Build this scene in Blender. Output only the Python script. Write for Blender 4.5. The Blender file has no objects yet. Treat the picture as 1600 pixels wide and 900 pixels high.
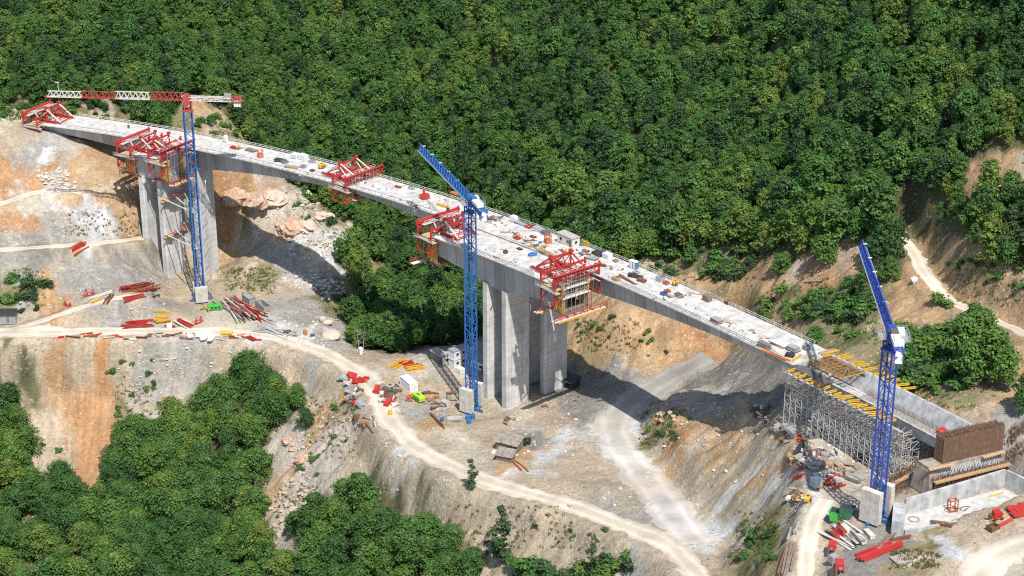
import bpy, math, random
import numpy as np
from mathutils import Vector, Matrix
random.seed(7)
rng = np.random.default_rng(11)
S = bpy.context.scene
COL = S.collection

# ------------------------------------------------------------------ camera model
TH = math.radians(24.0); FPX = 3100.0; ZC = 266.0
CT, ST = math.cos(TH), math.sin(TH)

def ray(u, v):
    dx = (u - 800) / FPX; dy = -(v - 450) / FPX
    return (dx, CT + dy * ST, -ST + dy * CT)

def P(u, v, z):
    """point at height z seen at photo pixel u, v"""
    r = ray(u, v); k = (ZC - z) / -r[2]
    return Vector((r[0] * k, r[1] * k, z))

def proj(x, y, z):
    z = z - ZC
    d = y * CT - z * ST
    return 800 + FPX * x / d, 450 - FPX * (y * ST + z * CT) / d, FPX / d

# ------------------------------------------------------------------ bridge line
BC = (-431.81, 149.07); BR = 562.9; BW = 12.9; PH0 = 0.7

def bz(ph):
    t = ph - PH0
    return 52.816 - 32.6 * t - 2.59 * t * t

def bpt(ph, off, z=None):
    """off in metres from the near edge of the far deck, positive is away from the camera"""
    t = ph - PH0
    r = BR + 60.2 * t * t - 139.2 * t ** 3 + off
    return Vector((BC[0] + r * math.cos(ph), BC[1] + r * math.sin(ph), bz(ph) if z is None else z))

def bdir(ph):
    a = bpt(ph + .004, 0); b = bpt(ph - .004, 0)
    return (b - a).normalized()                       # towards the abutment on the right

# ------------------------------------------------------------------ noise
def _h(ix, iy, seed):
    n = (ix * 374761393 + iy * 668265263 + seed * 974634777) & 0xffffffff
    n = ((n ^ (n >> 13)) * 1274126177) & 0xffffffff
    return ((n ^ (n >> 16)) & 0xffff) / 65535.0

def vnoise(x, y, seed=0):
    x = np.asarray(x, float); y = np.asarray(y, float)
    ix = np.floor(x).astype(np.int64); iy = np.floor(y).astype(np.int64)
    fx = x - ix; fy = y - iy
    fx = fx * fx * (3 - 2 * fx); fy = fy * fy * (3 - 2 * fy)
    a = _h(ix, iy, seed); b = _h(ix + 1, iy, seed); c = _h(ix, iy + 1, seed); d = _h(ix + 1, iy + 1, seed)
    return (a * (1 - fx) + b * fx) * (1 - fy) + (c * (1 - fx) + d * fx) * fy - 0.5

def fbm(x, y, seed=0, oct=4, lac=2.0, gain=0.5):
    s = 0; a = 1
    for o in range(oct):
        s = s + a * vnoise(x, y, seed + o * 17); x = x * lac; y = y * lac; a *= gain
    return s

# ------------------------------------------------------------------ mesh builder
class MB:
    def __init__(s): s.v = []; s.f = []
    def add(s, vs, fs):
        n = len(s.v); s.v += [tuple(p) for p in vs]; s.f += [tuple(i + n for i in f) for f in fs]; return s
    def box(s, x0, x1, y0, y1, z0, z1):
        return s.add([(x0, y0, z0), (x1, y0, z0), (x1, y1, z0), (x0, y1, z0), (x0, y0, z1), (x1, y0, z1), (x1, y1, z1), (x0, y1, z1)],
                     [(0, 3, 2, 1), (4, 5, 6, 7), (0, 1, 5, 4), (1, 2, 6, 5), (2, 3, 7, 6), (3, 0, 4, 7)])
    def bar(s, a, b, w, h=None, up=(0, 0, 1)):
        """rectangular bar from a to b, width w, height h"""
        a = Vector(a); b = Vector(b); h = w if h is None else h
        d = (b - a)
        if d.length < 1e-6: return s
        d.normalize(); up = Vector(up)
        if abs(d.dot(up)) > .98: up = Vector((1, 0, 0))
        sx = d.cross(up).normalized() * (w / 2); sz = sx.cross(d).normalized() * (h / 2)
        vs = [a - sx - sz, a + sx - sz, a + sx + sz, a - sx + sz, b - sx - sz, b + sx - sz, b + sx + sz, b - sx + sz]
        return s.add(vs, [(0, 1, 2, 3), (7, 6, 5, 4), (0, 4, 5, 1), (1, 5, 6, 2), (2, 6, 7, 3), (3, 7, 4, 0)])
    def tube(s, pts, rads, n=6, cap=True):
        pts = [Vector(p) for p in pts]
        if not hasattr(rads, '__len__'): rads = [rads] * len(pts)
        vs = []; fs = []
        for i, p in enumerate(pts):
            d = (pts[min(i + 1, len(pts) - 1)] - pts[max(i - 1, 0)]).normalized()
            up = Vector((0, 0, 1)) if abs(d.z) < .95 else Vector((1, 0, 0))
            a = d.cross(up).normalized(); b = a.cross(d)
            for k in range(n):
                t = 2 * math.pi * k / n
                vs.append(p + (a * math.cos(t) + b * math.sin(t)) * rads[i])
        for i in range(len(pts) - 1):
            for k in range(n):
                k2 = (k + 1) % n
                fs.append((i * n + k, i * n + k2, (i + 1) * n + k2, (i + 1) * n + k))
        if cap:
            fs.append(tuple(range(n))[::-1]); fs.append(tuple(range((len(pts) - 1) * n, len(pts) * n)))
        return s.add(vs, fs)
    def prism(s, poly, z0, z1):
        n = len(poly)
        vs = [(p[0], p[1], z0) for p in poly] + [(p[0], p[1], z1) for p in poly]
        return s.add(vs, [tuple(range(n))[::-1], tuple(range(n, 2 * n))] + [(i, (i + 1) % n, n + (i + 1) % n, n + i) for i in range(n)])
    def loft(s, secs, cap=True):
        """secs: list of equal length closed loops of points"""
        n = len(secs[0]); vs = [p for q in secs for p in q]; fs = []
        for i in range(len(secs) - 1):
            for k in range(n):
                k2 = (k + 1) % n
                fs.append((i * n + k, i * n + k2, (i + 1) * n + k2, (i + 1) * n + k))
        if cap:
            fs.append(tuple(range(n))[::-1]); fs.append(tuple(range((len(secs) - 1) * n, len(secs) * n)))
        return s.add(vs, fs)
    def rock(s, c, r, sd, squash=.7):
        rr = random.Random(sd)
        vs = []; t = (1 + 5 ** .5) / 2
        base = [(-1, t, 0), (1, t, 0), (-1, -t, 0), (1, -t, 0), (0, -1, t), (0, 1, t), (0, -1, -t), (0, 1, -t), (t, 0, -1), (t, 0, 1), (-t, 0, -1), (-t, 0, 1)]
        sx, sy, sz = rr.uniform(.7, 1.3), rr.uniform(.7, 1.3), rr.uniform(.6, 1.) * squash
        for b in base:
            k = rr.uniform(.75, 1.2) * r / 1.9
            vs.append((c[0] + b[0] * k * sx, c[1] + b[1] * k * sy, c[2] + b[2] * k * sz))
        fs = [(0, 11, 5), (0, 5, 1), (0, 1, 7), (0, 7, 10), (0, 10, 11), (1, 5, 9), (5, 11, 4), (11, 10, 2), (10, 7, 6), (7, 1, 8),
              (3, 9, 4), (3, 4, 2), (3, 2, 6), (3, 6, 8), (3, 8, 9), (4, 9, 5), (2, 4, 11), (6, 2, 10), (8, 6, 7), (9, 8, 1)]
        return s.add(vs, fs)
    def mesh(s, name, mat=None, smooth=False):
        m = bpy.data.meshes.new(name); m.from_pydata(s.v, [], s.f)
        if mat: m.materials.append(mat)
        if smooth: m.polygons.foreach_set('use_smooth', [True] * len(m.polygons))
        return m
    def obj(s, name, mat, parent=None, smooth=False, bevel=0):
        o = bpy.data.objects.new(name, s.mesh(name, mat, smooth)); COL.objects.link(o)
        if parent: o.parent = parent
        if bevel:
            b = o.modifiers.new('bevel', 'BEVEL'); b.width = bevel; b.segments = 2; b.limit_method = 'ANGLE'
        return o

def tag(o, label=None, cat=None, group=None, kind=None):
    if label: o['label'] = label
    if cat: o['category'] = cat
    if group: o['group'] = group
    if kind or cat: o['kind'] = kind or 'thing'
    return o

def thing(name, label, cat, loc=(0, 0, 0), rz=0, group=None):
    o = bpy.data.objects.new(name, None); COL.objects.link(o)
    o.empty_display_size = .5
    o.location = loc; o.rotation_euler = (0, 0, rz)
    return tag(o, label, cat, group)

def copy_tree(o, parent=None):
    c = o.copy(); COL.objects.link(c)
    if parent: c.parent = parent
    for ch in list(o.children): copy_tree(ch, c)
    return c

# ------------------------------------------------------------------ materials
def newmat(name):
    m = bpy.data.materials.new(name); m.use_nodes = True
    nt = m.node_tree; b = nt.nodes['Principled BSDF']
    return m, nt, b

def paint(name, col, rough=.5, dirt=.25, scale=1.2, metal=0.0, dirtcol=(.22, .17, .12)):
    """painted / raw surface with weathering of its own"""
    m, nt, b = newmat(name)
    tc = nt.nodes.new('ShaderNodeTexCoord')
    n1 = nt.nodes.new('ShaderNodeTexNoise'); n1.inputs['Scale'].default_value = scale; n1.inputs['Detail'].default_value = 6; n1.inputs['Roughness'].default_value = .65
    nt.links.new(tc.outputs['Object'], n1.inputs['Vector'])
    r = nt.nodes.new('ShaderNodeValToRGB'); r.color_ramp.elements[0].position = .42; r.color_ramp.elements[1].position = .68
    r.color_ramp.elements[0].color = (0, 0, 0, 1); r.color_ramp.elements[1].color = (dirt, dirt, dirt, 1)
    nt.links.new(n1.outputs['Fac'], r.inputs['Fac'])
    mx = nt.nodes.new('ShaderNodeMix'); mx.data_type = 'RGBA'
    nt.links.new(r.outputs['Color'], mx.inputs['Factor'])
    mx.inputs[6].default_value = (*col, 1); mx.inputs[7].default_value = (*dirtcol, 1)
    nt.links.new(mx.outputs[2], b.inputs['Base Color'])
    b.inputs['Roughness'].default_value = rough; b.inputs['Metallic'].default_value = metal
    return m

def concrete(name, col, streak=.35, panel=0.0, scale=.35):
    m, nt, b = newmat(name)
    L = nt.links
    tc = nt.nodes.new('ShaderNodeTexCoord')
    mp = nt.nodes.new('ShaderNodeMapping'); mp.inputs['Scale'].default_value = (1, 1, .16)
    L.new(tc.outputs['Object'], mp.inputs['Vector'])
    n1 = nt.nodes.new('ShaderNodeTexNoise'); n1.inputs['Scale'].default_value = scale * 2.2; n1.inputs['Detail'].default_value = 8; n1.inputs['Roughness'].default_value = .7
    L.new(mp.outputs['Vector'], n1.inputs['Vector'])
    n2 = nt.nodes.new('ShaderNodeTexNoise'); n2.inputs['Scale'].default_value = scale; n2.inputs['Detail'].default_value = 7
    L.new(tc.outputs['Object'], n2.inputs['Vector'])
    ad = nt.nodes.new('ShaderNodeMath'); ad.operation = 'ADD'
    L.new(n1.outputs['Fac'], ad.inputs[0]); L.new(n2.outputs['Fac'], ad.inputs[1])
    mr = nt.nodes.new('ShaderNodeMapRange'); mr.inputs['From Min'].default_value = .7; mr.inputs['From Max'].default_value = 1.3
    mr.inputs['To Min'].default_value = 1 - streak; mr.inputs['To Max'].default_value = 1 + streak * .55
    L.new(ad.outputs[0], mr.inputs['Value'])
    mx = nt.nodes.new('ShaderNodeMix'); mx.data_type = 'RGBA'; mx.blend_type = 'MULTIPLY'; mx.inputs['Factor'].default_value = 1
    mx.inputs[6].default_value = (*col, 1); L.new(mr.outputs[0], mx.inputs[7])
    csock = mx.outputs[2]
    if panel:
        sx = nt.nodes.new('ShaderNodeSeparateXYZ'); L.new(tc.outputs['Object'], sx.inputs[0])
        def mth(op, a, b_=None, c=None):
            n = nt.nodes.new('ShaderNodeMath'); n.operation = op
            for i, q in enumerate((a, b_, c)):
                if q is None: continue
                if isinstance(q, (int, float)): n.inputs[i].default_value = q
                else: L.new(q, n.inputs[i])
            return n.outputs[0]
        hz = mth('LESS_THAN', mth('FRACT', mth('MULTIPLY', sx.outputs['Z'], 1 / 2.2)), .055)
        al = mth('ADD', mth('MULTIPLY', sx.outputs['X'], .79), mth('MULTIPLY', sx.outputs['Y'], .62))
        vt = mth('LESS_THAN', mth('FRACT', mth('MULTIPLY', al, 1 / 1.25)), .07)
        ln = mth('MAXIMUM', mth('MULTIPLY', hz, 1.0), mth('MULTIPLY', vt, .6)); fac = mth('SUBTRACT', 1.0, mth('MULTIPLY', ln, panel))
        m3 = nt.nodes.new('ShaderNodeMix'); m3.data_type = 'RGBA'; m3.blend_type = 'MULTIPLY'; m3.inputs['Factor'].default_value = 1
        L.new(csock, m3.inputs[6]); L.new(fac, m3.inputs[7]); csock = m3.outputs[2]
    L.new(csock, b.inputs['Base Color'])
    b.inputs['Roughness'].default_value = .88; b.inputs['Specular IOR Level'].default_value = .2
    bp = nt.nodes.new('ShaderNodeBump'); bp.inputs['Strength'].default_value = .25; bp.inputs['Distance'].default_value = .1
    L.new(n1.outputs['Fac'], bp.inputs['Height']); L.new(bp.outputs['Normal'], b.inputs['Normal'])
    return m

M = {}
M['red'] = paint('red_paint', (.46, .024, .022), .45, .5, .7, dirtcol=(.30, .08, .055))
M['darkred'] = paint('dark_red_paint', (.40, .03, .03), .5, .5, 1.2)
M['orange'] = paint('orange_paint', (.52, .135, .035), .5, .45, 1)
M['blue'] = paint('blue_paint', (.018, .14, .42), .45, .5, .6, dirtcol=(.04, .09, .20))
M['violet'] = paint('deep_blue_paint', (.025, .075, .37), .45, .45, .6, dirtcol=(.04, .08, .22))
M['white'] = paint('white_paint', (.74, .74, .72), .5, .45, .7, dirtcol=(.45, .40, .34))
M['bone'] = paint('bone_white_paint', (.66, .62, .56), .6, .5, .9, dirtcol=(.40, .30, .22))
M['yellow'] = paint('yellow_paint', (.62, .37, .025), .5, .5, .8, dirtcol=(.45, .26, .05))
M['green'] = paint('green_paint', (.05, .42, .06), .4, .25, .8)
M['darkgreen'] = paint('dark_green_paint', (.01, .13, .06), .5, .3, .8)
M['lime'] = paint('lime_paint', (.36, .62, .03), .4, .25, .8)
M['black'] = paint('black_tarp', (.025, .026, .03), .6, .4, .7, dirtcol=(.10, .09, .08))
M['grey'] = paint('grey_paint', (.30, .31, .32), .5, .4, .8)
M['darkgrey'] = paint('dark_grey_paint', (.09, .09, .095), .6, .5, .8)
M['galv'] = paint('galvanised_steel', (.50, .51, .52), .42, .5, 2.0, metal=.35, dirtcol=(.26, .23, .2))
M['wood'] = paint('raw_timber', (.42, .27, .14), .8, .6, 1.6, dirtcol=(.22, .14, .08))
M['shedroof'] = paint('weathered_roof_boards', (.30, .265, .225), .85, .9, .9, dirtcol=(.14, .105, .08))
M['oldwood'] = paint('weathered_timber', (.22, .17, .13), .85, .6, 1.4, dirtcol=(.10, .07, .05))
M['greywood'] = paint('greyed_boards', (.44, .41, .37), .85, .7, 1.1, dirtcol=(.24, .20, .17))
M['ply'] = paint('plywood', (.52, .34, .17), .7, .5, 1.0)
M['rust'] = paint('rusty_steel', (.20, .085, .045), .8, .7, 1.3, dirtcol=(.09, .05, .035))
M['rebar'] = paint('rebar_brown', (.15, .085, .055), .8, .6, 1.3, dirtcol=(.26, .16, .10))
M['plastic'] = paint('white_plastic', (.70, .72, .73), .35, .2, 1)
M['bluepl'] = paint('blue_plastic', (.02, .16, .40), .35, .2, 1)
M['glass'] = paint('window_glass', (.02, .03, .035), .08, .1, 1)
M['skin'] = paint('skin', (.42, .24, .16), .6, .05)
M['vest'] = paint('hi_vis_vest', (.75, .62, .03), .7, .1)
M['vesto'] = paint('orange_vest', (.85, .20, .03), .7, .1)
M['cloth'] = paint('dark_work_trousers', (.05, .06, .09), .9, .2)
M['shirt'] = paint('pale_shirt', (.55, .55, .58), .9, .2)
M['boulder'] = paint('boulder_stone', (.55, .42, .34), .95, .6, .5, dirtcol=(.48, .44, .38))
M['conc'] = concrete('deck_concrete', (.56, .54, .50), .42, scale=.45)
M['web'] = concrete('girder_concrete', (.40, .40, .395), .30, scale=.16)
M['pier'] = concrete('pier_concrete', (.57, .56, .54), .32, panel=.34, scale=.2)
M['scaf'] = paint('scaffold_tube', (.47, .47, .465), .45, .5, 1.5, dirtcol=(.36, .33, .30))
M['ballast'] = concrete('ballast_concrete', (.56, .52, .46), .3, scale=.8)
M['wallc'] = concrete('wall_concrete', (.44, .44, .43), .45, scale=.5)
M['stained'] = concrete('rust_stained_concrete', (.33, .28, .235), .5, scale=.5)
M['floorc'] = concrete('pale_screed', (.50, .485, .455), .32, scale=.6)
# ------------------------------------------------------------------ terrain control points: photo pixel + height
CP = []
def cp(*a):
    for u, v, z in a: CP.append(tuple(P(u, v, z)))
# haul road and its benches
ROAD_MAIN = [(-160, 520, 1.5), (-60, 520, 2), (0, 520, 2.5), (120, 519, 3), (240, 518, 3), (340, 519, 3), (430, 528, 3.5), (500, 549, 4.5), (560, 583, 6), (592, 615, 7), (608, 650, 8),
             (640, 690, 9), (700, 727, 10.5), (770, 756, 12), (850, 778, 14), (930, 803, 16.5), (1010, 838, 19.5), (1070, 877, 22), (1105, 925, 25), (1120, 1000, 29)]
cp(*ROAD_MAIN)
# below the road on the left
cp((0, 560, -4), (100, 560, -5), (200, 560, -5), (300, 560, -4), (400, 560, 0), (470, 580, 0), (530, 620, 2), (560, 665, 4), (620, 735, 5), (700, 775, 7), (800, 815, 9), (900, 850, 12), (1000, 890, 16))
cp((0, 640, -16), (120, 640, -17), (220, 640, -17), (320, 640, -13), (420, 650, -8), (500, 680, -5), (560, 740, -3), (650, 800, -2), (760, 860, 2), (860, 910, 6))
cp((-100, 740, -28), (60, 740, -29), (180, 740, -29), (300, 740, -24), (400, 740, -18), (480, 770, -14), (560, 830, -12), (680, 900, -8), (800, 960, -2))
cp((-150, 880, -42), (0, 880, -43), (150, 880, -42), (300, 880, -36), (420, 880, -28), (520, 920, -24), (650, 1000, -18))
cp((-150, 1050, -55), (200, 1050, -54), (500, 1100, -42), (900, 1000, 4), (800, 1100, -12))
# yard at the left pier
cp((330, 495, 3.2), (400, 500, 3.6), (310, 472, .0), (280, 480, 3.2), (335, 478, 1), (225, 475, 9), (170, 478, 9), (226, 462, 8.3), (180, 457, 9.3), (120, 480, 6), (60, 495, 4), (0, 492, 5.5))
cp((285, 449, .0), (342, 434, -2.6), (320, 443, -2.2), (262, 442, .4), (232, 406, 7), (205, 427, 7.5), (245, 427, 3.5), (345, 416, -1), (130, 415, 12), (60, 410, 14), (0, 410, 14), (150, 440, 9.5), (40, 455, 9), (0, 455, 8))
cp((220, 376, 12.6), (150, 382, 15), (80, 386, 16), (0, 390, 17), (-100, 392, 18))
cp((200, 345, 18), (120, 350, 20), (50, 350, 22), (0, 345, 23), (190, 300, 26), (120, 300, 27), (60, 300, 27.5), (0, 318, 26))
cp((170, 265, 31), (100, 260, 32), (40, 250, 33), (0, 235, 36), (-100, 230, 38), (215, 255, 30))
cp((70, 222, 37.0), (110, 222, 36), (150, 226, 34), (0, 186, 41), (-60, 180, 42.5), (40, 208, 38))
cp((400, 400, 4), (430, 440, 2), (380, 440, 1), (470, 420, 3), (352, 352, 8.5), (400, 350, 10), (390, 310, 18), (430, 300, 19), (460, 350, 11), (365, 395, 1), (500, 390, 7), (560, 400, 3), (540, 350, 9))
cp((345, 290, 22), (480, 470, 1), (430, 490, 4), (500, 510, 3), (540, 545, 4), (560, 440, -2), (520, 440, 0))
# ravine floor
cp((575, 555, 3), (620, 552, 2), (600, 535, -6), (650, 520, -8), (600, 490, -9), (560, 490, -6), (700, 500, -7), (680, 470, -7), (720, 540, 3), (655, 548, 3), (640, 430, -5), (600, 400, -2))
# pier 2 yard
cp((630, 570, 6.5), (700, 580, 7.5), (750, 600, 8), (660, 600, 7.5), (620, 615, 7.5), (735, 645, 8.2), (700, 660, 9), (670, 640, 8.3), (780, 645, 8.3), (700, 690, 10), (740, 690, 9.8), (800, 655, 9),
   (830, 620, 9), (890, 600, 9.5), (860, 640, 9.5), (830, 590, 8), (760, 560, 7), (800, 540, 8), (860, 560, 8.5))
# earth bank beyond pier 2, under the deck
cp((900, 545, 14), (930, 575, 11), (960, 540, 17), (1000, 520, 22), (1060, 545, 21), (1020, 560, 17), (1100, 560, 22), (1130, 570, 23), (900, 500, 20), (960, 490, 27))
cp((950, 600, 11), (1000, 585, 13.5), (1045, 590, 15), (1085, 572, 18.5), (1000, 605, 13), (960, 630, 12.2), (930, 660, 12.2), (900, 650, 11.2), (960, 690, 12.5), (1000, 728, 14), (1030, 775, 17),
   (1070, 815, 20), (1120, 830, 23), (920, 700, 12.5), (880, 670, 11), (850, 690, 10.5), (820, 710, 11), (790, 705, 10.8), (870, 740, 12), (940, 755, 18), (985, 752, 17.6), (960, 775, 18.6), (900, 735, 12.8), (1005, 790, 17.6), (900, 752, 15.2), (1040, 830, 19.8))
# mound between track and plateau
cp((1060, 622, 22), (1035, 640, 21), (1022, 675, 19.5), (1030, 710, 18.5), (1065, 645, 23), (1110, 642, 26.5), (1060, 670, 22), (1160, 645, 31), (1120, 690, 26), (1080, 740, 22), (1170, 690, 33), (1150, 750, 28), (1100, 790, 23), (1200, 660, 40), (1210, 700, 39),
   (1200, 740, 36), (1180, 790, 31), (1150, 830, 26), (1160, 880, 28), (1200, 850, 34), (1210, 790, 37.5), (1140, 610, 28), (1180, 625, 36), (1120, 595, 25))
# plateau at the abutment
cp((1225, 655, 45), (1240, 680, 45), (1250, 740, 45), (1260, 800, 45.5), (1240, 870, 44.5), (1290, 870, 46.5), (1300, 730, 46), (1330, 690, 46.5), (1390, 745, 48), (1365, 825, 49), (1330, 780, 47.8), (1310, 640, 46), (1300, 840, 47),
   (1230, 950, 43), (1400, 880, 49.5), (1480, 845, 51), (1540, 800, 53), (1600, 775, 54.5), (1600, 860, 53), (1520, 880, 51.5), (1450, 960, 49), (1700, 900, 56), (1700, 780, 58))
cp((1480, 775, 50), (1560, 750, 50), (1440, 795, 50), (1405, 770, 50), (1480, 745, 53.6), (1560, 722, 54.6), (1560, 690, 58), (1600, 722, 56), (1600, 680, 60), (1650, 700, 60), (1430, 730, 51))
# behind the far deck on the right
cp((1340, 540, 53), (1400, 585, 55), (1470, 620, 58.5), (1540, 645, 60.5), (1600, 650, 62), (1280, 500, 50), (1340, 490, 53), (1450, 560, 57), (1560, 590, 61.5), (1650, 620, 63))
cp((1220, 460, 43.5), (1150, 430, 39), (1080, 415, 35), (1250, 430, 48), (1180, 405, 43), (1300, 430, 53), (1350, 440, 58), (1400, 430, 60), (1400, 480, 58), (1450, 500, 60), (1010, 400, 33))
UPROAD = [(1403, 352, 66), (1410, 372, 65), (1428, 395, 64.4), (1440, 420, 63.6), (1455, 440, 63.2), (1480, 466, 62.8), (1530, 492, 63.2), (1580, 512, 64), (1660, 548, 65.5), (1760, 590, 67)]
cp(*UPROAD)
cp((1470, 425, 66), (1520, 435, 69), (1590, 450, 70.5), (1500, 400, 71.5), (1580, 410, 74), (1450, 390, 66.5), (1680, 470, 74))
# hillside beyond
def hill(ub, vb, zb, slope, vs, us=0.0):
    pb = P(ub, vb, zb); CP.append(tuple(pb)); db = pb.y
    for v in vs:
        r = ray(ub, v); t = -r[2] / r[1]
        d = (ZC - zb + slope * db) / (t + slope); k = d / r[1]
        CP.append((r[0] * k, d, zb + slope * (d - db)))
hill(-250, 170, 43, .34, (100, 40, -20, -90))
hill(-80, 172, 43, .36, (110, 50, -10, -80))
hill(60, 172, 40, .38, (120, 60, 0, -80))
hill(200, 192, 33, .42, (140, 70, 0, -80))
hill(330, 205, 31, .42, (150, 80, 0, -80))
hill(450, 250, 14, .5, (180, 100, 20, -70))
hill(560, 300, 4, .5, (220, 120, 30, -70))
hill(680, 400, -3, .46, (320, 220, 110, 20, -70))
hill(800, 440, 5, .46, (360, 250, 130, 30, -70))
hill(920, 420, 22, .46, (330, 220, 110, 20, -70))
hill(1050, 395, 35, .42, (320, 230, 120, 20, -70))
hill(1180, 380, 46, .42, (320, 230, 130, 30, -60))
hill(1300, 390, 57, .42, (310, 220, 130, 30, -60))
hill(1420, 340, 68, .42, (270, 190, 110, 20, -60))
hill(1560, 390, 75.5, .42, (320, 250, 150, 60, -60))
hill(1700, 420, 78, .42, (330, 230, 120, 20, -60))
hill(1900, 500, 80, .46, (380, 260, 130, 20, -60))
CP.extend([(-500, 500, -30), (-450, 400, -60), (-300, 330, -80), (0, 300, -40), (150, 300, 45), (350, 380, 70), (320, 300, 60), (-500, 900, 150), (0, 1000, 170), (500, 900, 190), (500, 600, 120), (-400, 700, 45), (200, 200, 45), (0, 150, -20),
           (0, 1500, 250), (-900, 1200, 190), (900, 1200, 240), (-900, 400, -20), (900, 300, 90)])
_NC, _SL = -BW + .15, BW - .5
for _p, _c, _z0, _z1 in ((.9765, _NC, 7.2, 9.5), (.9615, _NC, .6, 2.5), (.9735, .25, 5, 8), (.9565, .25, -2.6, -2.8)):
    for _o, _z in ((_SL / 2 - 4.6, _z0), (_SL / 2 + 4.6, _z1)): CP.append(tuple(bpt(_p, _c + _o, _z)))
CPA = np.array(CP)

def rbf_fit(A, c=4.5, smooth=.6):
    X = A[:, :2]; z = A[:, 2]
    D = np.sqrt(((X[:, None] - X[None]) ** 2).sum(-1) + c * c)
    n = len(X); Pm = np.c_[np.ones(n), X / 500.]
    K = np.block([[D - smooth * 1.0 * np.eye(n), Pm], [Pm.T, np.zeros((3, 3))]])
    w = np.linalg.solve(K, np.r_[z, 0, 0, 0])
    return w
RW = rbf_fit(CPA)
def rbf(x, y, c=4.5):
    x = np.asarray(x, float).ravel(); y = np.asarray(y, float).ravel(); out = np.empty_like(x)
    for i in range(0, len(x), 20000):
        xs = x[i:i + 20000]; ys = y[i:i + 20000]
        D = np.sqrt((xs[:, None] - CPA[None, :, 0]) ** 2 + (ys[:, None] - CPA[None, :, 1]) ** 2 + c * c)
        out[i:i + 20000] = D @ RW[:len(CPA)] + RW[-3] + RW[-2] * xs / 500. + RW[-1] * ys / 500.
    return out

def axis(lo, hi, step, far, grow=1.18):
    a = list(np.arange(lo, hi + step / 2, step)); d = step
    while a[-1] < far[1]: d *= grow; a.append(a[-1] + d)
    d = step; b = []; x = lo
    while x > far[0]: d *= grow; x -= d; b.append(x)
    return np.array(b[::-1] + a)
GX = axis(-185, 150, .75, (-1500, 1500)); GY = axis(340, 745, .75, (20, 2600))
XX, YY = np.meshgrid(GX, GY)
ZB = rbf(XX, YY).reshape(XX.shape)
_rr = np.hypot(XX - BC[0], YY - BC[1]) - BR
ZB = ZB + 26 * fbm(XX / 52 + .6 * vnoise(XX / 80, YY / 80, 311), YY / 170, 301, 3) * np.clip((_rr - 35) / 60, 0, 1)

# roads: polylines in plan
def dense(pts, step=1.5):
    """Catmull-Rom through points, resampled"""
    p = [Vector(q) for q in pts]; out = []
    for i in range(len(p) - 1):
        a = p[max(i - 1, 0)]; b = p[i]; c = p[i + 1]; d = p[min(i + 2, len(p) - 1)]
        n = max(2, int((c - b).length / step))
        for k in range(n):
            t = k / n
            out.append(.5 * ((2 * b) + (c - a) * t + (2 * a - 5 * b + 4 * c - d) * t * t + (3 * b - a - 3 * c + d) * t ** 3))
    out.append(p[-1]); return out
def pline(uvz): return dense([P(*q) for q in uvz])
ROADS = {
 'haul_road': (pline(ROAD_MAIN), 7.2),
 'upper_track': (pline(UPROAD), 4.2),
 'terrace_track': (pline([(-100, 391, 18), (0, 390, 17), (80, 385, 16), (150, 380, 15.2), (190, 376, 14.2), (222, 372, 13.4)]), 4.0),
 'abutment_track': (pline([(-90, 330, 25.5), (0, 318, 26), (45, 303, 27), (90, 296, 27.2), (130, 300, 27)]), 3.6),
 'yard_ramp': (pline([(20, 516, 2.8), (60, 503, 4), (110, 486, 6), (150, 474, 8.3), (180, 466, 9.4), (220, 462, 9.8)]), 3.6),
 'gully_track': (pline([(1105, 556, 20.5), (1085, 570, 18.5), (1050, 588, 15.5), (1010, 612, 13.2), (975, 640, 12.4), (960, 670, 12.4), (970, 705, 13), (1000, 740, 14.6), (1030, 775, 17), (1065, 815, 20), (1090, 850, 22)]), 9.0),
 'plateau_track': (pline([(1265, 965, 42), (1258, 900, 43.4), (1262, 850, 45.4), (1272, 810, 45.9), (1290, 780, 46.2)]), 4.6),
 'turning_area': (pline([(1480, 960, 50), (1540, 890, 51.3), (1590, 855, 53), (1680, 830, 55.5)]), 9.0),
 'spur_track': (pline([(720, 690, 9.9), (738, 715, 10.3), (760, 745, 11.6), (800, 768, 13)]), 3.6),
}
def seg_dist(px, py, line):
    """distance and height along a polyline for arrays"""
    L = np.array([(p.x, p.y, p.z) for p in line]); best = np.full(px.shape, 1e9); zz = np.zeros(px.shape); sd = np.zeros(px.shape)
    m = (px > L[:, 0].min() - 25) & (px < L[:, 0].max() + 25) & (py > L[:, 1].min() - 25) & (py < L[:, 1].max() + 25)
    x = px[m]; y = py[m]; b = best[m]; z = zz[m]
    for a, c in zip(L[:-1], L[1:]):
        d = c - a; t = np.clip(((x - a[0]) * d[0] + (y - a[1]) * d[1]) / (d[0] ** 2 + d[1] ** 2 + 1e-9), 0, 1)
        q = np.hypot(x - a[0] - t * d[0], y - a[1] - t * d[1]); k = q < b
        b[k] = q[k]; z[k] = (a[2] + t * d[2])[k]
    best[m] = b; zz[m] = z
    return best, zz

# roughness of the ground: lumps, gullies down the slopes, less on flats
gy_, gx_ = np.gradient(ZB, GY, GX); slope = np.hypot(gx_, gy_)
w = np.clip(slope / .55, .26, 1.0)
lump = fbm(XX / 11, YY / 11, 3, 4) * 1.9 + fbm(XX / 3.3, YY / 3.3, 9, 3) * .95
along = (XX * gy_ - YY * gx_) / (slope + .05)
gul = np.abs(fbm(XX / 5.5 + 2 * vnoise(XX / 20, YY / 20, 5), YY / 14, 21, 3)) * -2.6
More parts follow.
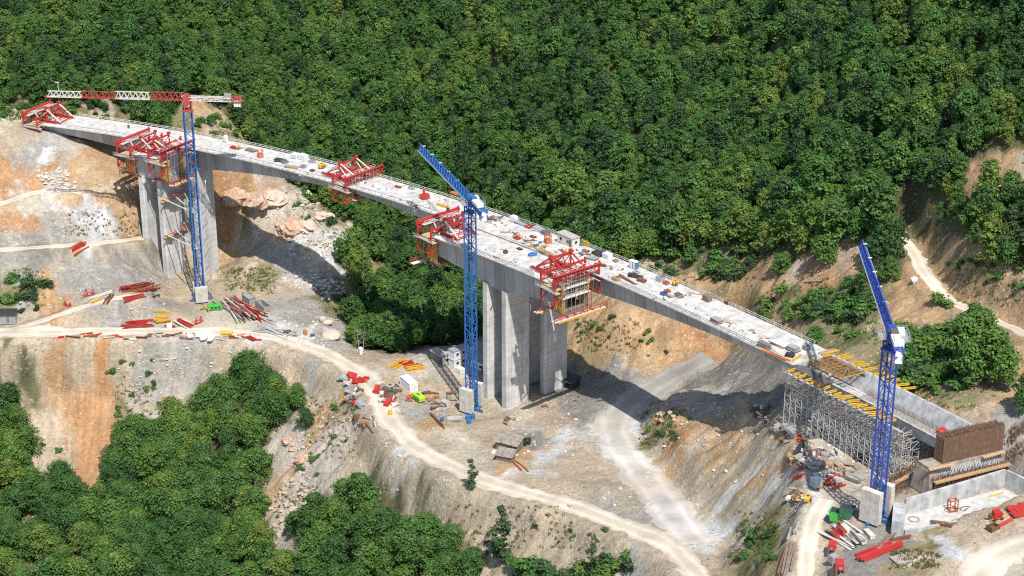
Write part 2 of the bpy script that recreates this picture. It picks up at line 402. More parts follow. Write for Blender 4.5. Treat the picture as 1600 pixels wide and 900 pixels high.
# erosion rills: noise smeared along the fall line
def smear(N, steps):
    jj, ii = np.meshgrid(np.arange(N.shape[0], dtype=float), np.arange(N.shape[1], dtype=float), indexing='ij'); acc = N.copy(); ux = gx_ / (slope + .02); uy = gy_ / (slope + .02)
    for sg in (1, -1):
        a, b = jj.copy(), ii.copy()
        for _ in range(steps):
            aj = np.clip(a.round().astype(int), 0, N.shape[0] - 1); bi = np.clip(b.round().astype(int), 0, N.shape[1] - 1)
            a += sg * uy[aj, bi]; b += sg * ux[aj, bi]
            acc += N[np.clip(a.round().astype(int), 0, N.shape[0] - 1), np.clip(b.round().astype(int), 0, N.shape[1] - 1)]
    return acc / acc.std()
_n1 = rng.normal(size=XX.shape); _n2 = np.repeat(np.repeat(rng.normal(size=(XX.shape[0] // 3 + 1, XX.shape[1] // 3 + 1)), 3, 0), 3, 1)[:XX.shape[0], :XX.shape[1]]
RILL = smear(_n1, 12); RILL2 = smear(_n2, 26); RW2 = np.clip((slope - .18) / .4, 0, 1)
ZT = ZB + (lump + gul * .6) * w - (RILL * .16 + RILL2 * .25) * RW2
ROADD = np.full(XX.shape, 1e9)
for nm, (ln, wd) in ROADS.items():
    d, z = seg_dist(XX, YY, ln)
    k = np.clip(1 - (d - wd * .62) / (wd * .8), 0, 1); k = k * k * (3 - 2 * k)
    ZT = ZT * (1 - k) + z * k
    ROADD = np.minimum(ROADD, d - wd / 2)
# flat pads
def pad(uv, z, soft=4.0, dz=None):
    global ZT
    poly = [P(u, v, z) for u, v in uv]; d = polydist(XX, YY, [(p.x, p.y) for p in poly])
    k = np.clip(1 - d / soft, 0, 1); k = k * k * (3 - 2 * k)
    ZT = ZT * (1 - k) + (z + fbm(XX / 4, YY / 4, 51, 2) * .12) * k
def polydist(x, y, poly):
    """signed-ish distance outside polygon, 0 inside"""
    n = len(poly); ins = np.zeros(x.shape, bool); best = np.full(x.shape, 1e9)
    for i in range(n):
        x0, y0 = poly[i]; x1, y1 = poly[(i + 1) % n]
        c = ((y0 > y) != (y1 > y)) & (x < (x1 - x0) * (y - y0) / ((y1 - y0) if abs(y1 - y0) > 1e-9 else 1e-9) + x0)
        ins ^= c
        dx, dy = x1 - x0, y1 - y0; t = np.clip(((x - x0) * dx + (y - y0) * dy) / (dx * dx + dy * dy + 1e-9), 0, 1)
        best = np.minimum(best, np.hypot(x - x0 - t * dx, y - y0 - t * dy))
    best[ins] = 0
    return best
pad([(590, 575), (680, 545), (760, 545), (800, 600), (800, 640), (740, 655), (650, 640), (610, 625)], 8.0, 4)
pad([(320, 485), (410, 478), (420, 505), (330, 510)], 3.4, 3)
pad([(300, 468), (326, 466), (328, 474), (300, 476)], .0, 3)
pad([(1245, 690), (1300, 680), (1385, 745), (1300, 775), (1270, 770)], 46.0, 4)
pad([(1335, 790), (1390, 790), (1392, 838), (1335, 838)], 49.0, 3)
pad([(1416, 828), (1416, 806), (1568, 764), (1640, 795), (1590, 795)], 49.85, .8)

def zt(x, y):
    """terrain height, scalar or arrays, bilinear"""
    x = np.asarray(x, float); y = np.asarray(y, float)
    i = np.clip(np.searchsorted(GX, x) - 1, 0, len(GX) - 2); j = np.clip(np.searchsorted(GY, y) - 1, 0, len(GY) - 2)
    fx = np.clip((x - GX[i]) / (GX[i + 1] - GX[i]), 0, 1); fy = np.clip((y - GY[j]) / (GY[j + 1] - GY[j]), 0, 1)
    return (ZT[j, i] * (1 - fx) + ZT[j, i + 1] * fx) * (1 - fy) + (ZT[j + 1, i] * (1 - fx) + ZT[j + 1, i + 1] * fx) * fy

def G(u, v, zmax=None):
    """where the sight line through photo pixel u,v meets the ground"""
    r = ray(u, v); d = np.arange(250, 1500, .5); k = d / r[1]
    z = ZC + r[2] * k; g = zt(r[0] * k, d)
    i = int(np.argmax(z <= g)) if (z <= g).any() else len(d) - 1
    x, y = r[0] * k[i], d[i]
    return Vector((float(x), float(y), float(zt(x, y))))
# ------------------------------------------------------------------ ground colours: what the ground is made of plus some painted shade, by photo pixel
CL = {'T': (.455, .37, .265), 'G': (.365, .342, .30), 'O': (.46, .26, .13), 'W': (.58, .575, .56), 'V': (.21, .19, .095), 'R': (.47, .41, .34),
      'D': (.255, .238, .21), 'F': (.12, .118, .060), 'S': (.45, .30, .17), 'L': (.51, .445, .345), 'K': (.40, .342, .255), 'Y': (.31, .255, .15), 'H': (.30, .282, .25), 'B': (.19, .125, .085)}  # D: dark spoil, also shade painted on the bank below the deck
ZONES = """
T 0 200|T 40 218|T 100 262|T 150 290|O 20 260|O 10 335|O 40 350|O 90 270|S 60 280|S 130 275|G 45 240|G 60 250|W 70 255|G 100 275|W 95 270|T 170 300|T 200 320|O 190 280|S 215 300|S 165 320|S 150 245
W 40 312|W 70 306|L 110 305|W 130 330|W 150 345|G 170 350|G 160 365|S 190 345|S 100 330|G 60 370|G 20 375|G 100 365|T 120 400|D 60 420|G 20 410|G 120 420|G 160 430|W 152 400|G 200 420|G 225 440|T 180 395
T 190 410|Y 200 360|O 90 460|O 80 440|V 60 440|V 55 425|O 60 470|G 30 430|V 20 450|V 10 480|G 40 490|T 130 480|T 180 465|G 150 500|D 180 490|G 220 490|G 250 480|T 270 460|T 240 450|T 260 500|L 350 505|L 330 515
O 380 295|R 400 305|O 345 300|R 430 320|O 450 350|R 440 360|W 480 370|W 520 390|R 560 395|R 470 340|V 520 350|V 490 330|V 560 370|T 500 400|T 440 340|T 370 320|V 380 322|T 350 370|Y 380 350|T 420 335
T 340 420|S 360 405|T 330 450|Y 360 430|T 390 430|Y 410 440|T 370 450|T 420 460|G 440 470|G 480 430|G 450 400|R 470 440|G 420 380|G 380 380|G 470 490|W 440 520|G 490 500|G 520 530|T 450 455|V 500 460|V 520 480|R 460 450|W 500 520|G 460 530
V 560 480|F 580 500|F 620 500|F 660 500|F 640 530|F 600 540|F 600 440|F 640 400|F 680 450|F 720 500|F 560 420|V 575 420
T 20 530|T 80 545|T 130 540|S 100 560|T 160 560|S 130 600|O 140 640|O 150 680|O 170 620|S 120 580|O 130 740|T 110 700|T 200 570|R 200 620|R 215 640|G 240 570|G 250 600|T 210 560|R 270 560|G 290 550|T 300 590|G 320 560|T 340 560|T 380 550|V 210 640|T 240 620
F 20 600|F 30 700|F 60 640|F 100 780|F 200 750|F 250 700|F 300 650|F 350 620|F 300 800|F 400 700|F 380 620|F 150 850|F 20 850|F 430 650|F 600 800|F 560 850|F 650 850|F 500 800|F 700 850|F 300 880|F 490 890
T 450 570|G 480 580|T 440 550|T 520 570|T 470 600|T 530 610|T 500 620|Y 520 640|T 560 650|R 480 700|S 470 720|R 460 760|S 440 780|R 520 700|T 560 690|T 600 710|R 450 700|S 500 660|R 440 790|T 550 720|R 520 730
T 640 740|T 700 780|W 615 715|T 760 800|T 800 820|T 870 840|T 940 870|T 1000 880|G 980 890|T 850 880|T 720 760|K 690 760|T 780 830|K 800 790
L 600 580|L 640 580|G 680 570|L 700 590|G 660 555|T 600 560|T 620 620|S 640 600|O 690 610|S 660 612|G 620 640|G 660 640|L 700 600|K 720 640|S 690 660|T 650 660|T 690 680|L 720 690|L 730 720|L 750 700|T 790 660|T 830 640|T 860 650|L 800 650|K 760 660|T 780 690
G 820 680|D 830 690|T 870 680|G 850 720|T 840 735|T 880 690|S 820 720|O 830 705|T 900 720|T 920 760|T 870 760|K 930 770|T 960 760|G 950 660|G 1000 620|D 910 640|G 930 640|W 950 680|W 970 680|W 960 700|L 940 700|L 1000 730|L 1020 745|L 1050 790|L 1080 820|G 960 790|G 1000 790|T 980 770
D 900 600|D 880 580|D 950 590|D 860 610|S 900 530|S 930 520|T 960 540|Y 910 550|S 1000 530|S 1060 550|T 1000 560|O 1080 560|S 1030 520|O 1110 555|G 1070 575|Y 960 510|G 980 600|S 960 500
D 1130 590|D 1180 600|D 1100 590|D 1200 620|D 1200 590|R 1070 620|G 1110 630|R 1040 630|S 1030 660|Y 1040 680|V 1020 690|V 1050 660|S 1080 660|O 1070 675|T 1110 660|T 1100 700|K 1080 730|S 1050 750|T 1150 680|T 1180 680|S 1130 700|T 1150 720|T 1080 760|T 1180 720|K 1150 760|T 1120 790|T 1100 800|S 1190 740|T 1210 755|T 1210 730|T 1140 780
K 1170 800|Y 1180 830|V 1190 860|V 1200 820|T 1150 860|Y 1160 890|K 1210 800|Y 1210 880|W 1110 830|T 1130 870
G 1250 670|R 1260 700|R 1300 690|G 1240 720|L 1300 740|R 1350 720|W 1320 700|R 1280 760|L 1260 800|L 1250 860|L 1330 770|T 1300 830|W 1280 780|T 1300 870|D 1340 860|D 1380 850|D 1360 880|Y 1420 870|V 1440 860|W 1470 860|T 1490 840|Y 1460 830|T 1540 810|L 1550 860|L 1520 890|L 1590 850|T 1420 850|Y 1500 800|S 1570 790|T 1590 790|T 1450 890
K 1400 740|K 1480 735|K 1560 720|G 1590 700|G 1600 680|T 1540 660|T 1570 640|T 1590 630|S 1530 650
T 1010 410|S 1100 445|S 1060 450|Y 1100 430|V 1120 430|V 1050 420|S 1150 440|S 1200 440|T 1240 430|S 1270 425|O 1280 440|V 1180 470|S 1210 460|V 1250 460|Y 1240 480|V 1300 460|V 1340 480|Y 1280 500|S 1240 500|V 1320 520|Y 1360 500|S 1410 460|S 1400 480|V 1380 440|S 1430 490|Y 1420 520|V 1450 540|V 1500 560|S 1340 410|T 1300 410|V 1400 560|V 1440 590|Y 1480 600|V 1500 620|S 1420 570|S 1460 605|T 1500 640|Y 1560 610|S 1590 600|V 1540 580|S 1600 620
S 1470 425|S 1510 440|S 1560 450|S 1590 470|T 1540 470|Y 1580 490|S 1440 385|S 1530 430|T 1590 440|S 1550 275|T 1585 262|S 1530 285|F 1490 280|F 1500 325|F 1540 322|F 1600 330|F 1570 340|F 1580 355|F 1450 360|F 1470 392|F 1500 408|F 1545 412|F 1590 416|F 1442 372|F 1510 260|F 1560 235|F 1500 350|F 1560 370|F 1450 340|F 1350 350|F 1300 380
S 325 190|T 338 200|Y 350 205|V 300 195|Y 375 218|T 150 170|L 0 180|L -20 185|L 20 172|V 60 172|Y 30 165|V 130 175|V 200 190|F 100 140|F 400 150|F 420 230|F 500 200
F 600 200|F 800 200|F 1000 200|F 1200 200|F 1400 200|F 1590 150|F 800 50|F 400 50|F 100 50|F 1200 50|F 1590 30|F 1000 350|F 1200 370|F 900 340|F 1100 390|F -150 600|F -150 120|F 1750 300|F 1750 100|V 1700 600|F 380 180|F 480 180|F 580 180|F 680 250|F 780 250|F 880 250|F 980 250|F 1080 250|F 1180 250|F 1280 250|F 1380 250|F 20 155|F 60 150|F 140 155|F 200 165|F 250 170|F 280 150|F 320 140|F 360 165|F 390 190|F 1420 250|F 1440 200|F 1400 300|F 1500 220|F 1600 200|F 1640 180|F 1250 330|F 1350 370|F 1150 360|F 1480 370|F 1540 390|F 1590 400|F 1520 340|F 1600 360|F 80 820|F 200 820|F 250 850|F 350 760|F 350 860|F 280 740|F 420 660|F 340 700|F 60 760|F 5 650|F 15 740|F 580 880|F 640 800|F 700 820|F 540 820|F 600 850|F 690 870|T 775 905|T 762 862|T 605 742|T 645 768|R 470 742|R 455 782|R 437 822|F 445 940|F 395 925|F 365 885|R 425 842|R 410 868|T 62 700|T 68 748|T 56 655|T 620 748|T 612 765|T 640 762|T 20 560|T 62 575|T 40 548|F -100 800|F 500 -60|F 1100 -60"""
ZONES += ''.join('|F %d %d' % (u, v) for u in range(-200, 1800, 110) for v in (-120, -50, 20, 80, 130))
ZONES += ''.join('|F %d %d' % q for q in [(1040, 385), (1080, 388), (1120, 378), (1000, 385), (1160, 385), (500, 300), (530, 310), (560, 340), (580, 370), (600, 400), (540, 330), (470, 255), (440, 215), (420, 200), (1400, 320), (1380, 340), (1410, 300), (1440, 325), (1465, 330), (1240, 385), (1290, 388), (700, 420), (520, 250), (560, 270)])
zp = []
for it in ZONES.replace('\n', '|').split('|'):
    it = it.split()
    if len(it) == 3:
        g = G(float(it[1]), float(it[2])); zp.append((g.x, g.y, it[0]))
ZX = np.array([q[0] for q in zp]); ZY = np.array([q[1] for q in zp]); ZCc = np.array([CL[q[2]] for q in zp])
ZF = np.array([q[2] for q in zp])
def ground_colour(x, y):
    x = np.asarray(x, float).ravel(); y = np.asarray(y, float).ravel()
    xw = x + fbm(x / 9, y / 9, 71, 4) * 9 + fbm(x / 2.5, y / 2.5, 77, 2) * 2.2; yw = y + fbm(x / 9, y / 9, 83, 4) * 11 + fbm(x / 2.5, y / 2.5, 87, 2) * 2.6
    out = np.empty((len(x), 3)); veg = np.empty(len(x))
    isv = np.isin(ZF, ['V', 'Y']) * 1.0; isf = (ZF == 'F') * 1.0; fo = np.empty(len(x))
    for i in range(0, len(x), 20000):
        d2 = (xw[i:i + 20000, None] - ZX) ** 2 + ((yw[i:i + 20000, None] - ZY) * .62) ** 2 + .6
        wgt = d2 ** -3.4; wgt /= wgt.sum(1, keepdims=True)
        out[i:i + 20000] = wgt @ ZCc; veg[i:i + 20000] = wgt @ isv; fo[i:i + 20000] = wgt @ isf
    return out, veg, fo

PAINT = [('B', '1385 768 1450 738 1560 716 1600 700 1600 740 1572 728 1414 778'), ('O', '88 590 112 565 150 590 178 625 180 680 168 720 150 760 120 790 118 740 100 690 95 640'), ('H', '0 400 130 395 200 405 250 430 230 445 160 465 105 480 100 440 60 415 0 420'), ('H', '0 365 80 355 115 370 60 378 0 385'),
 ('G', '215 600 230 560 300 545 320 560 270 600 240 620'), ('W', '100 330 150 325 175 345 185 375 150 372 130 350'), ('O', '0 325 30 330 60 350 30 366 0 368'), ('O', '0 240 25 250 70 290 60 310 20 300 0 290'),
 ('L', '0 312 60 300 110 300 120 315 60 322 0 335'), ('S', '80 260 150 265 215 300 222 370 190 340 150 310 110 290'), ('S', '60 470 80 440 100 470 95 490 70 490'),
 ('H', '902 640 960 600 985 596 1030 620 1005 650 960 645 915 652'), ('W', '922 660 955 655 985 662 995 690 1005 720 970 712 940 690'), ('W', '985 742 1010 745 1040 775 1060 800 1120 822 1110 838 1075 835 1040 800 1005 765'),
 ('W', '850 690 890 662 898 690 870 720 860 745 800 752 790 745 840 728'), ('W', '1215 705 1222 715 1175 748 1140 788 1105 808 1092 806 1130 778 1168 740'), ('W', '1235 755 1240 765 1210 785 1185 788 1200 765'),
 ('L', '600 560 700 575 720 610 690 630 620 600'), ('L', '728 685 745 690 745 718 765 742 800 760 790 772 755 755 725 720'), ('R', '420 300 470 300 520 345 570 385 570 405 520 400 480 380 440 350'), ('O', '345 285 425 285 430 325 380 322'),
 ('W', '480 370 540 365 575 395 560 415 500 395'), ('G', '440 490 480 455 510 490 540 530 500 525 460 510'), ('D', '1070 580 1130 565 1220 590 1222 650 1180 630 1130 605 1080 600'),  # the D polygon paints deep shade on the steep bank
 ('S', '905 510 960 545 1000 520 1060 540 1100 560 1060 585 980 570 930 560'), ('K', '900 750 990 745 1040 810 1060 845 1000 815 930 780'), ('K', '640 680 700 725 760 760 840 790 800 815 720 780 660 735'), ('S', '1090 660 1170 670 1150 710 1110 730 1090 700'),
 ('H', '1330 845 1420 835 1400 880 1340 895'), ('W', '615 712 640 720 622 745 612 735'), ('S', '1070 430 1180 425 1200 455 1130 450'), ('O', '1255 425 1300 415 1310 445 1270 450'), ('S', '1440 400 1600 430 1600 490 1520 475 1460 440'), ('S', '1405 440 1440 440 1460 480 1430 500 1400 480')]
def paint_ground(x, y, colr, fo):
    wx = x + fbm(x / 5, y / 5, 171, 4) * 4.5 + fbm(x / 1.3, y / 1.3, 173, 2) * .9; wy = y + fbm(x / 5, y / 5, 181, 4) * 5.5 + fbm(x / 1.3, y / 1.3, 183, 2) * 1.1
    for cl, txt in PAINT:
        q = [float(t) for t in txt.split()]; poly = [G(q[i], q[i + 1]) for i in range(0, len(q), 2)]; poly = [(p.x, p.y) for p in poly]
        xs = [p[0] for p in poly]; ys = [p[1] for p in poly]
        m = (wx > min(xs) - 6) & (wx < max(xs) + 6) & (wy > min(ys) - 6) & (wy < max(ys) + 6)
        d = polydist(wx[m], wy[m], poly); k = np.clip(1 - d / 1.6, 0, 1) * .85
        # broken up by patches
        k = k * np.clip(.75 + 1.3 * fbm(x[m] / 3, y[m] / 3, 191, 3), 0.1, 1)
        colr[m] = colr[m] * (1 - k[:, None]) + np.array(CL[cl]) * k[:, None]
    return colr

gm = bpy.data.meshes.new('terrain')
nx, ny = len(GX), len(GY)
co = np.stack([XX, YY, ZT], -1).reshape(-1, 3)
idx = np.arange(nx * ny).reshape(ny, nx)
quads = np.stack([idx[:-1, :-1], idx[:-1, 1:], idx[1:, 1:], idx[1:, :-1]], -1).reshape(-1, 4)
gm.vertices.add(len(co)); gm.vertices.foreach_set('co', co.ravel())
gm.loops.add(quads.size); gm.loops.foreach_set('vertex_index', quads.ravel().astype(np.int32))
gm.polygons.add(len(quads)); gm.polygons.foreach_set('loop_start', np.arange(0, quads.size, 4, dtype=np.int32))
gm.polygons.foreach_set('use_smooth', np.ones(len(quads), bool))
gm.update(calc_edges=True)
gc, gveg, gfo = ground_colour(XX, YY)
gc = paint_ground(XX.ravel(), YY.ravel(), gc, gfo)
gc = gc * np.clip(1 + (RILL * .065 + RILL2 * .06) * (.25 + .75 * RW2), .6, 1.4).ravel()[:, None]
GVEG = gveg.reshape(XX.shape); GFO = gfo.reshape(XX.shape)
at = gm.attributes.new('earth', 'FLOAT_COLOR', 'POINT')
at.data.foreach_set('color', np.c_[gc, gveg].ravel().astype(np.float32))

def earth_material(name, road=False):
    m, nt, b = newmat(name); L = nt.links; N = nt.nodes
    tc = N.new('ShaderNodeTexCoord'); geo = N.new('ShaderNodeNewGeometry')
    def noise(s, d=6, r=.6, vec=None):
        n = N.new('ShaderNodeTexNoise'); n.inputs['Scale'].default_value = s; n.inputs['Detail'].default_value = d; n.inputs['Roughness'].default_value = r
        L.new(vec or tc.outputs['Object'], n.inputs['Vector']); return n
    def rng_(inp, a, b_, c, d):
        r = N.new('ShaderNodeMapRange'); r.inputs[1].default_value = a; r.inputs[2].default_value = b_; r.inputs[3].default_value = c; r.inputs[4].default_value = d
        L.new(inp, r.inputs[0]); return r
    def mul(a, b_):
        x = N.new('ShaderNodeMix'); x.data_type = 'RGBA'; x.blend_type = 'MULTIPLY'; x.inputs['Factor'].default_value = 1
        L.new(a, x.inputs[6]); L.new(b_, x.inputs[7]); return x.outputs[2]
    if road:
        base = N.new('ShaderNodeAttribute'); base.attribute_name = 'surface'; basec = base.outputs['Color']
    else:
        at = N.new('ShaderNodeAttribute'); at.attribute_name = 'earth'; basec = at.outputs['Color']
    n1 = noise(.12, 8, .62); r1 = rng_(n1.outputs['Fac'], .3, .7, .74, 1.16)
    n2 = noise(.9, 6, .7); r2 = rng_(n2.outputs['Fac'], .32, .68, .70, 1.20) if not road else rng_(n2.outputs['Fac'], .3, .7, .93, 1.05)
    n3 = noise(4.5, 3, .6); r3 = rng_(n3.outputs['Fac'], .32, .68, .74, 1.2) if not road else rng_(n3.outputs['Fac'], .3, .7, .95, 1.04)
    c = mul(mul(mul(basec, r1.outputs[0]), r2.outputs[0]), r3.outputs[0])
    if not road:
        # scattered pale stones and dark clods
        vo = N.new('ShaderNodeTexVoronoi'); vo.inputs['Scale'].default_value = .75; vo.inputs['Randomness'].default_value = 1
        L.new(tc.outputs['Object'], vo.inputs['Vector'])
        st = rng_(vo.outputs['Distance'], .16, .26, 1, 0)
        nm = noise(.09, 3); gate = rng_(nm.outputs['Fac'], .46, .60, 0, 1)
        mm = N.new('ShaderNodeMath'); mm.operation = 'MULTIPLY'; L.new(st.outputs[0], mm.inputs[0]); L.new(gate.outputs[0], mm.inputs[1])
        m2 = N.new('ShaderNodeMath'); m2.operation = 'MULTIPLY'; m2.inputs[1].default_value = .75; L.new(mm.outputs[0], m2.inputs[0])
        mx = N.new('ShaderNodeMix'); mx.data_type = 'RGBA'; L.new(m2.outputs[0], mx.inputs['Factor']); L.new(c, mx.inputs[6]); mx.inputs[7].default_value = (.60, .57, .52, 1)
        c = mx.outputs[2]
        vo2 = N.new('ShaderNodeTexVoronoi'); vo2.inputs['Scale'].default_value = .42; L.new(tc.outputs['Object'], vo2.inputs['Vector'])
        s2 = rng_(vo2.outputs['Distance'], .12, .24, 1, 0)
        n5 = noise(.07, 3); g2 = rng_(n5.outputs['Fac'], .5, .62, 0, .6)
        m3 = N.new('ShaderNodeMath'); m3.operation = 'MULTIPLY'; L.new(s2.outputs[0], m3.inputs[0]); L.new(g2.outputs[0], m3.inputs[1])
        mx2 = N.new('ShaderNodeMix'); mx2.data_type = 'RGBA'; L.new(m3.outputs[0], mx2.inputs['Factor']); L.new(c, mx2.inputs[6]); mx2.inputs[7].default_value = (.13, .125, .06, 1)
        c = mx2.outputs[2]
    L.new(c, b.inputs['Base Color']); b.inputs['Roughness'].default_value = .95; b.inputs['Specular IOR Level'].default_value = .1
    bp = N.new('ShaderNodeBump'); bp.inputs['Strength'].default_value = .2 if road else .95; bp.inputs['Distance'].default_value = .5
    ad = N.new('ShaderNodeMath'); ad.operation = 'MULTIPLY_ADD'; ad.inputs[1].default_value = .5; L.new(n3.outputs['Fac'], ad.inputs[0]); L.new(n2.outputs['Fac'], ad.inputs[2])
    L.new(ad.outputs[0], bp.inputs['Height']); L.new(bp.outputs['Normal'], b.inputs['Normal'])
    return m
M['earth'] = earth_material('bare_earth'); M['road'] = earth_material('dusty_gravel', True)
gm.materials.append(M['earth'])
go = bpy.data.objects.new('terrain', gm); COL.objects.link(go); tag(go, kind='structure')

# road sheets laid on the ground, ragged edges sunk into the shoulders
def road_sheet(name, line, width, lift=.1, across=17, cols=((.62, .545, .435),)):
    m = bpy.data.meshes.new(name); vs = []; fs = []; tr = []; tt = []; rc = []
    n = len(line); off = hash_name(name)
    for i, p in enumerate(line):
        d = (line[min(i + 1, n - 1)] - line[max(i - 1, 0)]); d.z = 0; d.normalize(); nrm = Vector((-d.y, d.x, 0))
        wl = width / 2 * (1.12 + .5 * float(vnoise(i / 6., off, 3)) + .4 * float(vnoise(i / 1.9, off, 8)))
        wr = width / 2 * (1.12 + .5 * float(vnoise(i / 6., off + 9.5, 4)) + .4 * float(vnoise(i / 1.9, off + 5.5, 9)))
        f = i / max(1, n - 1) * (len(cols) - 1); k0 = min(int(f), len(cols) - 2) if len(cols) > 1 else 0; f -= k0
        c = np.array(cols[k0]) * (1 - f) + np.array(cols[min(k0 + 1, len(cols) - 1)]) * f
        for k in range(across):
            t = -1 + 2 * k / (across - 1); q = p + nrm * (t * (wl if t < 0 else wr)); j = float(vnoise(q.x / 1.3, q.y / 1.3, 21))
            e = min(1, max(0, (abs(t) - .62 + j * .5) / .3)); rut = math.exp(-((abs(t + .08 * math.sin(i * .11)) - .40) / .13) ** 2)
            z = float(zt(q.x, q.y)) + lift - .42 * max(0, abs(t) - .72 + j * .3) / .28 - rut * .07
            vs.append((q.x, q.y, z)); tt.append(e); rc.append(c * (.86 + .22 * rut) * (1 + .22 * float(vnoise(q.x / 4, q.y / 4, 27))))
    g, _, _ = ground_colour([v[0] for v in vs], [v[1] for v in vs]); e = np.array(tt)[:, None]; colr = np.array(rc) * (1 - e) + g * e
    for i in range(n - 1):
        for k in range(across - 1):
            a = i * across + k; fs.append((a, a + 1, a + across + 1, a + across))
    m.from_pydata(vs, [], fs); m.materials.append(M['road']); m.polygons.foreach_set('use_smooth', [True] * len(m.polygons))
    at = m.attributes.new('surface', 'FLOAT_COLOR', 'POINT'); at.data.foreach_set('color', np.c_[colr, np.ones(len(vs))].ravel().astype(np.float32))
    o = bpy.data.objects.new(name, m); COL.objects.link(o); tag(o, kind='structure'); return o
def hash_name(s): return sum(ord(c) * (i + 1) for i, c in enumerate(s)) % 97
ROADNAMES = {'haul_road': 'haul_road', 'upper_track': 'forest_road', 'terrace_track': 'terrace_track', 'abutment_track': 'abutment_track', 'yard_ramp': 'yard_track', 'gully_track': 'gully_track',
             'plateau_track': 'site_road', 'turning_area': 'turning_area', 'spur_track': 'spur_track'}
for nm, (ln, wd) in ROADS.items():
    if nm == 'spur_track': continue
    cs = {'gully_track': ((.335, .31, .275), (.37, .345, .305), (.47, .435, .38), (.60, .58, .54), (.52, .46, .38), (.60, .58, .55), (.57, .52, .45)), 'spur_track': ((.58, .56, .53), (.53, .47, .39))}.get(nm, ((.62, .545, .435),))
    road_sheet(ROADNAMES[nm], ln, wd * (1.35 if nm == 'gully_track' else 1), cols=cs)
# ------------------------------------------------------------------ the two box girder decks
SL = BW - .5                                   # slab width
def girder(name_d, name_g, parent, ph0, ph1, c0, depth, n=60, web=.0):
    """deck slab and haunched box from ph0 to ph1 (decreasing), c0 = offset of the slab's near edge"""
    sl = []; bx = []
    for i in range(n + 1):
        ph = ph0 + (ph1 - ph0) * i / n; z = bz(ph); D = depth(ph)
        A = lambda o, dz: bpt(ph, c0 + o, z + dz)
        sl.append([A(0, 0), A(SL, 0), A(SL, -.32), A(SL - 2.4, -.62), A(2.4, -.62), A(0, -.32)])
        bx.append([A(2.3, -.55), A(SL - 2.3, -.55), A(SL - 2.9, -D), A(2.9, -D)])
    MB().loft(sl).obj(name_d, M['conc'], parent)
    MB().loft(bx).obj(name_g, M['web2'], parent)

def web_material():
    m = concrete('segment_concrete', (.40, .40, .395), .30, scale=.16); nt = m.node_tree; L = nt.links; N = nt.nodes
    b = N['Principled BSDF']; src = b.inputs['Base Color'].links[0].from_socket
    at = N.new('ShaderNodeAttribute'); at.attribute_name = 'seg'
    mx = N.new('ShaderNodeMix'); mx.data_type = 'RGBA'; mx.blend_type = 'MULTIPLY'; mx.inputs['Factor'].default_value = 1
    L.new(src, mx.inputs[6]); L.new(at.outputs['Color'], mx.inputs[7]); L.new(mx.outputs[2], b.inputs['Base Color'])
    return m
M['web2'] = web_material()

def seg_colour(o, n, per=3.9, total=1.0):
    """tone of each cast segment and its dark construction joint"""
    me = o.data; k = len(me.vertices) // (n + 1)
    at = me.attributes.new('seg', 'FLOAT_COLOR', 'CORNER'); vals = []
    rr = random.Random(5); tone = [rr.uniform(.80, 1.12) for _ in range(400)]
    for p in me.polygons:
        i = min(v // k for v in p.vertices)
        s = i // 4; t = tone[s] * (.5 if i % 4 == 3 else 1)
        for _ in p.loop_indices: vals += [t, t, t, 1]
    at.data.foreach_set('color', np.array(vals, np.float32))

def gird(parent, ph0, ph1, c0, depth):
    Lm = abs(ph0 - ph1) * BR; ns = max(2, round(Lm / 4.2)); n = ns * 4
    phs = []
    for sgm in range(ns):
        for q in (0, .45, .93): phs.append((sgm + q) / ns)
        phs.append((sgm + .955) / ns)
    phs.append(1.0)
    sl = []; bx = []
    for t in phs:
        ph = ph0 + (ph1 - ph0) * t; z = bz(ph); D = depth(ph)
        A = lambda o, dz: bpt(ph, c0 + o, z + dz)
        sl.append([A(0, 0), A(SL, 0), A(SL, -.30), A(SL - 2.3, -.60), A(2.3, -.60), A(0, -.30)])
        bx.append([A(2.2, -.55), A(SL - 2.2, -.55), A(SL - 2.8, -D), A(2.8, -D)])
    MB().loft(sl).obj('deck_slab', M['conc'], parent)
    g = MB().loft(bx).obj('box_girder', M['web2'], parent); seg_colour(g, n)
    return g

def railing(parent, ph0, ph1, off, step=2.4, h=1.15, mat='greywood', boards=(.55, 1.05), lean=0.0):
    mb = MB(); n = max(1, int(abs(ph0 - ph1) * BR / step)); prev = None; rr = random.Random(int(ph0 * 1000 + off))
    for i in range(n + 1):
        ph = ph0 + (ph1 - ph0) * i / n
        a = bpt(ph, off); hh = h * rr.uniform(.92, 1.25); b = bpt(ph, off + lean + rr.uniform(-.05, .05), bz(ph) + hh)
        mb.bar(a, b, .09)
        if prev:
            for k, f in enumerate(boards):
                mb.bar(prev[0].lerp(prev[1], f / prev[2]), a.lerp(b, f / hh), .05, .16)
        prev = (a, b, hh)
    return mb.obj('railing', M[mat], parent)

PH_P1, PH_P2 = .968, .686
def dep_far(ph):
    # deep at the piers, shallow at mid span
    m = (PH_P1 + PH_P2) / 2; half = (PH_P1 - PH_P2) / 2
    if ph > m: t = min(1, abs(ph - PH_P1) / (half if ph < PH_P1 else .115)); return 3.1 + 5.8 * (1 - min(1, t)) ** 1.7
    t = abs(ph - PH_P2) / (half if ph > PH_P2 else .19); return 3.1 + 6.0 * (1 - min(1, t)) ** 1.6
def dep_near(ph):
    t = abs(ph - PH_P2) / (half_n); return 6.2 + 4.0 * (1 - min(1, t)) ** 1.3
half_n = .062

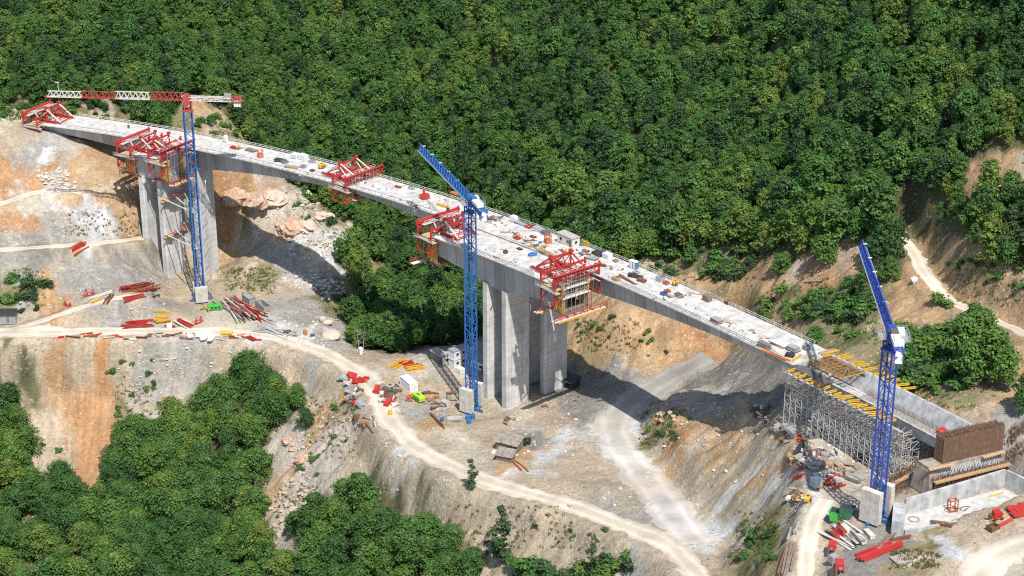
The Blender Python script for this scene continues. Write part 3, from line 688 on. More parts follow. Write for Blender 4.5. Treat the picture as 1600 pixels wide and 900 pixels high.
def pier_wall(parent, ph, c0, ztop, zbase, thick=2.5, wide=8.4, lean=0.0):
    cx = bpt(ph, c0 + SL / 2, 0); d = bdir(ph); d.z = 0; d.normalize(); nrm = Vector((-d.y, d.x, 0))
    if nrm.dot(bpt(ph, c0 + 20, 0) - cx) < 0: nrm = -nrm
    ch = .35; hw, ht = wide / 2, thick / 2
    loop = [(-hw + ch, -ht), (hw - ch, -ht), (hw, -ht + ch), (hw, ht - ch), (hw - ch, ht), (-hw + ch, ht), (-hw, ht - ch), (-hw, -ht + ch)]
    secs = []
    n = 12
    for i in range(n + 1):
        z = zbase + (ztop - zbase) * i / n
        secs.append([cx + nrm * a + d * b + Vector((0, 0, z)) for a, b in loop])
    mb = MB().loft(secs)
    # lift joints: thin proud bands left by the climbing form
    for i in range(1, int((ztop - zbase) / 4.4)):
        z = ztop - i * 4.4
        lp = [(a * 1.0 + (.02 if a > 0 else -.02), b + (.02 if b > 0 else -.02)) for a, b in loop]
        mb.loft([[cx + nrm * a + d * b + Vector((0, 0, z + q)) for a, b in lp] for q in (-.04, .04)])
    return mb.obj('pier_wall', M['pier'], parent)

br = thing('viaduct', 'long finished concrete girder deck running across the whole valley', 'bridge', (0, 0, 0))
PH_A = .4985
gird(br, 1.0725, PH_A, 0.25, dep_far)
railing(br, 1.06, .51, SL + .0, mat='bone')
railing(br, .955, .735, .45, mat='grey', boards=(1.0,), step=2.8)
railing(br, .625, .505, .45, mat='grey', boards=(.55, 1.0), step=2.8)
railing(br, 1.05, .975, .45, mat='grey', boards=(1.0,), step=2.8)
for dp in (.0085, -.0085):
    pier_wall(br, PH_P1 + dp - .003, 0.25, bz(PH_P1) - 8.0, -4.5)
    pier_wall(br, PH_P2 + dp, 0.25, bz(PH_P2) - 8.0, 4.5)
# second pair
NC = -BW + .15
b2 = thing('viaduct', 'short deep cantilever deck on twin pier walls, in front of the long deck', 'bridge', (0, 0, 0))
gird(b2, PH_P2 + .0475, PH_P2 - .0445, NC, dep_near)
railing(b2, PH_P2 + .035, PH_P2 - .034, NC + .35, mat='grey', boards=(.55, 1.0), step=2.6)
railing(b2, PH_P2 + .02, PH_P2 - .03, NC + SL - .4, mat='grey', boards=(1.0,), step=3.0)
for dp in (.0085, -.0065):
    pier_wall(b2, PH_P2 + dp, NC, bz(PH_P2) - 9.4, 4.0)
b3 = thing('viaduct', 'newly begun pier table on twin pier walls beside the crane with red and white jib', 'bridge', (0, 0, 0))
gird(b3, PH_P1 + .0115, PH_P1 - .0095, NC, lambda ph: 8.6)
for dp in (.0085, -.0065):
    pier_wall(b3, PH_P1 + dp, NC, bz(PH_P1) - 8.2, -4.5)
# the last span on falsework: an open trough, its top slab not yet cast
b4 = thing('open_box_girder', 'open concrete trough of the last span, its top slab not yet cast, above the falsework', 'bridge')
mbN, mbF, mbB = MB(), MB(), MB(); n = 20
sN, sF, sB = [], [], []
for i in range(n + 1):
    ph = PH_A - .0012 + (.4185 - PH_A) * i / n; z = bz(ph); A = lambda o, dz: bpt(ph, .25 + o, z + dz)
    sN.append([A(2.35, -1.5), A(2.9, -1.5), A(3.3, -4.2), A(2.8, -4.2)])
    sF.append([A(SL - 1.2, .0), A(SL - .6, .0), A(SL - 2.9, -4.2), A(SL - 3.5, -4.2)])
    sB.append([A(2.81, -4.0), A(SL - 2.91, -4.0), A(SL - 2.91, -4.3), A(2.81, -4.3)])
mbN.loft(sN).obj('web_wall', M['wallc'], b4); mbF.loft(sF).obj('web_wall', M['wallc'], b4); mbB.loft(sB).obj('bottom_slab', M['floorc'], b4)
mR = MB(); rr = random.Random(2)
for k in range(70):
    ph = .470 - k * .00072
    for o in (3.6, SL - 3.6): a = bpt(ph, .25 + o, bz(ph) - 4.0); mR.bar(a, a + Vector((0, 0, rr.uniform(.9, 1.9))), .06)
    mR.bar(bpt(ph, 3.4, bz(ph) - 3.9), bpt(ph, SL - 3.2, bz(ph) - 3.9), .05)
for o in (3.6, SL - 3.6):
    for z in (-3.4, -2.9): mR.bar(bpt(.470, .25 + o, bz(.470) + z), bpt(.4203, .25 + o, bz(.4203) + z), .05)
mR.obj('rebar_mat', M['rebar'], b4)
# ------------------------------------------------------------------ placing helpers
def Dk(u, v):
    """point on the deck surface seen at a photo pixel"""
    z = 50.0
    for _ in range(25):
        p = P(u, v, z); z = bz(math.atan2(p.y - BC[1], p.x - BC[0]))
    return P(u, v, z)
def dheading(p):
    d = bdir(math.atan2(p.y - BC[1], p.x - BC[0])); return math.atan2(d.y, d.x)
def zat(x, y, v):
    lo, hi = -50., 200.
    for _ in range(40):
        m = (lo + hi) / 2
        if proj(x, y, m)[1] > v: lo = m
        else: hi = m
    return lo

# ------------------------------------------------------------------ form travellers
def traveller(label, ph, c0, lead, depth, white=True, tall=5.2, lower='wide', group=None):
    d = bdir(ph) * lead; rz = math.atan2(d.y, d.x)
    c = bpt(ph, c0 + SL / 2)
    t = thing('form_traveller', label, 'form traveller', c, rz, group)
    R_, Wt = M['red'], (M['bone'] if white else M['red'])
    fx, rx, bw = 5.0, -.9, 7.5
    for s in (-1, 1):
        y = s * 3.4
        MB().bar((-10.5, y - .35, .35), (2.2, y - .35, .35), .22, .35).bar((-10.5, y + .35, .35), (2.2, y + .35, .35), .22, .35).obj('rail', R_, t)
        MB().bar((-8, y, .95), (fx + .3, y, .95), .32, .42).bar((-2.0, y, 1.0), (-2.0, y, tall), .34).obj('main_girder', R_, t)
        m = MB()
        m.bar((-8, y, 1.0), (-2, y, tall - .2), .34).bar((-2, y, tall - .2), (fx - .3, y, 3.0), .34).bar((-2.2, y, tall - 1.2), (1.6, y, 1.2), .26).bar((1.6, y, 1.2), (3.2, y, 3.4), .26).bar((-5, y, 2.9), (-4.2, y, 1.2), .22)
        m.obj('truss_member', Wt, t)
        MB().box(-2.45, -1.55, y - .42, y + .42, tall - .25, tall + .55).obj('apex_head', R_, t)
    m = MB(); m.bar((-2, -3.4, tall - .3), (-2, 3.4, tall - .3), .3, .4).bar((-2, -3.4, tall - .6), (-2, 0, 1.6), .18).bar((-2, 3.4, tall - .6), (-2, 0, 1.6), .18).bar((-5.5, -3.4, 3.2), (-2, 3.4, tall - .6), .16)
    m.bar((-7.8, -3.4, 1.1), (-7.8, 3.4, 1.1), .3, .35)
    for x0, z0, x1, z1 in ((-2, tall - .4, 4.4, 3.1), (-8, 1.1, -2, tall - .4)): m.bar((x0, -3.4, z0), (x1, 3.4, z1), .13).bar((x0, 3.4, z0), (x1, -3.4, z1), .13)
    for x in (-5, 1.4): m.bar((x, -3.4, 1.1), (x, 3.4, 1.1), .2, .25)
    m.obj('bracing', R_, t)
    for k in range(8): MB().bar((fx + .35, -5.2 + k * 1.486, 3.4), (fx + .35, -5.2 + k * 1.486, -depth - .5), .08).obj('hanger_rod', M['galv'], t)
    m = MB().box(fx - 1.9, fx - .7, -6.6, 6.6, 2.6, 2.7)
    for k in range(9): m.bar((fx - 1.85, -6.5 + k * 1.62, 2.7), (fx - 1.85, -6.5 + k * 1.62, 3.8), .07)
    m.bar((fx - 1.85, -6.5, 3.2), (fx - 1.85, 6.5, 3.2), .05, .12).bar((fx - 1.85, -6.5, 3.78), (fx - 1.85, 6.5, 3.78), .05, .1); m.obj('top_platform', M['bone'], t)
    m = MB()
    for k in range(12): m.bar((fx - .1, -6.6 + k * 1.2, 2.75), (fx - .1, -6.6 + k * 1.2 + .6, 1.5), .1)
    m.bar((fx - .1, -7.2, 1.5), (fx - .1, 7.2, 1.5), .18, .22); m.obj('lower_chord', R_, t)
    MB().bar((fx, -bw - .5, 3.15), (fx, bw + .5, 3.15), .42, .95).bar((fx + .3, -bw - .5, 3.66), (fx + .3, bw + .5, 3.66), .7, .08).obj('front_beam', R_, t)
    MB().bar((rx, -bw - .2, 2.5), (rx, bw + .2, 2.5), .35, .55).obj('rear_beam', R_, t)
    for x, top in ((fx, 4.3), (rx, 3.4)):
        for s in (-1, 1):
            y = s * bw
            m = MB().bar((x, y, -5.0), (x, y, top), .42, .42)
            m.obj('hanger_post', R_, t)
    for s in (-1, 1):
        y = s * bw; m = MB()
        m.bar((fx, y, -5.0), (rx, y, -5.0), .18, .22).bar((fx, y, -4.8), (fx, y - s * 3.4, -2.4), .2).bar((rx, y, -4.8), (rx, y - s * 3.2, -2.4), .2).bar((fx, y, 1.0), (fx, y - s * 2.4, 2.8), .18).bar((rx, y, .6), (rx, y - s * 2.2, 2.2), .18)
        m.bar((fx, y, .9), (rx, y, 2.4), .14).bar((fx, y, -4.8), (rx, y, -1.2), .12)
        m.obj('side_frame', R_, t)
        m = MB().box(rx - 1.4, fx + 1.2, y - .9 if s > 0 else y - .5, y + .5 if s > 0 else y + .9, -1.15, -1.0)
        for k in range(5):
            x = rx - 1.3 + k * (fx - rx + 2.4) / 4; m.bar((x, y + s * .8, -1.1), (x, y + s * .8, .1), .07)
        m.bar((rx - 1.4, y + s * .8, -.5), (fx + 1.2, y + s * .8, -.5), .05, .14).bar((rx - 1.4, y + s * .8, .05), (fx + 1.2, y + s * .8, .05), .05, .14)
        m.obj('side_platform', M['greywood'], t)
        # soffit form of the slab wing and the web form
        MB().bar((rx - .2, s * 5.1, -.75), (fx - .2, s * 5.1, -.75), 3.0, .12).obj('wing_form', M['ply'], t)
        m = MB().box(.6, fx - .1, s * 4.0 - .1, s * 4.0 + .1, -depth, -.85)
        m.obj('web_form', M['ply'], t)
        m = MB()
        for k in range(6):
            x = .8 + k * (fx - 1.1) / 5; m.bar((x, s * 4.25, -depth - .2), (x, s * 4.25, -.9), .14)
        for q in (.3, .7): m.bar((.6, s * 4.38, -depth * q), (fx - .1, s * 4.38, -depth * q), .12, .18)
        m.obj('form_rib', M['yellow'], t)
    # bottom form and lower working platform
    ly = 9.0 if lower == 'wide' else 5.6
    m = MB().box(-.6, fx + .2, -4.3, 4.3, -depth - .42, -depth - .14)
    m.obj('bottom_form', M['oldwood'], t)
    for x0, x1, nm in ((fx + .4, fx + 1.9, 0), (-2.2, -.9, 1)):
        yy0, yy1 = (-ly, ly) if nm == 0 else (-ly, -4.6)
        m = MB().box(x0, x1, yy0, yy1, -depth - .95, -depth - .8)
        m.obj('lower_platform', M['bone'], t)
        m = MB(); k = yy0
        while k <= yy1 + .01:
            m.bar((x1 - .1, k, -depth - 1.1), (x1 - .1, k, -depth + .4), .12); k += (yy1 - yy0) / (8 if nm == 0 else 3)
        m.bar((x1 - .1, yy0, -depth - .2), (x1 - .1, yy1, -depth - .2), .07, .18).bar((x1 - .1, yy0, -depth + .32), (x1 - .1, yy1, -depth + .32), .07, .16)
        m.obj('guard_rail', R_, t)
        MB().bar((x1 + .05, yy0 + 1.2, -depth - 1.2), (x1 + .05, yy1, -depth - 1.2), .16, .34).obj('edge_beam', M['yellow'], t)
    m = MB()
    for y in (-4.2, -1.4, 1.4, 4.2): m.bar((-1.8, y, -depth - .6), (fx + 1.6, y, -depth - .6), .25, .35)
    for s in (-1, 1): m.bar((fx, s * bw, -5.0), (fx + .6, s * 5.4, -depth - .6), .1).bar((fx, s * 5.0, 2.8), (fx, s * 5.0, -depth - .6), .1)
    m.obj('lower_girder', M['darkred'], t)
    # winches, jacks, hoses and planks lying about the machine
    rr = random.Random(int(ph * 1e4) + lead)
    for _ in range(12):
        x, y = rr.uniform(-6, 4), rr.uniform(-5.5, 5.5); a = rr.uniform(0, 3.1)
        l = rr.uniform(.6, 2.6); MB().bar((x, y, .25 + rr.random() * .5), (x + math.cos(a) * l, y + math.sin(a) * l, .3 + rr.random() * .6), rr.uniform(.15, .4), rr.uniform(.1, .35)).obj('plank', M[rr.choice(['greywood', 'ply', 'darkgrey', 'bone'])], t)
    for _ in range(5):
        x, y = rr.uniform(-4, 3), rr.uniform(-5, 5); q = rr.uniform(.3, .7); MB().box(x - q, x + q, y - q * .6, y + q * .6, .05, .05 + q).obj('hydraulic_unit', M[rr.choice(['grey', 'bone', 'darkgrey'])], t)
    return t

T_FAR = traveller('red and white form traveller at the far left tip of the long deck', 1.0745, .25, -1, 3.4)
T_P1L = traveller('red and white form traveller on the pier table, left of the tall mast', .9785, NC, -1, 7.6, lower='narrow', group=None)
T_P1R = traveller('red form traveller on the pier table right beside the tall crane mast', .9605, NC, 1, 7.6, lower='narrow')
T_MID = traveller('red and white form traveller alone at the middle of the long deck', .8345, .25, 1, 3.1, lower='narrow', tall=5.6)
T_P2L = traveller('red form traveller with white struts behind the blue mast at the middle pier', PH_P2 + .0455, NC, -1, 8.6, tall=5.0)
T_P2R = traveller('all red form traveller at the right tip of the short deck, open box below', PH_P2 - .0445, NC, 1, 7.8, white=False, tall=5.8)
# inner scaffold and rebar showing in the open end of the last traveller
m = MB(); rr = random.Random(3)
for k in range(13):
    y = -4.6 + k * .77; m.bar((4.3, y, -3.6), (4.3, y, 1.4), .08)
    m.bar((2.6, y, -3.6), (2.6, y, 1.2), .07)
for k in range(6):
    z = -3.4 + k * .9; m.bar((4.35, -4.7, z), (4.35, 4.7, z), .07, .09)
m.obj('inner_scaffold', M['galv'], T_P2R)
m = MB().box(3.4, 5.2, -4.8, 4.6, -3.75, -3.6).box(3.6, 4.9, -4.8, 4.6, -1.15, -1.02); m.obj('scaffold_board', M['bone'], T_P2R)
m = MB().box(.5, .7, -3.2, 3.2, -7.7, -3.7); m.obj('box_shade_sheet', M['black'], T_P2R)  # black sheet standing in for the shaded hollow of the box
m = MB()
for k in range(22):
    y = -3.8 + k * .36; m.bar((4.6, y, -7.75), (5.9, y + rr.uniform(-.1, .1), -7.1 + rr.uniform(-.2, .3)), .06)
m.obj('starter_bar', M['rust'], T_P2R)

# ------------------------------------------------------------------ tower cranes
def lattice(mb, a, b, w, h, n, top=None, chord=.16, lace=.09, tri=False, zig=True):
    """lattice girder from a to b; square, or triangular with one top chord when tri"""
    a = Vector(a); b = Vector(b); d = (b - a).normalized(); up = Vector((0, 0, 1)) if abs(d.z) < .9 else Vector((1, 0, 0))
    s = d.cross(up).normalized(); u = s.cross(d).normalized()
    cs = [(-w / 2, 0), (w / 2, 0), (0, h)] if tri else [(-w / 2, -h / 2), (w / 2, -h / 2), (w / 2, h / 2), (-w / 2, h / 2)]
    pt = lambda k, t: a.lerp(b, t) + s * cs[k][0] + u * cs[k][1]
    for k in range(len(cs)): mb.bar(pt(k, 0), pt(k, 1), chord, up=u)
    nf = len(cs)
    for k in range(nf):
        k2 = (k + 1) % nf
        for i in range(n):
            t0, t1 = i / n, (i + 1) / n
            if tri and k > 0:
                tm = (t0 + t1) / 2; lo, hi = (1, 2) if k == 1 else (0, 2)
                mb.bar(pt(lo, t0), pt(hi, tm), lace, up=u); mb.bar(pt(hi, tm), pt(lo, t1), lace, up=u)
            else:
                if (i % 2) ^ (k % 2): mb.bar(pt(k, t0), pt(k2, t1), lace, up=u)
                else: mb.bar(pt(k2, t0), pt(k, t1), lace, up=u)
                mb.bar(pt(k, t0), pt(k2, t0), lace, up=u)

def ballast(parent, cx, cy, lx, ly, h, rz=0):
    m = MB(); n = int(h / .52); rr = random.Random(int(cx * 10) + n)
    for i in range(n):
        z = .55 + i * h / n; j = rr.uniform(-.04, .04)
        m.box(cx - lx / 2 + j, cx + lx / 2 + j, cy - ly / 2, cy + ly / 2, z, z + h / n - .06)
    m.box(cx - lx / 2 + .1, cx + lx / 2 - .1, cy - ly / 2 + .1, cy + ly / 2 - .1, .5, .5 + h - .1)
    return m.obj('ballast_stack', M['ballast'], parent)

def crane(label, u, v, vtop, mat, jibdir, jlen, clen, bal, rz, style, topw=2.0):
    g = G(u, v); zt_ = zat(g.x, g.y, vtop); H = zt_ - g.z
    t = thing('tower_crane', label, 'tower crane', g, rz)
    m = MB(); n = int(H / 2.4)
    lattice(m, (0, 0, .6), (0, 0, H - 3.2), topw, topw, n, chord=.34 if style == 'redwhite' else .3, lace=.18 if style == 'redwhite' else .15)
    m.obj('mast', mat, t)
    m = MB().bar((-3.6, 0, .35), (3.6, 0, .35), .5, .6).bar((0, -3.6, .352), (0, 3.6, .352), .5, .6)
    m.bar((-2.8, 0, .6), (-.9, 0, 6), .22).bar((2.8, 0, .6), (.9, 0, 6), .22).bar((0, -2.8, .6), (0, -.9, 6), .22).bar((0, 2.8, .6), (0, .9, 6), .22)
    m.obj('base_frame', M['blue'], t)
    lx, ly, bh, gap = bal
    ballast(t, 0, -gap, lx, ly, bh); ballast(t, 0, gap, lx, ly, bh)
    a = jibdir - rz; ca, sa = math.cos(a), math.sin(a)
    F = lambda x, y, z: (ca * x - sa * y, sa * x + ca * y, z)      # x along the jib
    hm = M['darkred'] if style == 'redwhite' else mat
    m = MB(); lattice(m, (0, 0, H - 3.2), (0, 0, H - 1.2), topw * .9, topw * .9, 1, chord=.3, lace=.2)
    m.box(-1.5, 1.5, -1.5, 1.5, H - 3.4, H - 3.0); m.add([F(x, y, z) for x, y, z in [(-1.2, -1.2, H - 1.3), (1.2, -1.2, H - 1.3), (1.2, 1.2, H - 1.3), (-1.2, 1.2, H - 1.3), (-.8, -.7, H + 1.9), (.8, -.7, H + 1.9), (.8, .7, H + 1.9), (-.8, .7, H + 1.9)]],
          [(0, 3, 2, 1), (4, 5, 6, 7), (0, 1, 5, 4), (1, 2, 6, 5), (2, 3, 7, 6), (3, 0, 4, 7)])
    m.obj('slewing_unit', hm, t)
    # jib in sections
    secs = 4; x0 = .8
    for i in range(secs):
        x1 = x0 + (jlen - .8) / secs; hj = [2.3, 2.1, 1.9, 1.7][i]
        mm = ((M['darkred'], M['bone'], M['darkred'], M['bone'])[i]) if style == 'redwhite' else mat
        m = MB(); nn = max(4, int((x1 - x0) / 1.75)); lattice(m, F(x0, 0, H), F(x1, 0, H), 1.5, hj, nn, tri=True, chord=.24 if style == 'redwhite' else .3, lace=.15 if style == 'redwhite' else .2)
        if style != 'redwhite' and i < 3:
            m.bar(F(x0 + 2, 0, H + hj * .5), F(x1, 0, H + hj * .5), .12)
        m.obj('jib', mm, t); x0 = x1
    if style != 'redwhite':
        m = MB().bar(F(1, -.98, H - .1), F(jlen, -.98, H - .1), .06, .24).bar(F(1, .98, H - .1), F(jlen, .98, H - .1), .06, .24); m.obj('jib_edge', M['white'], t)
        m = MB()
        for k in range(5):
            x = jlen * (.25 + .17 * k); m.bar(F(x, -.6, H + 2.1), F(x, .3, H + 2.1), .35, .1)
        m.obj('jib_lamp_bracket', M['white'], t)
    else:
        m = MB().bar(F(jlen * .92, 0, H + 1.6), F(jlen * .92, 0, H + 4.6), .12).bar(F(jlen * .92 - .5, 0, H + 4.6), F(jlen * .92 + .9, 0, H + 4.6), .12, .2); m.obj('anemometer_mast', M['white'], t)
        MB().bar(F(jlen - .2, -.6, H - .1), F(jlen + .9, .6, H - .1), .5, .5).obj('jib_tip', M['darkred'], t)
    m = MB(); lattice(m, F(-.8, 0, H + .55), F(-clen + 3.2, 0, H + .55), 1.5, 1.1, max(4, int(clen / 2)), chord=.2, lace=.13); m.obj('counter_jib', M['bone'] if style == 'redwhite' else mat, t)
    m = MB(); lattice(m, F(-clen + 3.2, 0, H + .55), F(-clen, 0, H + .55), 1.7, 1.3, 2, chord=.3, lace=.2); m.obj('counter_jib_end', hm, t)
    m = MB()
    for k in range(3):
        x = -clen + .5 + k * .75; m.add([F(x + q, y, z) for q, y, z in [(0, -.75, H - 1.6), (.6, -.75, H - 1.6), (.6, .75, H - 1.6), (0, .75, H - 1.6), (0, -.75, H + .9), (.6, -.75, H + .9), (.6, .75, H + .9), (0, .75, H + .9)]],
              [(0, 3, 2, 1), (4, 5, 6, 7), (0, 1, 5, 4), (1, 2, 6, 5), (2, 3, 7, 6), (3, 0, 4, 7)])
    m.obj('counterweight', M['white'], t)
    bx = lambda x0, x1, y0, y1, z0, z1: ([F(x, y, z) for x, y, z in [(x0, y0, z0), (x1, y0, z0), (x1, y1, z0), (x0, y1, z0), (x0, y0, z1), (x1, y0, z1), (x1, y1, z1), (x0, y1, z1)]], [(0, 3, 2, 1), (4, 5, 6, 7), (0, 1, 5, 4), (1, 2, 6, 5), (2, 3, 7, 6), (3, 0, 4, 7)])
    MB().add(*bx(-clen + 3.4, -clen + 5.6, -.6, .6, H + 1.1, H + 2.3)).obj('hoist_winch', M['grey'] if style == 'redwhite' else M['white'], t)
    # cab with glass on the side of the slewing unit
    cs = -1
    cb = MB().add(*bx(.2, 2.1, cs * 1.3 - 1.5, cs * 1.3, H - 1.7, H + .7)).obj('cab', M['white'], t)
    MB().add(*bx(2.02, 2.13, cs * 1.3 - 1.35, cs * 1.3 - .15, H - .8, H + .5)).add(*bx(.6, 1.8, cs * 1.3 - 1.53, cs * 1.3 - 1.42, H - .6, H + .45)).obj('cab_window', M['glass'], cb)
    # trolley and hook
    m = MB().add(*bx(jlen * .42, jlen * .42 + 1.4, -.8, .8, H - .5, H - .15)).obj('trolley', M['bluepl'] if style == 'redwhite' else M['white'], t)
    m = MB()
    for y in (-.3, .3): m.bar(F(jlen * .42 + .7, y, H - .4), F(jlen * .42 + .7, y * .3, H - 9), .05)
    q = F(jlen * .42 + .7, 0, H - 9); m.box(q[0] - .35, q[0] + .35, q[1] - .25, q[1] + .25, H - 9.9, H - 9); m.obj('hook_block', M['darkgrey'], t)
    return t, H, F
def jdir(gu, gv, vtop, tu, tv):
    g = G(gu, gv); z = zat(g.x, g.y, vtop); q = P(tu, tv, z); return math.atan2(q.y - g.y, q.x - g.x), math.hypot(q.x - g.x, q.y - g.y)

jd, jl = jdir(314, 470, 156, 75, 150)
C1, H1, F1 = crane('tall tower crane with blue mast and red and white jib, beside the far pier', 314, 470, 156, M['blue'], jd, jl, 17.5, (4.0, 1.3, 5.2, 2.3), .3, 'redwhite', 2.5)
jd, jl = jdir(737, 641, 314, 657, 234)
C2, H2, F2 = crane('all blue tower crane standing in front of the middle pier', 737, 641, 314, M['blue'], jd, jl, 12.0, (3.9, 1.4, 7.0, 2.6), -.55, 'blue', 2.3)
jd, jl = jdir(1368, 812, 522, 1347, 386)
C3, H3, F3 = crane('blue tower crane with white cab beside the concrete pit at the right end', 1368, 812, 522, M['violet'], jd, jl, 11.0, (4.6, 1.5, 7.6, 2.3), -.72, 'blue', 2.3)
# platforms and railings round the head of the right hand crane
def bxF(F, x0, x1, y0, y1, z0, z1): return ([F(x, y, z) for x, y, z in [(x0, y0, z0), (x1, y0, z0), (x1, y1, z0), (x0, y1, z0), (x0, y0, z1), (x1, y0, z1), (x1, y1, z1), (x0, y1, z1)]], [(0, 3, 2, 1), (4, 5, 6, 7), (0, 1, 5, 4), (1, 2, 6, 5), (2, 3, 7, 6), (3, 0, 4, 7)])
for Ck, Hk, Fk in ((C3, H3, F3), (C2, H2, F2)):
    m = MB()
    for x0, x1, y0, y1 in ((-3, 2.5, -3.4, -1.4), (-2.0, 1.2, 1.4, 2.6)):
        m.add(*bxF(Fk, x0, x1, y0, y1, Hk - .35, Hk - .25))
        for (xa, ya), (xb, yb) in (((x0, y0), (x1, y0)), ((x1, y0), (x1, y1)), ((x1, y1), (x0, y1)), ((x0, y1), (x0, y0))):
            for z in (.35, .85): m.bar(Fk(xa, ya, Hk + z), Fk(xb, yb, Hk + z), .06)
            m.bar(Fk(xa, ya, Hk - .3), Fk(xa, ya, Hk + .9), .07)
    m.obj('service_platform', M['galv'], Ck)
    MB().add(*bxF(Fk, -8.5, -4.2, -.9, .9, Hk + 1.15, Hk + 2.0)).add(*bxF(Fk, -6.5, -5.0, -1.6, -.9, Hk - .4, Hk + 1.3)).obj('machinery_housing', M['white'], Ck)
    MB().add(*bxF(Fk, -4.2, -2.2, -.7, .7, Hk + 1.2, Hk + 2.4)).obj('winch_drum', M['darkgrey'] if Ck is C3 else M['blue'], Ck)

# ties and work platforms between the far pier and its crane, and the stair tower
g1 = C1.location; pw = bpt(PH_P1 - .0065, NC + SL / 2)
def tie(zlev, label):
    d = bdir(PH_P1); d.z = 0; d.normalize(); nn = Vector((-d.y, d.x, 0)); nn = nn if nn.y > 0 else -nn
    c = bpt(PH_P1 - .0065, NC + SL / 2, zlev)
    t = thing('pier_platform', label, 'work platform', (0, 0, 0))
    a = c - nn * 5.0 + d * 2.0; b = c + nn * 4.5 + d * 2.0
    MB().bar(a, b, 2.0, .16).obj('deck_planks', M['greywood'], t)
    m = MB()
    for k in range(6):
        p = a.lerp(b, k / 5) + d * .9; m.bar(p, p + Vector((0, 0, 1.1)), .1); m.bar(p + Vector((0, 0, -.1)), p - d * 1.8 + Vector((0, 0, -2.0)), .12)
    m.bar(a + d * .9 + Vector((0, 0, 1.05)), b + d * .9 + Vector((0, 0, 1.05)), .1); m.bar(a + d * .9 + Vector((0, 0, .55)), b + d * .9 + Vector((0, 0, .55)), .1)
    m.obj('guard_rail', M['red'], t)
    MB().bar(a - nn * 1 + d * .4 + Vector((0, 0, -.3)), a + nn * 2.4 + d * 1.2 + Vector((0, 0, -.3)), .5, .4).bar(b - nn * 2 + d * 1.2 + Vector((0, 0, -.32)), b + d * 1.2 + Vector((0, 0, -.32)), .5, .4).obj('edge_beam', M['yellow'], t)
    m = MB(); q = Vector((g1.x, g1.y, zlev + 1.0))
    for s in (0, .5, 1): m.bar(a.lerp(b, s) + Vector((0, 0, .6)), q, .28)
    m.obj('tie_strut', M['bone'], t)
    return t
tie(29.5, 'upper work platform with tie struts between the far pier and the crane mast')
tie(17.0, 'lower work platform with tie struts between the far pier and the crane mast')
d1 = bdir(PH_P1); d1.z = 0; d1.normalize()
sb = Vector((g1.x, g1.y, 0)) + Vector((2.8, 1.6, 0)); sb.z = float(zt(sb.x, sb.y)) - .2
st = thing('stair_tower', 'grey lattice stair tower between the far pier and the blue mast', 'stair tower', sb, .15)
m = MB(); lattice(m, (0, 0, 0), (0, 0, 41.0), 1.9, 1.9, 17, chord=.14, lace=.12); m.obj('tower_frame', M['galv'], st)
m = MB()
for i in range(16):
    z = 1 + i * 2.4; m.bar((-.7, -.5 if i % 2 else .5, z), (.7, -.5 if i % 2 else .5, z + 2.4), .5, .1)
m.obj('stair_flight', M['galv'], st)

# ------------------------------------------------------------------ falsework of the last span
fw = thing('falsework', 'tall grey scaffold of many tubes carrying the last span', 'scaffold')
rr = random.Random(9); PA, PB = .4985, .4275; nb = 20; rows = [-1.2, 1.0, 3.4, 5.9, 8.4, 10.8, 13.0]
def fpt(i, o, z): return bpt(PA + (PB - PA) * i / nb, o, z)
for blk in range(10):
    m = MB()
    for i in range(blk * 2, blk * 2 + 2 + (1 if blk == 9 else 0)):
        ph = PA + (PB - PA) * i / nb; top = bz(ph) - 3.75
        for r_, o in enumerate(rows):
            p = fpt(i, o, 0); zb = float(zt(p.x, p.y)) - .3; tp = top + (2.2 if r_ in (0, 6) else 0)
            m.bar((p.x, p.y, zb), (p.x, p.y, tp), .16 if r_ == 0 else .12)
            z = zb + 1.2; lev = 0
            while z < tp:
                if i < nb:
                    q = fpt(i + 1, o, 0); m.bar((p.x, p.y, z), (q.x, q.y, z), .085)
                    z2 = min(tp, z + 1.9)
                    if r_ < 4 or lev % 2 == 0:
                        if (i + lev + r_) % 2: m.bar((p.x, p.y, z), (q.x, q.y, z2), .085)
                        else: m.bar((q.x, q.y, z), (p.x, p.y, z2), .085)
                    if rr.random() < .25: m.bar((p.x, p.y, z), (q.x, q.y, min(tp, z + 3.6)), .085)
                if r_ < len(rows) - 1:
                    q = fpt(i, rows[r_ + 1], 0); m.bar((p.x, p.y, z), (q.x, q.y, z), .08)
                    if (lev + r_) % 2: m.bar((p.x, p.y, z), (q.x, q.y, min(tp, z + 1.9)), .08)
                z += 1.9; lev += 1
    m.obj('scaffold_bay', M['scaf'], fw)
for o, dz in ((-1.6, -1.5), (13.4, -1.5), (-1.3, -5.0)):
    m = MB()
    for i in range(nb):
        a, b = fpt(i, o, bz(PA + (PB - PA) * i / nb) + dz), fpt(i + 1, o, bz(PA + (PB - PA) * (i + 1) / nb) + dz); m.bar(a, b, .7 if dz > -3 else .5, .1)
    m.obj('walkway_boards', M['greywood'] if dz > -3 else M['wood'], fw)
m = MB()
for i in range(nb + 1):
    ph = PA + (PB - PA) * i / nb
    for o in (-.4, 13.2): m.bar(bpt(ph, o, bz(ph) - 3.65), bpt(ph, o + (2.4 if o < 0 else -2.4), bz(ph) - 3.65), .16, .3)
m.obj('header_beam', M['wood'], fw)
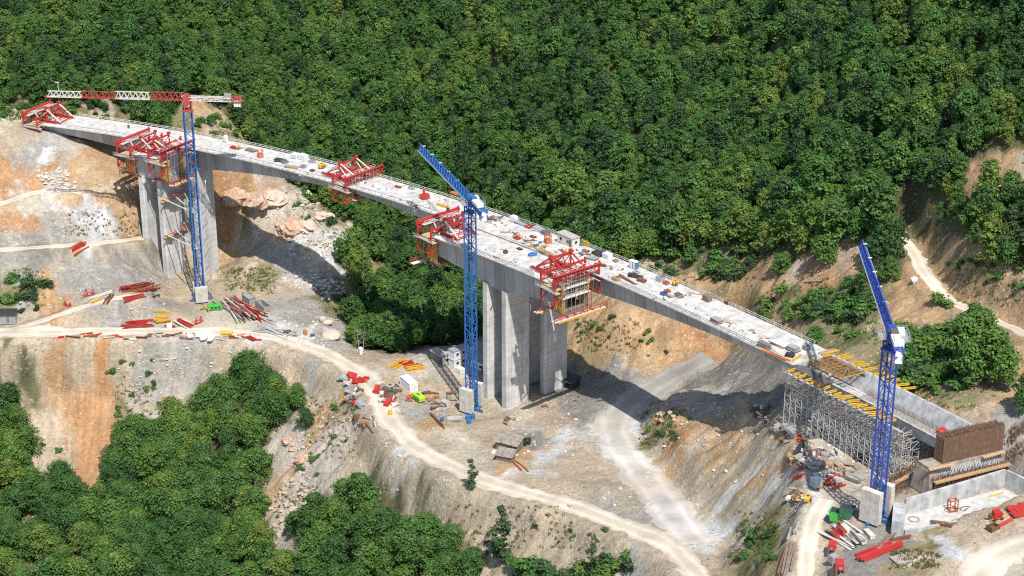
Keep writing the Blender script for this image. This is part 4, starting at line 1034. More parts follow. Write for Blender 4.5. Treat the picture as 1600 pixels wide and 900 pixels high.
# yellow beams sticking out from under the edges
def fbeam(ph, o, l, tilt, sd, lab, grp, dz=-.95):
    r = random.Random(sd); a = bpt(ph, o, bz(ph) + dz); nn = (bpt(ph, o + 1, 0) - bpt(ph, o, 0)); nn.z = 0; nn.normalize(); dd = bdir(ph)
    b = a + nn * l * math.cos(tilt) + dd * l * math.sin(tilt); b.z = a.z + r.uniform(-.15, .25); c = (a + b) / 2
    o_ = MB().bar(a - c, b - c, .14, .36).bar(a - c + Vector((0, 0, .2)), b - c + Vector((0, 0, .2)), .34, .07).bar(a - c - Vector((0, 0, .2)), b - c - Vector((0, 0, .2)), .34, .07).obj('formwork_beam', M['yellow']); o_.location = c
    tag(o_, lab, 'formwork beam', grp)
rr = random.Random(21)
for i in range(9):
    fbeam(PA - .002 - i * .0036 - rr.uniform(0, .0008), -1.9, 2.3, rr.uniform(-.06, .06), i, 'short yellow formwork beam sticking out at the left half of the falsework edge', 'yellow beams along the near edge of the falsework')
for i in range(10):
    fbeam(.466 - i * .0031 - rr.uniform(0, .0008), -1.7 - rr.uniform(0, .6), rr.uniform(2.6, 3.4), rr.uniform(.1, .45), i + 40, 'long yellow formwork beam lying in the row beside the blue mast on the falsework', 'yellow beams laid across the falsework', dz=-.9 + .1 * (i % 3))
for i in range(10):
    fbeam(PA - .003 - i * .0042 - (.002 if i > 4 else 0) - rr.uniform(0, .001), 11.4, 3.4, rr.uniform(-.05, .3), i + 80, 'yellow formwork beam sticking out beyond the far wall of the open trough', 'yellow beams along the far edge of the trough', dz=.25)
# top slab formwork cage at the joint
fc = thing('slab_formwork', 'timber slab form with reinforcement and yellow joists at the end of the finished deck', 'formwork')
m = MB(); rr = random.Random(4)
for i in range(8):
    ph = PA - .003 - i * .0026; m.bar(bpt(ph, 4.2, bz(ph) - .2), bpt(ph, 11.0, bz(ph) - .2), .14, .3)
m.obj('joist', M['yellow'], fc)
m = MB()
for o in (4.4, 7.0, 8.8, 10.8): m.bar(bpt(PA - .001, o, bz(PA) - .5), bpt(PA - .023, o, bz(PA - .023) - .5), .22, .3)
m.obj('stringer', M['oldwood'], fc)
m = MB()
for i in range(26): ph = PA - .002 - i * .0008; m.bar(bpt(ph, 4.2, bz(ph) + .15), bpt(ph, 11, bz(ph) + .15), .05)
for k in range(14): o = 4.3 + k * .5; m.bar(bpt(PA - .002, o, bz(PA) + .2), bpt(PA - .022, o, bz(PA - .022) + .2), .05)
m.obj('rebar_mat', M['rust'], fc)
m = MB().add([bpt(PA - .001, .0, bz(PA) - .55), bpt(PA - .021, .0, bz(PA - .021) - .55), bpt(PA - .021, 2.9, bz(PA - .021) - .5), bpt(PA - .001, 2.9, bz(PA) - .5)] + [bpt(PA - .001, .0, bz(PA) - .75), bpt(PA - .021, .0, bz(PA - .021) - .75), bpt(PA - .021, 2.9, bz(PA - .021) - .75), bpt(PA - .001, 2.9, bz(PA) - .75)],
             [(0, 3, 2, 1), (4, 5, 6, 7), (0, 1, 5, 4), (1, 2, 6, 5), (2, 3, 7, 6), (3, 0, 4, 7)]); m.obj('wing_form', M['darkgrey'], fc)

# ------------------------------------------------------------------ abutment and pit
ab = thing('abutment', 'brown reinforcement wall of the unfinished abutment at the right end of the bridge', 'abutment')
rr = random.Random(8); phA = .413; dA = bdir(phA); dA.z = 0; dA.normalize(); nA = (bpt(phA, 1, 0) - bpt(phA, 0, 0)).normalized()
zA = 57.0; base = bpt(phA, 0, zA)
def apt(x, y, z): return base + dA * x + nA * y + Vector((0, 0, z))
for x0, hh in ((.2, 6.4), (1.5, 6.2), (2.8, 6.1)):
    m = MB()
    for k in range(105):
        y = .2 + k * .15; m.bar(apt(x0 + rr.uniform(-.05, .05), y, 0), apt(x0 + rr.uniform(-.08, .08), y + rr.uniform(-.05, .05), hh + rr.uniform(-.3, .35)), .085)
    for k in range(26): z = .2 + k * .24; m.bar(apt(x0, .1, z), apt(x0, 16.0, z), .07)
    m.obj('rebar_curtain', M['rebar'], ab)
m = MB()
for k in range(60):
    y = .3 + k * .26; z = rr.uniform(3.5, 6.0); m.bar(apt(.2, y, z), apt(1.9, y, z + rr.uniform(-.1, .1)), .06)
for ye in (.2, 15.9):
    for k in range(16): x = .2 + k * .17; m.bar(apt(x, ye, 0), apt(x, ye, 6.2 + rr.uniform(-.3, .3)), .09)
for k in range(60):
    y = .3 + k * .26; z = rr.uniform(5.4, 6.3); m.bar(apt(.2, y, z), apt(2.8, y, z + rr.uniform(-.1, .1)), .09)
m.obj('rebar_link', M['rebar'], ab)
m = MB().add([apt(x, y, z) for x, y, z in [(-.6, -3.4, -.9), (3.4, -3.4, -.9), (3.4, 15.8, -.9), (-.6, 15.8, -.9), (-.6, -3.4, 0), (3.4, -3.4, 0), (3.4, 15.8, 0), (-.6, 15.8, 0)]], [(0, 3, 2, 1), (4, 5, 6, 7), (0, 1, 5, 4), (1, 2, 6, 5), (2, 3, 7, 6), (3, 0, 4, 7)])
m.obj('bearing_shelf', M['stained'], ab)
m = MB().add([apt(x, y, z) for x, y, z in [(-1.4, -4.2, -6.5), (4.6, -4.2, -6.5), (4.6, 16.2, -6.5), (-1.4, 16.2, -6.5), (-.8, -3.6, -.88), (3.6, -3.6, -.88), (3.6, 15.9, -.88), (-.8, 15.9, -.88)]], [(0, 3, 2, 1), (4, 5, 6, 7), (0, 1, 5, 4), (1, 2, 6, 5), (2, 3, 7, 6), (3, 0, 4, 7)])
m.obj('foundation_wall', M['stained'], ab)
m = MB()
for k in range(120):
    y = -3.6 + k * .165; x = 4.0 + rr.uniform(0, .5); m.bar(apt(x, y, -3.0), apt(x + .2, y + rr.uniform(-.1, .1), -1.7 + rr.uniform(-.5, .3)), .07)
for k in range(75):
    y = -4.0 + k * .265; m.bar(apt(4.9 + rr.uniform(0, .3), y, -5.2), apt(5.1 + rr.uniform(-.2, .4), y + rr.uniform(-.1, .1), -3.2 + rr.uniform(-.3, .4)), .09)
m.obj('starter_bars', M['rust'], ab)
m = MB()
for k in range(38):
    y = -.8 + k * .4; m.bar(apt(3.2, y, -.3), apt(4.2, y + rr.uniform(-.1, .1), -2.2), .26 * rr.uniform(.6, 1.1), .12)
m.obj('plastic_sleeve', M['galv'], ab)
m = MB()
for s in (-.32, .32): m.bar(apt(2.5, 9 + s, .1), apt(2.1, 9 + s, 6.2), .1)
for k in range(11): m.bar(apt(2.5 - .036 * k, 8.68, .4 + k * .53), apt(2.5 - .036 * k, 9.32, .4 + k * .53), .09)
tag(m.obj('ladder', M['ply']), 'pale wooden ladder leaning on the brown reinforcement wall', 'ladder')
for k, (a, b, lab) in enumerate(((apt(4.2, -4.4, .3), apt(4.8, 1.6, .6), 'thick pale timber beam lying across the left corner of the abutment shelf'), (apt(4.9, -3.2, -2.9), apt(4.9, 16.6, -2.6), 'long brown timber walkway below the white sleeves of the abutment'), (apt(4.4, 9.5, .3), apt(4.4, 15, .5), 'pale timber plank on the right part of the abutment shelf'))):
    c = (a + b) / 2; o = MB().bar(a - c, b - c, .7 if k != 1 else 1.1, .3).obj('timber_beam', M['ply'] if k != 1 else M['wood']); o.location = c; tag(o, lab, 'timber')
# rebar mat skirt on the slope beside the pit
def rebar_skirt(pts, label, n=140, sd=1):
    r = random.Random(sd); m = MB()
    for k in range(n):
        t = r.random(); i = min(len(pts) - 2, int(t * (len(pts) - 1))); p = pts[i].lerp(pts[i + 1], t * (len(pts) - 1) - i) + Vector((r.uniform(-1.2, 1.2), r.uniform(-1.2, 1.2), 0))
        p.z = float(zt(p.x, p.y)) - .2; m.bar(p, p + Vector((r.uniform(-.25, .25), r.uniform(-.25, .25), r.uniform(.9, 2.0))), .07)
    for k in range(24):
        t = r.random(); i = min(len(pts) - 2, int(t * (len(pts) - 1))); p = pts[i].lerp(pts[i + 1], t * (len(pts) - 1) - i); q = p + (pts[i + 1] - pts[i]).normalized() * r.uniform(2, 4); 
        p = Vector((p.x, p.y, float(zt(p.x, p.y)) + r.uniform(.3, 1.4))); q.z = p.z + r.uniform(-.2, .2); m.bar(p, q, .07)
    return tag(m.obj('rebar_starters', M['rebar']), label, None, None, 'stuff')
rebar_skirt([G(1385, 768), G(1440, 752), G(1500, 736)], 'brown reinforcement bars standing on the ledge just above the concrete pit', 230, 2)
rebar_skirt([G(1500, 738), G(1560, 722), G(1598, 708)], 'brown reinforcement bars standing on the right part of the ledge near the picture edge', 180, 3)
rebar_skirt([G(1392, 752), G(1425, 735), G(1452, 722)], 'brown reinforcement bars standing left of the abutment shelf', 200, 7)
rebar_skirt([G(1575, 690), G(1600, 670)], 'brown reinforcement bars at the foot of the rocky cut right of the abutment', 120, 4)
# the U shaped concrete pit
zf = 50.0
A0, A1, A2, A3 = P(1414, 805, zf), P(1569, 762, zf), P(1660, 805, zf), P(1412, 833, zf)
pit = thing('concrete_pit', 'open U-shaped concrete basin with pale floor and ribbed grey walls', 'concrete basin')
def wall(a, b, th, h, nm='wall_panel', side=1, h2=None):
    d = (b - a); d.z = 0; n_ = Vector((-d.y, d.x, 0)).normalized() * th * side; h2 = h if h2 is None else h2
    v = [a, b, b + n_, a + n_]; return MB().add([q + Vector((0, 0, -1.5)) for q in v] + [v[0] + Vector((0, 0, h)), v[1] + Vector((0, 0, h2)), v[2] + Vector((0, 0, h2)), v[3] + Vector((0, 0, h))], [(0, 3, 2, 1), (4, 5, 6, 7), (0, 1, 5, 4), (1, 2, 6, 5), (2, 3, 7, 6), (3, 0, 4, 7)]).obj(nm, M['wallc'], pit)
wall(A0, A1, .6, 3.8, h2=4.4); wall(A1 + (A1 - A0).normalized() * .004, A2, .6, 4.3)
e = (A3 - A0).normalized() * -.6
wall(A3, A0 + e * 1.002, 2.6, 2.6, side=1)
A3b = P(1600, 800, zf)
wall(A3b, A3, .5, .9, side=1)
MB().add([A0 + Vector((0, 0, 0)), A1, P(1640, 795, zf), A3b, A3] + [q + Vector((0, 0, -.3)) for q in (A0, A1, P(1640, 795, zf), A3b, A3)], [(0, 4, 3, 2, 1), (5, 6, 7, 8, 9)] + [(i, (i + 1) % 5, 5 + (i + 1) % 5, 5 + i) for i in range(5)]).obj('basin_floor', M['floorc'], pit)
# ------------------------------------------------------------------ trees
def leaf_material(name, ramp):
    m, nt, b = newmat(name); L = nt.links; N = nt.nodes
    oi = N.new('ShaderNodeObjectInfo'); rp = N.new('ShaderNodeValToRGB'); cr = rp.color_ramp
    while len(cr.elements) < len(ramp): cr.elements.new(.5)
    for e, (p, c) in zip(cr.elements, ramp): e.position = p; e.color = (*c, 1)
    ns = N.new('ShaderNodeTexNoise'); ns.inputs['Scale'].default_value = .035; ns.inputs['Detail'].default_value = 2; L.new(oi.outputs['Location'], ns.inputs['Vector'])
    mr = N.new('ShaderNodeMapRange'); mr.inputs[1].default_value = .35; mr.inputs[2].default_value = .65; mr.inputs[3].default_value = -.38; mr.inputs[4].default_value = .38; L.new(ns.outputs['Fac'], mr.inputs[0])
    sm = N.new('ShaderNodeMath'); sm.operation = 'MULTIPLY_ADD'; sm.inputs[1].default_value = .8; sm.inputs[2].default_value = .1; L.new(oi.outputs['Random'], sm.inputs[0])
    s2 = N.new('ShaderNodeMath'); s2.use_clamp = True; L.new(sm.outputs[0], s2.inputs[0]); L.new(mr.outputs[0], s2.inputs[1]); L.new(s2.outputs[0], rp.inputs['Fac'])
    at = N.new('ShaderNodeAttribute'); at.attribute_name = 'tint'
    mx = N.new('ShaderNodeMix'); mx.data_type = 'RGBA'; mx.blend_type = 'MULTIPLY'; mx.inputs['Factor'].default_value = 1
    L.new(rp.outputs['Color'], mx.inputs[6]); L.new(at.outputs['Color'], mx.inputs[7])
    L.new(mx.outputs[2], b.inputs['Base Color']); b.inputs['Roughness'].default_value = .55; b.inputs['Specular IOR Level'].default_value = .35
    tr = N.new('ShaderNodeBsdfTranslucent'); m2 = N.new('ShaderNodeMix'); m2.data_type = 'RGBA'; m2.blend_type = 'MULTIPLY'; m2.inputs['Factor'].default_value = 1
    L.new(mx.outputs[2], m2.inputs[6]); m2.inputs[7].default_value = (1.25, 1.35, .6, 1); L.new(m2.outputs[2], tr.inputs['Color'])
    ms = N.new('ShaderNodeMixShader'); ms.inputs[0].default_value = .36
    L.new(b.outputs[0], ms.inputs[1]); L.new(tr.outputs[0], ms.inputs[2]); L.new(ms.outputs[0], N['Material Output'].inputs['Surface'])
    return m
M['leaf'] = leaf_material('broad_leaves', [(0, (.050, .116, .033)), (.3, (.070, .156, .039)), (.6, (.095, .192, .044)), (.85, (.124, .218, .046)), (.96, (.145, .23, .048)), (1, (.165, .235, .05))])
M['leafdark'] = leaf_material('dark_leaves', [(0, (.040, .084, .036)), (.5, (.052, .106, .040)), (1, (.070, .130, .044))])
M['leaflight'] = leaf_material('light_leaves', [(0, (.064, .158, .040)), (.5, (.088, .195, .044)), (1, (.125, .22, .046))])
M['dry'] = leaf_material('dry_grass', [(0, (.20, .17, .07)), (.5, (.14, .15, .05)), (1, (.10, .13, .04))])
M['bark'] = paint('bark', (.13, .105, .08), .9, .6, 2.5, dirtcol=(.22, .20, .17))
M['deadwood'] = paint('bleached_wood', (.42, .38, .33), .9, .6, 1.5, dirtcol=(.24, .20, .16))

def leaf_mesh(name, puffs, n, size, mat, seed, up=.8, hang=0.0):
    """leaf-sized folded faces spread through the shells of a set of leaf clumps"""
    r = np.random.default_rng(seed)
    pf = np.array(puffs, float)                      # x y z radius squash
    wts = pf[:, 3] ** 2; wts /= wts.sum(); pi = r.choice(len(pf), n, p=wts); q = pf[pi]
    d = r.normal(size=(n, 3)); d[:, 2] = np.where(r.random(n) < .62, np.abs(d[:, 2]), d[:, 2]); d /= np.linalg.norm(d, axis=1)[:, None]
    rad = q[:, 3] * (1 - .45 * r.random(n) ** 2.2) * (1 + .2 * r.normal(size=n))
    c = q[:, :3] + d * rad[:, None] * np.c_[np.ones(n), np.ones(n), q[:, 4]]
    nr = d * .8 + r.normal(size=(n, 3)) * .45; nr[:, 2] += up; nr /= np.linalg.norm(nr, axis=1)[:, None]
    t = np.cross(nr, r.normal(size=(n, 3))); t /= np.linalg.norm(t, axis=1)[:, None]; bb = np.cross(nr, t)
    s = size * (.6 + .8 * r.random(n))[:, None]
    v = np.stack([c - t * s * .62, c - bb * s * .38 - nr * s * .12, c + t * s * .62 - nr * s * .15, c + bb * s * .38 - nr * s * .12], 1).reshape(-1, 3)
    m = bpy.data.meshes.new(name); m.vertices.add(4 * n); m.vertices.foreach_set('co', v.ravel())
    i = np.arange(n) * 4; tri = np.stack([i, i + 1, i + 2, i, i + 2, i + 3], 1).reshape(-1, 3)
    m.loops.add(tri.size); m.loops.foreach_set('vertex_index', tri.ravel().astype(np.int32))
    m.polygons.add(len(tri)); m.polygons.foreach_set('loop_start', np.arange(0, tri.size, 3, dtype=np.int32)); m.update(calc_edges=True)
    tone = (.72 + .5 * r.random(n)); pt = .78 + .44 * r.random(len(pf)); tone = tone * pt[pi]
    warm = 1 + .18 * (r.random(n) - .45)
    colr = np.stack([tone * warm, tone, tone * .95, np.ones(n)], 1)
    at = m.attributes.new('tint', 'FLOAT_COLOR', 'FACE'); at.data.foreach_set('color', np.repeat(colr, 2, 0).ravel().astype(np.float32))
    m.materials.append(mat); return m

def round_puffs(seed, R, H, base, n, small=.38):
    r = random.Random(seed); out = []
    for i in range(n):
        a = 2.4 * i + r.uniform(-.5, .5); f = (i + .5) / n
        z = base + (H - base) * (.12 + .86 * f ** .8)
        hz = (z - base) / (H - base); prof = math.sin(min(1, .25 + hz * .8) * math.pi) ** .6 * r.uniform(.75, 1.2)
        rr = R * prof * r.uniform(.35, .82); pr = R * r.uniform(small * .8, small * 1.35)
        out.append((rr * math.cos(a), rr * math.sin(a), min(z, H - pr * .7), pr, r.uniform(.65, .95)))
    out.append((0, 0, base + (H - base) * .45, R * .55, .9)); out.append((r.uniform(-.3, .3), r.uniform(-.3, .3), H - R * .4, R * .4, .9))
    return out

def trunk_mesh(name, H, rad, seed, mat, crown_r=2.5, limbs=5, start=.35, lean=.06, depth=1):
    r = random.Random(seed); mb = MB(); pts = []; x = y = 0
    for i in range(6):
        t = i / 5; x += r.uniform(-1, 1) * lean * H / 5; y += r.uniform(-1, 1) * lean * H / 5; pts.append(Vector((x, y, -.6 + t * (H + .6))))
    mb.tube(pts, [rad * (1.25 if i == 0 else 1) * (1 - .82 * i / 5) for i in range(6)], 6)
    def limb(p, dirn, ln, rd, dp):
        q1 = p + dirn * ln * .5 + Vector((r.uniform(-.1, .1), r.uniform(-.1, .1), .06)) * ln; q2 = p + dirn * ln + Vector((0, 0, .18 * ln))
        mb.tube([p, q1, q2], [rd, rd * .65, rd * .2], 5)
        if dp > 0:
            for _ in range(3):
                d2 = (dirn + Vector((r.uniform(-.9, .9), r.uniform(-.9, .9), r.uniform(-.2, .7)))).normalized(); limb(p.lerp(q2, r.uniform(.35, .85)), d2, ln * r.uniform(.4, .65), rd * .5, dp - 1)
    for i in range(limbs):
        t = start + (1 - start) * (i + .3) / (limbs + .3) * .95; k = t * 5; j = min(4, int(k)); p = pts[j].lerp(pts[j + 1], k - j)
        a = 2.4 * i + r.uniform(-.4, .4); el = r.uniform(.25, .9)
        limb(p, Vector((math.cos(a) * math.cos(el), math.sin(a) * math.cos(el), math.sin(el))), crown_r * r.uniform(.6, 1.0) * (1.15 - .5 * t), rad * .42 * (1.2 - t), depth)
    m = mb.mesh(name, mat); return m

KIND = {}
def kind(nm, crown, trunk): KIND[nm] = (crown, trunk)
for k in range(5):
    R = [3.1, 2.3, 3.6, 2.9, 2.6][k]; H = [7.8, 10.2, 7.0, 6.4, 9.2][k]
    kind('oak%d' % k, leaf_mesh('crown', round_puffs(20 + k, R, H, .9, 22 + k, .34), 2100, .44, M['leaf'], 40 + k), trunk_mesh('trunk', H * .8, .2, 60 + k, M['bark'], R * .8))
for k in range(3):
    R = [5.0, 4.5, 5.5][k]; H = [10.0, 11.0, 10.2][k]
    kind('big%d' % k, leaf_mesh('crown', round_puffs(80 + k, R, H, .9, 34 + 2 * k, .29), 4200, .47, M['leaf'], 90 + k), trunk_mesh('trunk', H * .8, .26, 95 + k, M['bark'], R * .8))
kind('dk0', leaf_mesh('crown', round_puffs(190, 3.0, 9.6, .8, 24, .32), 2100, .44, M['leafdark'], 191), trunk_mesh('trunk', 7.6, .2, 192, M['bark'], 2.6))
for k in range(2):
    kind('lit%d' % k, leaf_mesh('crown', round_puffs(130 + k, 3.6, 9.5, .8, 26, .3), 3000, .46, M['leaflight'], 135 + k), trunk_mesh('trunk', 7.6, .2, 137 + k, M['bark'], 2.8))
for k in range(2):
    kind('thin%d' % k, leaf_mesh('crown', [(random.Random(k * 9 + i).uniform(-.7, .7), random.Random(k * 7 + i + 50).uniform(-.7, .7), 1.5 + i * .72, .95 - .045 * i, 1.1) for i in range(12)], 620, .46, M['leafdark'], 140 + k), trunk_mesh('trunk', 9.6, .12, 150 + k, M['bark'], 1.0))
for k in range(3):
    kind('bush%d' % k, leaf_mesh('crown', [(random.Random(k * 31 + i).uniform(-.9, .9), random.Random(k * 37 + i).uniform(-.9, .9), random.Random(k * 41 + i).uniform(.35, 1.2), random.Random(k * 43 + i).uniform(.45, .8), .9) for i in range(8)], 330, .36, M['leaflight' if k != 1 else 'leafdark'], 160 + k), trunk_mesh('stem', 1.3, .05, 170 + k, M['bark'], .9, 4))
KIND['dead0'] = (None, trunk_mesh('trunk', 7.5, .14, 181, M['deadwood'], 2.6, 9, .2, .05, 2))
KIND['dead1'] = (None, trunk_mesh('trunk', 6.2, .12, 182, M['deadwood'], 2.3, 8, .25, .1, 2))

def plant(nm, kindname, x, y, s, label, group=None, cat='tree', rz=None, sz=None, z=None):
    t = thing(nm, label, cat, (x, y, float(zt(x, y)) - .15 if z is None else z), random.uniform(0, 6.28) if rz is None else rz, group)
    t.scale = (s, s, s * (sz or random.uniform(.88, 1.15)))
    c, k = KIND[kindname]
    if c:
        o = bpy.data.objects.new('crown' if cat == 'tree' else 'foliage', c); COL.objects.link(o); o.parent = t
    o = bpy.data.objects.new('trunk' if cat == 'tree' else 'stem', k); COL.objects.link(o); o.parent = t
    return t

# positions of the woods
sp = 3.25
gx, gy = np.meshgrid(np.arange(-330, 330, sp), np.arange(360, 860, sp))
px = (gx + rng.uniform(-.48, .48, gx.shape) * sp).ravel(); py = (gy + rng.uniform(-.48, .48, gy.shape) * sp).ravel()
_, _, fo = ground_colour(px, py)
far = (py > 745) | (np.abs(px) > 185)
pz = zt(px, py); keep = fo > .5
uu, vv, sc = proj(px, py, pz)
keep &= (uu > -330) & (uu < 1930) & (vv > -190) & (vv < 1080)
rd_ = np.full(px.shape, 1e9)
for nm, (ln, wd) in ROADS.items():
    d, _z = seg_dist(px, py, ln); rd_ = np.minimum(rd_, d - wd / 2)
keep &= rd_ > 3.2
_dh, _ = seg_dist(px, py, ROADS['haul_road'][0]); keep &= _dh > 13
# clear of the decks
ph = np.arctan2(py - BC[1], px - BC[0]); rr_ = np.hypot(px - BC[0], py - BC[1]) - BR - 60.2 * (ph - PH0) ** 2 + 139.2 * (ph - PH0) ** 3
zdk = bz(ph)
keep &= ~((rr_ > -16) & (rr_ < 17) & (zdk - pz < 22) & (ph > .40) & (ph < 1.10))
keep &= ~((rr_ > -17) & (rr_ < 16) & (np.abs(ph - PH_P2) < .04)); keep &= ~((rr_ > -17) & (rr_ < 16) & (np.abs(ph - PH_P1) < .04))
px, py, pz, uu, vv, sc, fo, rr_ = [a[keep] for a in (px, py, pz, uu, vv, sc, fo, rr_)]
fore = rr_ < -22                                         # on the camera side of the bridge
ravine = (rr_ >= -22) & (rr_ < 24) & (uu > 500) & (uu < 800)
drop = fore & (rng.random(len(px)) < .5)                # larger crowns, wider spacing
k_ = ~drop; px, py, pz, uu, vv, sc, fore, ravine, rr_ = [a[k_] for a in (px, py, pz, uu, vv, sc, fore, ravine, rr_)]
siz = np.where(fore, rng.uniform(.7, 1.15, len(px)), rng.uniform(.52, 1.02, len(px)) + .55 * rng.random(len(px)) ** 3.2)
edge_ = (~fore) & (uu > 880) & (uu < 1380) & (vv > 330); siz = np.where(edge_, siz * 1.3, siz)
var = np.where(fore, rng.integers(5, 8, len(px)), rng.integers(0, 5, len(px)))
rotz = rng.uniform(0, 6.28, len(px))
inside = (uu > 0) & (uu < 1600) & (vv > 10) & (vv < 930)
score = np.where(inside, sc * siz * np.where(fore, 5.0, 3.1), 0)
NIND = 250
order = np.argsort(-score); ind = order[:NIND]; rest = order[NIND:]
mixv = rng.random(len(px)); var = np.where(~fore & (mixv < .10), 8, np.where(~fore & (mixv > .955), 9, np.where(~fore & (mixv > .92), 10, var)))
names = ['oak0', 'oak1', 'oak2', 'oak3', 'oak4', 'big0', 'big1', 'big2', 'dk0', 'lit0', 'lit1']
src = {}
for i in ind:
    if fore[i]: lab, grp = 'leafy green tree in the wood on the slope below the haul road', 'trees of the wood below the haul road'
    elif ravine[i]: lab, grp = 'leafy green tree in the shaded ravine between the two bridge piers', 'trees in the ravine'
    elif uu[i] > 1390: lab, grp = 'leafy green tree on the slope right of the upper dirt road', 'trees right of the upper road'
    else: lab, grp = 'leafy green tree near the lower edge of the forest behind the bridge', 'trees along the forest edge'
    t = plant('deciduous_tree', names[var[i]], px[i], py[i], siz[i], lab, grp, rz=rotz[i], sz=1.0)
    if var[i] not in src: src[var[i]] = [c for c in t.children if c.name.startswith('crown')][0]
print('trees', len(px), 'rest', len(rest), 'fore', int(fore[ind].sum()), sorted(src))
for vv_ in set(int(var[i]) for i in rest) - set(src):
    for i in rest: var[i] = list(src)[0] if var[i] == vv_ else var[i]
fm = bpy.data.meshes.new('forest'); fm.from_pydata([(px[i], py[i], pz[i] - .2) for i in rest], [], [])
a = fm.attributes.new('var', 'INT', 'POINT'); a.data.foreach_set('value', var[rest].astype(np.int32))
a = fm.attributes.new('spin', 'FLOAT', 'POINT'); a.data.foreach_set('value', rotz[rest].astype(np.float32))
a = fm.attributes.new('big', 'FLOAT', 'POINT'); a.data.foreach_set('value', siz[rest].astype(np.float32))
fobj = bpy.data.objects.new('forest', fm); COL.objects.link(fobj)
tag(fobj, 'dense green forest of broadleaf trees covering the far hillside', 'forest', kind='stuff')
ng = bpy.data.node_groups.new('forest_nodes', 'GeometryNodeTree')
ng.interface.new_socket('Geometry', in_out='INPUT', socket_type='NodeSocketGeometry'); ng.interface.new_socket('Geometry', in_out='OUTPUT', socket_type='NodeSocketGeometry')
gi = ng.nodes.new('NodeGroupInput'); gq = ng.nodes.new('NodeGroupOutput'); jn = ng.nodes.new('GeometryNodeJoinGeometry')
def named(nm, ty):
    n = ng.nodes.new('GeometryNodeInputNamedAttribute'); n.data_type = ty; n.inputs['Name'].default_value = nm; return n
spn = named('spin', 'FLOAT'); bgn = named('big', 'FLOAT'); vrn = named('var', 'INT'); cx = ng.nodes.new('ShaderNodeCombineXYZ'); ng.links.new(spn.outputs['Attribute'], cx.inputs['Z'])
for kx, so_ in src.items():
    cmpn = ng.nodes.new('FunctionNodeCompare'); cmpn.data_type = 'INT'; cmpn.operation = 'EQUAL'
    ng.links.new(vrn.outputs['Attribute'], cmpn.inputs[2]); cmpn.inputs[3].default_value = int(kx)
    oi = ng.nodes.new('GeometryNodeObjectInfo'); oi.transform_space = 'ORIGINAL'; oi.inputs['Object'].default_value = so_; oi.inputs['As Instance'].default_value = True
    ip = ng.nodes.new('GeometryNodeInstanceOnPoints')
    ng.links.new(gi.outputs[0], ip.inputs['Points']); ng.links.new(cmpn.outputs[0], ip.inputs['Selection']); ng.links.new(oi.outputs['Geometry'], ip.inputs['Instance'])
    ng.links.new(cx.outputs[0], ip.inputs['Rotation']); ng.links.new(bgn.outputs['Attribute'], ip.inputs['Scale']); ng.links.new(ip.outputs[0], jn.inputs[0])
ng.links.new(jn.outputs[0], gq.inputs[0])
md = fobj.modifiers.new('forest', 'NODES'); md.node_group = ng
# ------------------------------------------------------------------ things standing and lying about
def put(o, p, rz=0, lift=0.0):
    o.location = (p.x, p.y, p.z + lift); o.rotation_euler = (0, 0, rz); return o
def ang(u1, v1, u2, v2, fn=None):
    fn = fn or G; a, b = fn(u1, v1), fn(u2, v2); return math.atan2(b.y - a.y, b.x - a.x)
def ibeam(m, L, w=.35, h=.45, y=0, z=0, x=0):
    m.box(x - L / 2, x + L / 2, y - w / 2, y + w / 2, z, z + .07).box(x - L / 2, x + L / 2, y - .06, y + .06, z + .07, z + h - .07).box(x - L / 2, x + L / 2, y - w / 2, y + w / 2, z + h - .07, z + h); return m
def bundle(u1, v1, u2, v2, n, width, mats, name, label, cat, group, sd=1, prof='i', sz=(.35, .42), fn=None, jit=.25, layers=2, lift=0.0):
    """n separate beams lying side by side between two photo points"""
    fn = fn or G; r = random.Random(sd); a, b = fn(u1, v1), fn(u2, v2); d = b - a; L = Vector((d.x, d.y, 0)).length; rz = math.atan2(d.y, d.x); tilt = math.atan2(d.z, L)
    c = (a + b) / 2; nn = Vector((-math.sin(rz), math.cos(rz), 0))
    for k in range(n):
        y = (k % math.ceil(n / layers)) / max(1, math.ceil(n / layers) - 1) * width - width / 2; lay = k // math.ceil(n / layers)
        ll = L * r.uniform(.7, 1.0); m = MB()
        if prof == 'i': ibeam(m, ll, *sz)
        elif prof == 'pipe': m.tube([(-ll / 2, 0, sz[0] / 2), (ll / 2, 0, sz[0] / 2)], sz[0] / 2, 8)
        elif prof == 'truss':
            lattice(m, (-ll / 2, 0, sz[1] / 2), (ll / 2, 0, sz[1] / 2), sz[0], sz[1], max(2, int(ll / 1.0)), chord=.12, lace=.08)
        else: m.box(-ll / 2, ll / 2, -sz[0] / 2, sz[0] / 2, 0, sz[1])
        o = m.obj(name, M[r.choice(mats)]); q = c + nn * (y + r.uniform(-.15, .15)) + Vector((d.x, d.y, 0)).normalized() * r.uniform(-.5, .5) * (L - ll + jit)
        q.z = max(float(zt(q.x, q.y)) if fn is G else c.z, c.z - .3) + lay * (sz[-1] + .02) + lift
        o.location = q; o.rotation_euler = (r.uniform(-.12, .12) * jit, -tilt + r.uniform(-.04, .04) * jit, rz + r.uniform(-.35, .35) * jit)
        tag(o, label, cat, group)

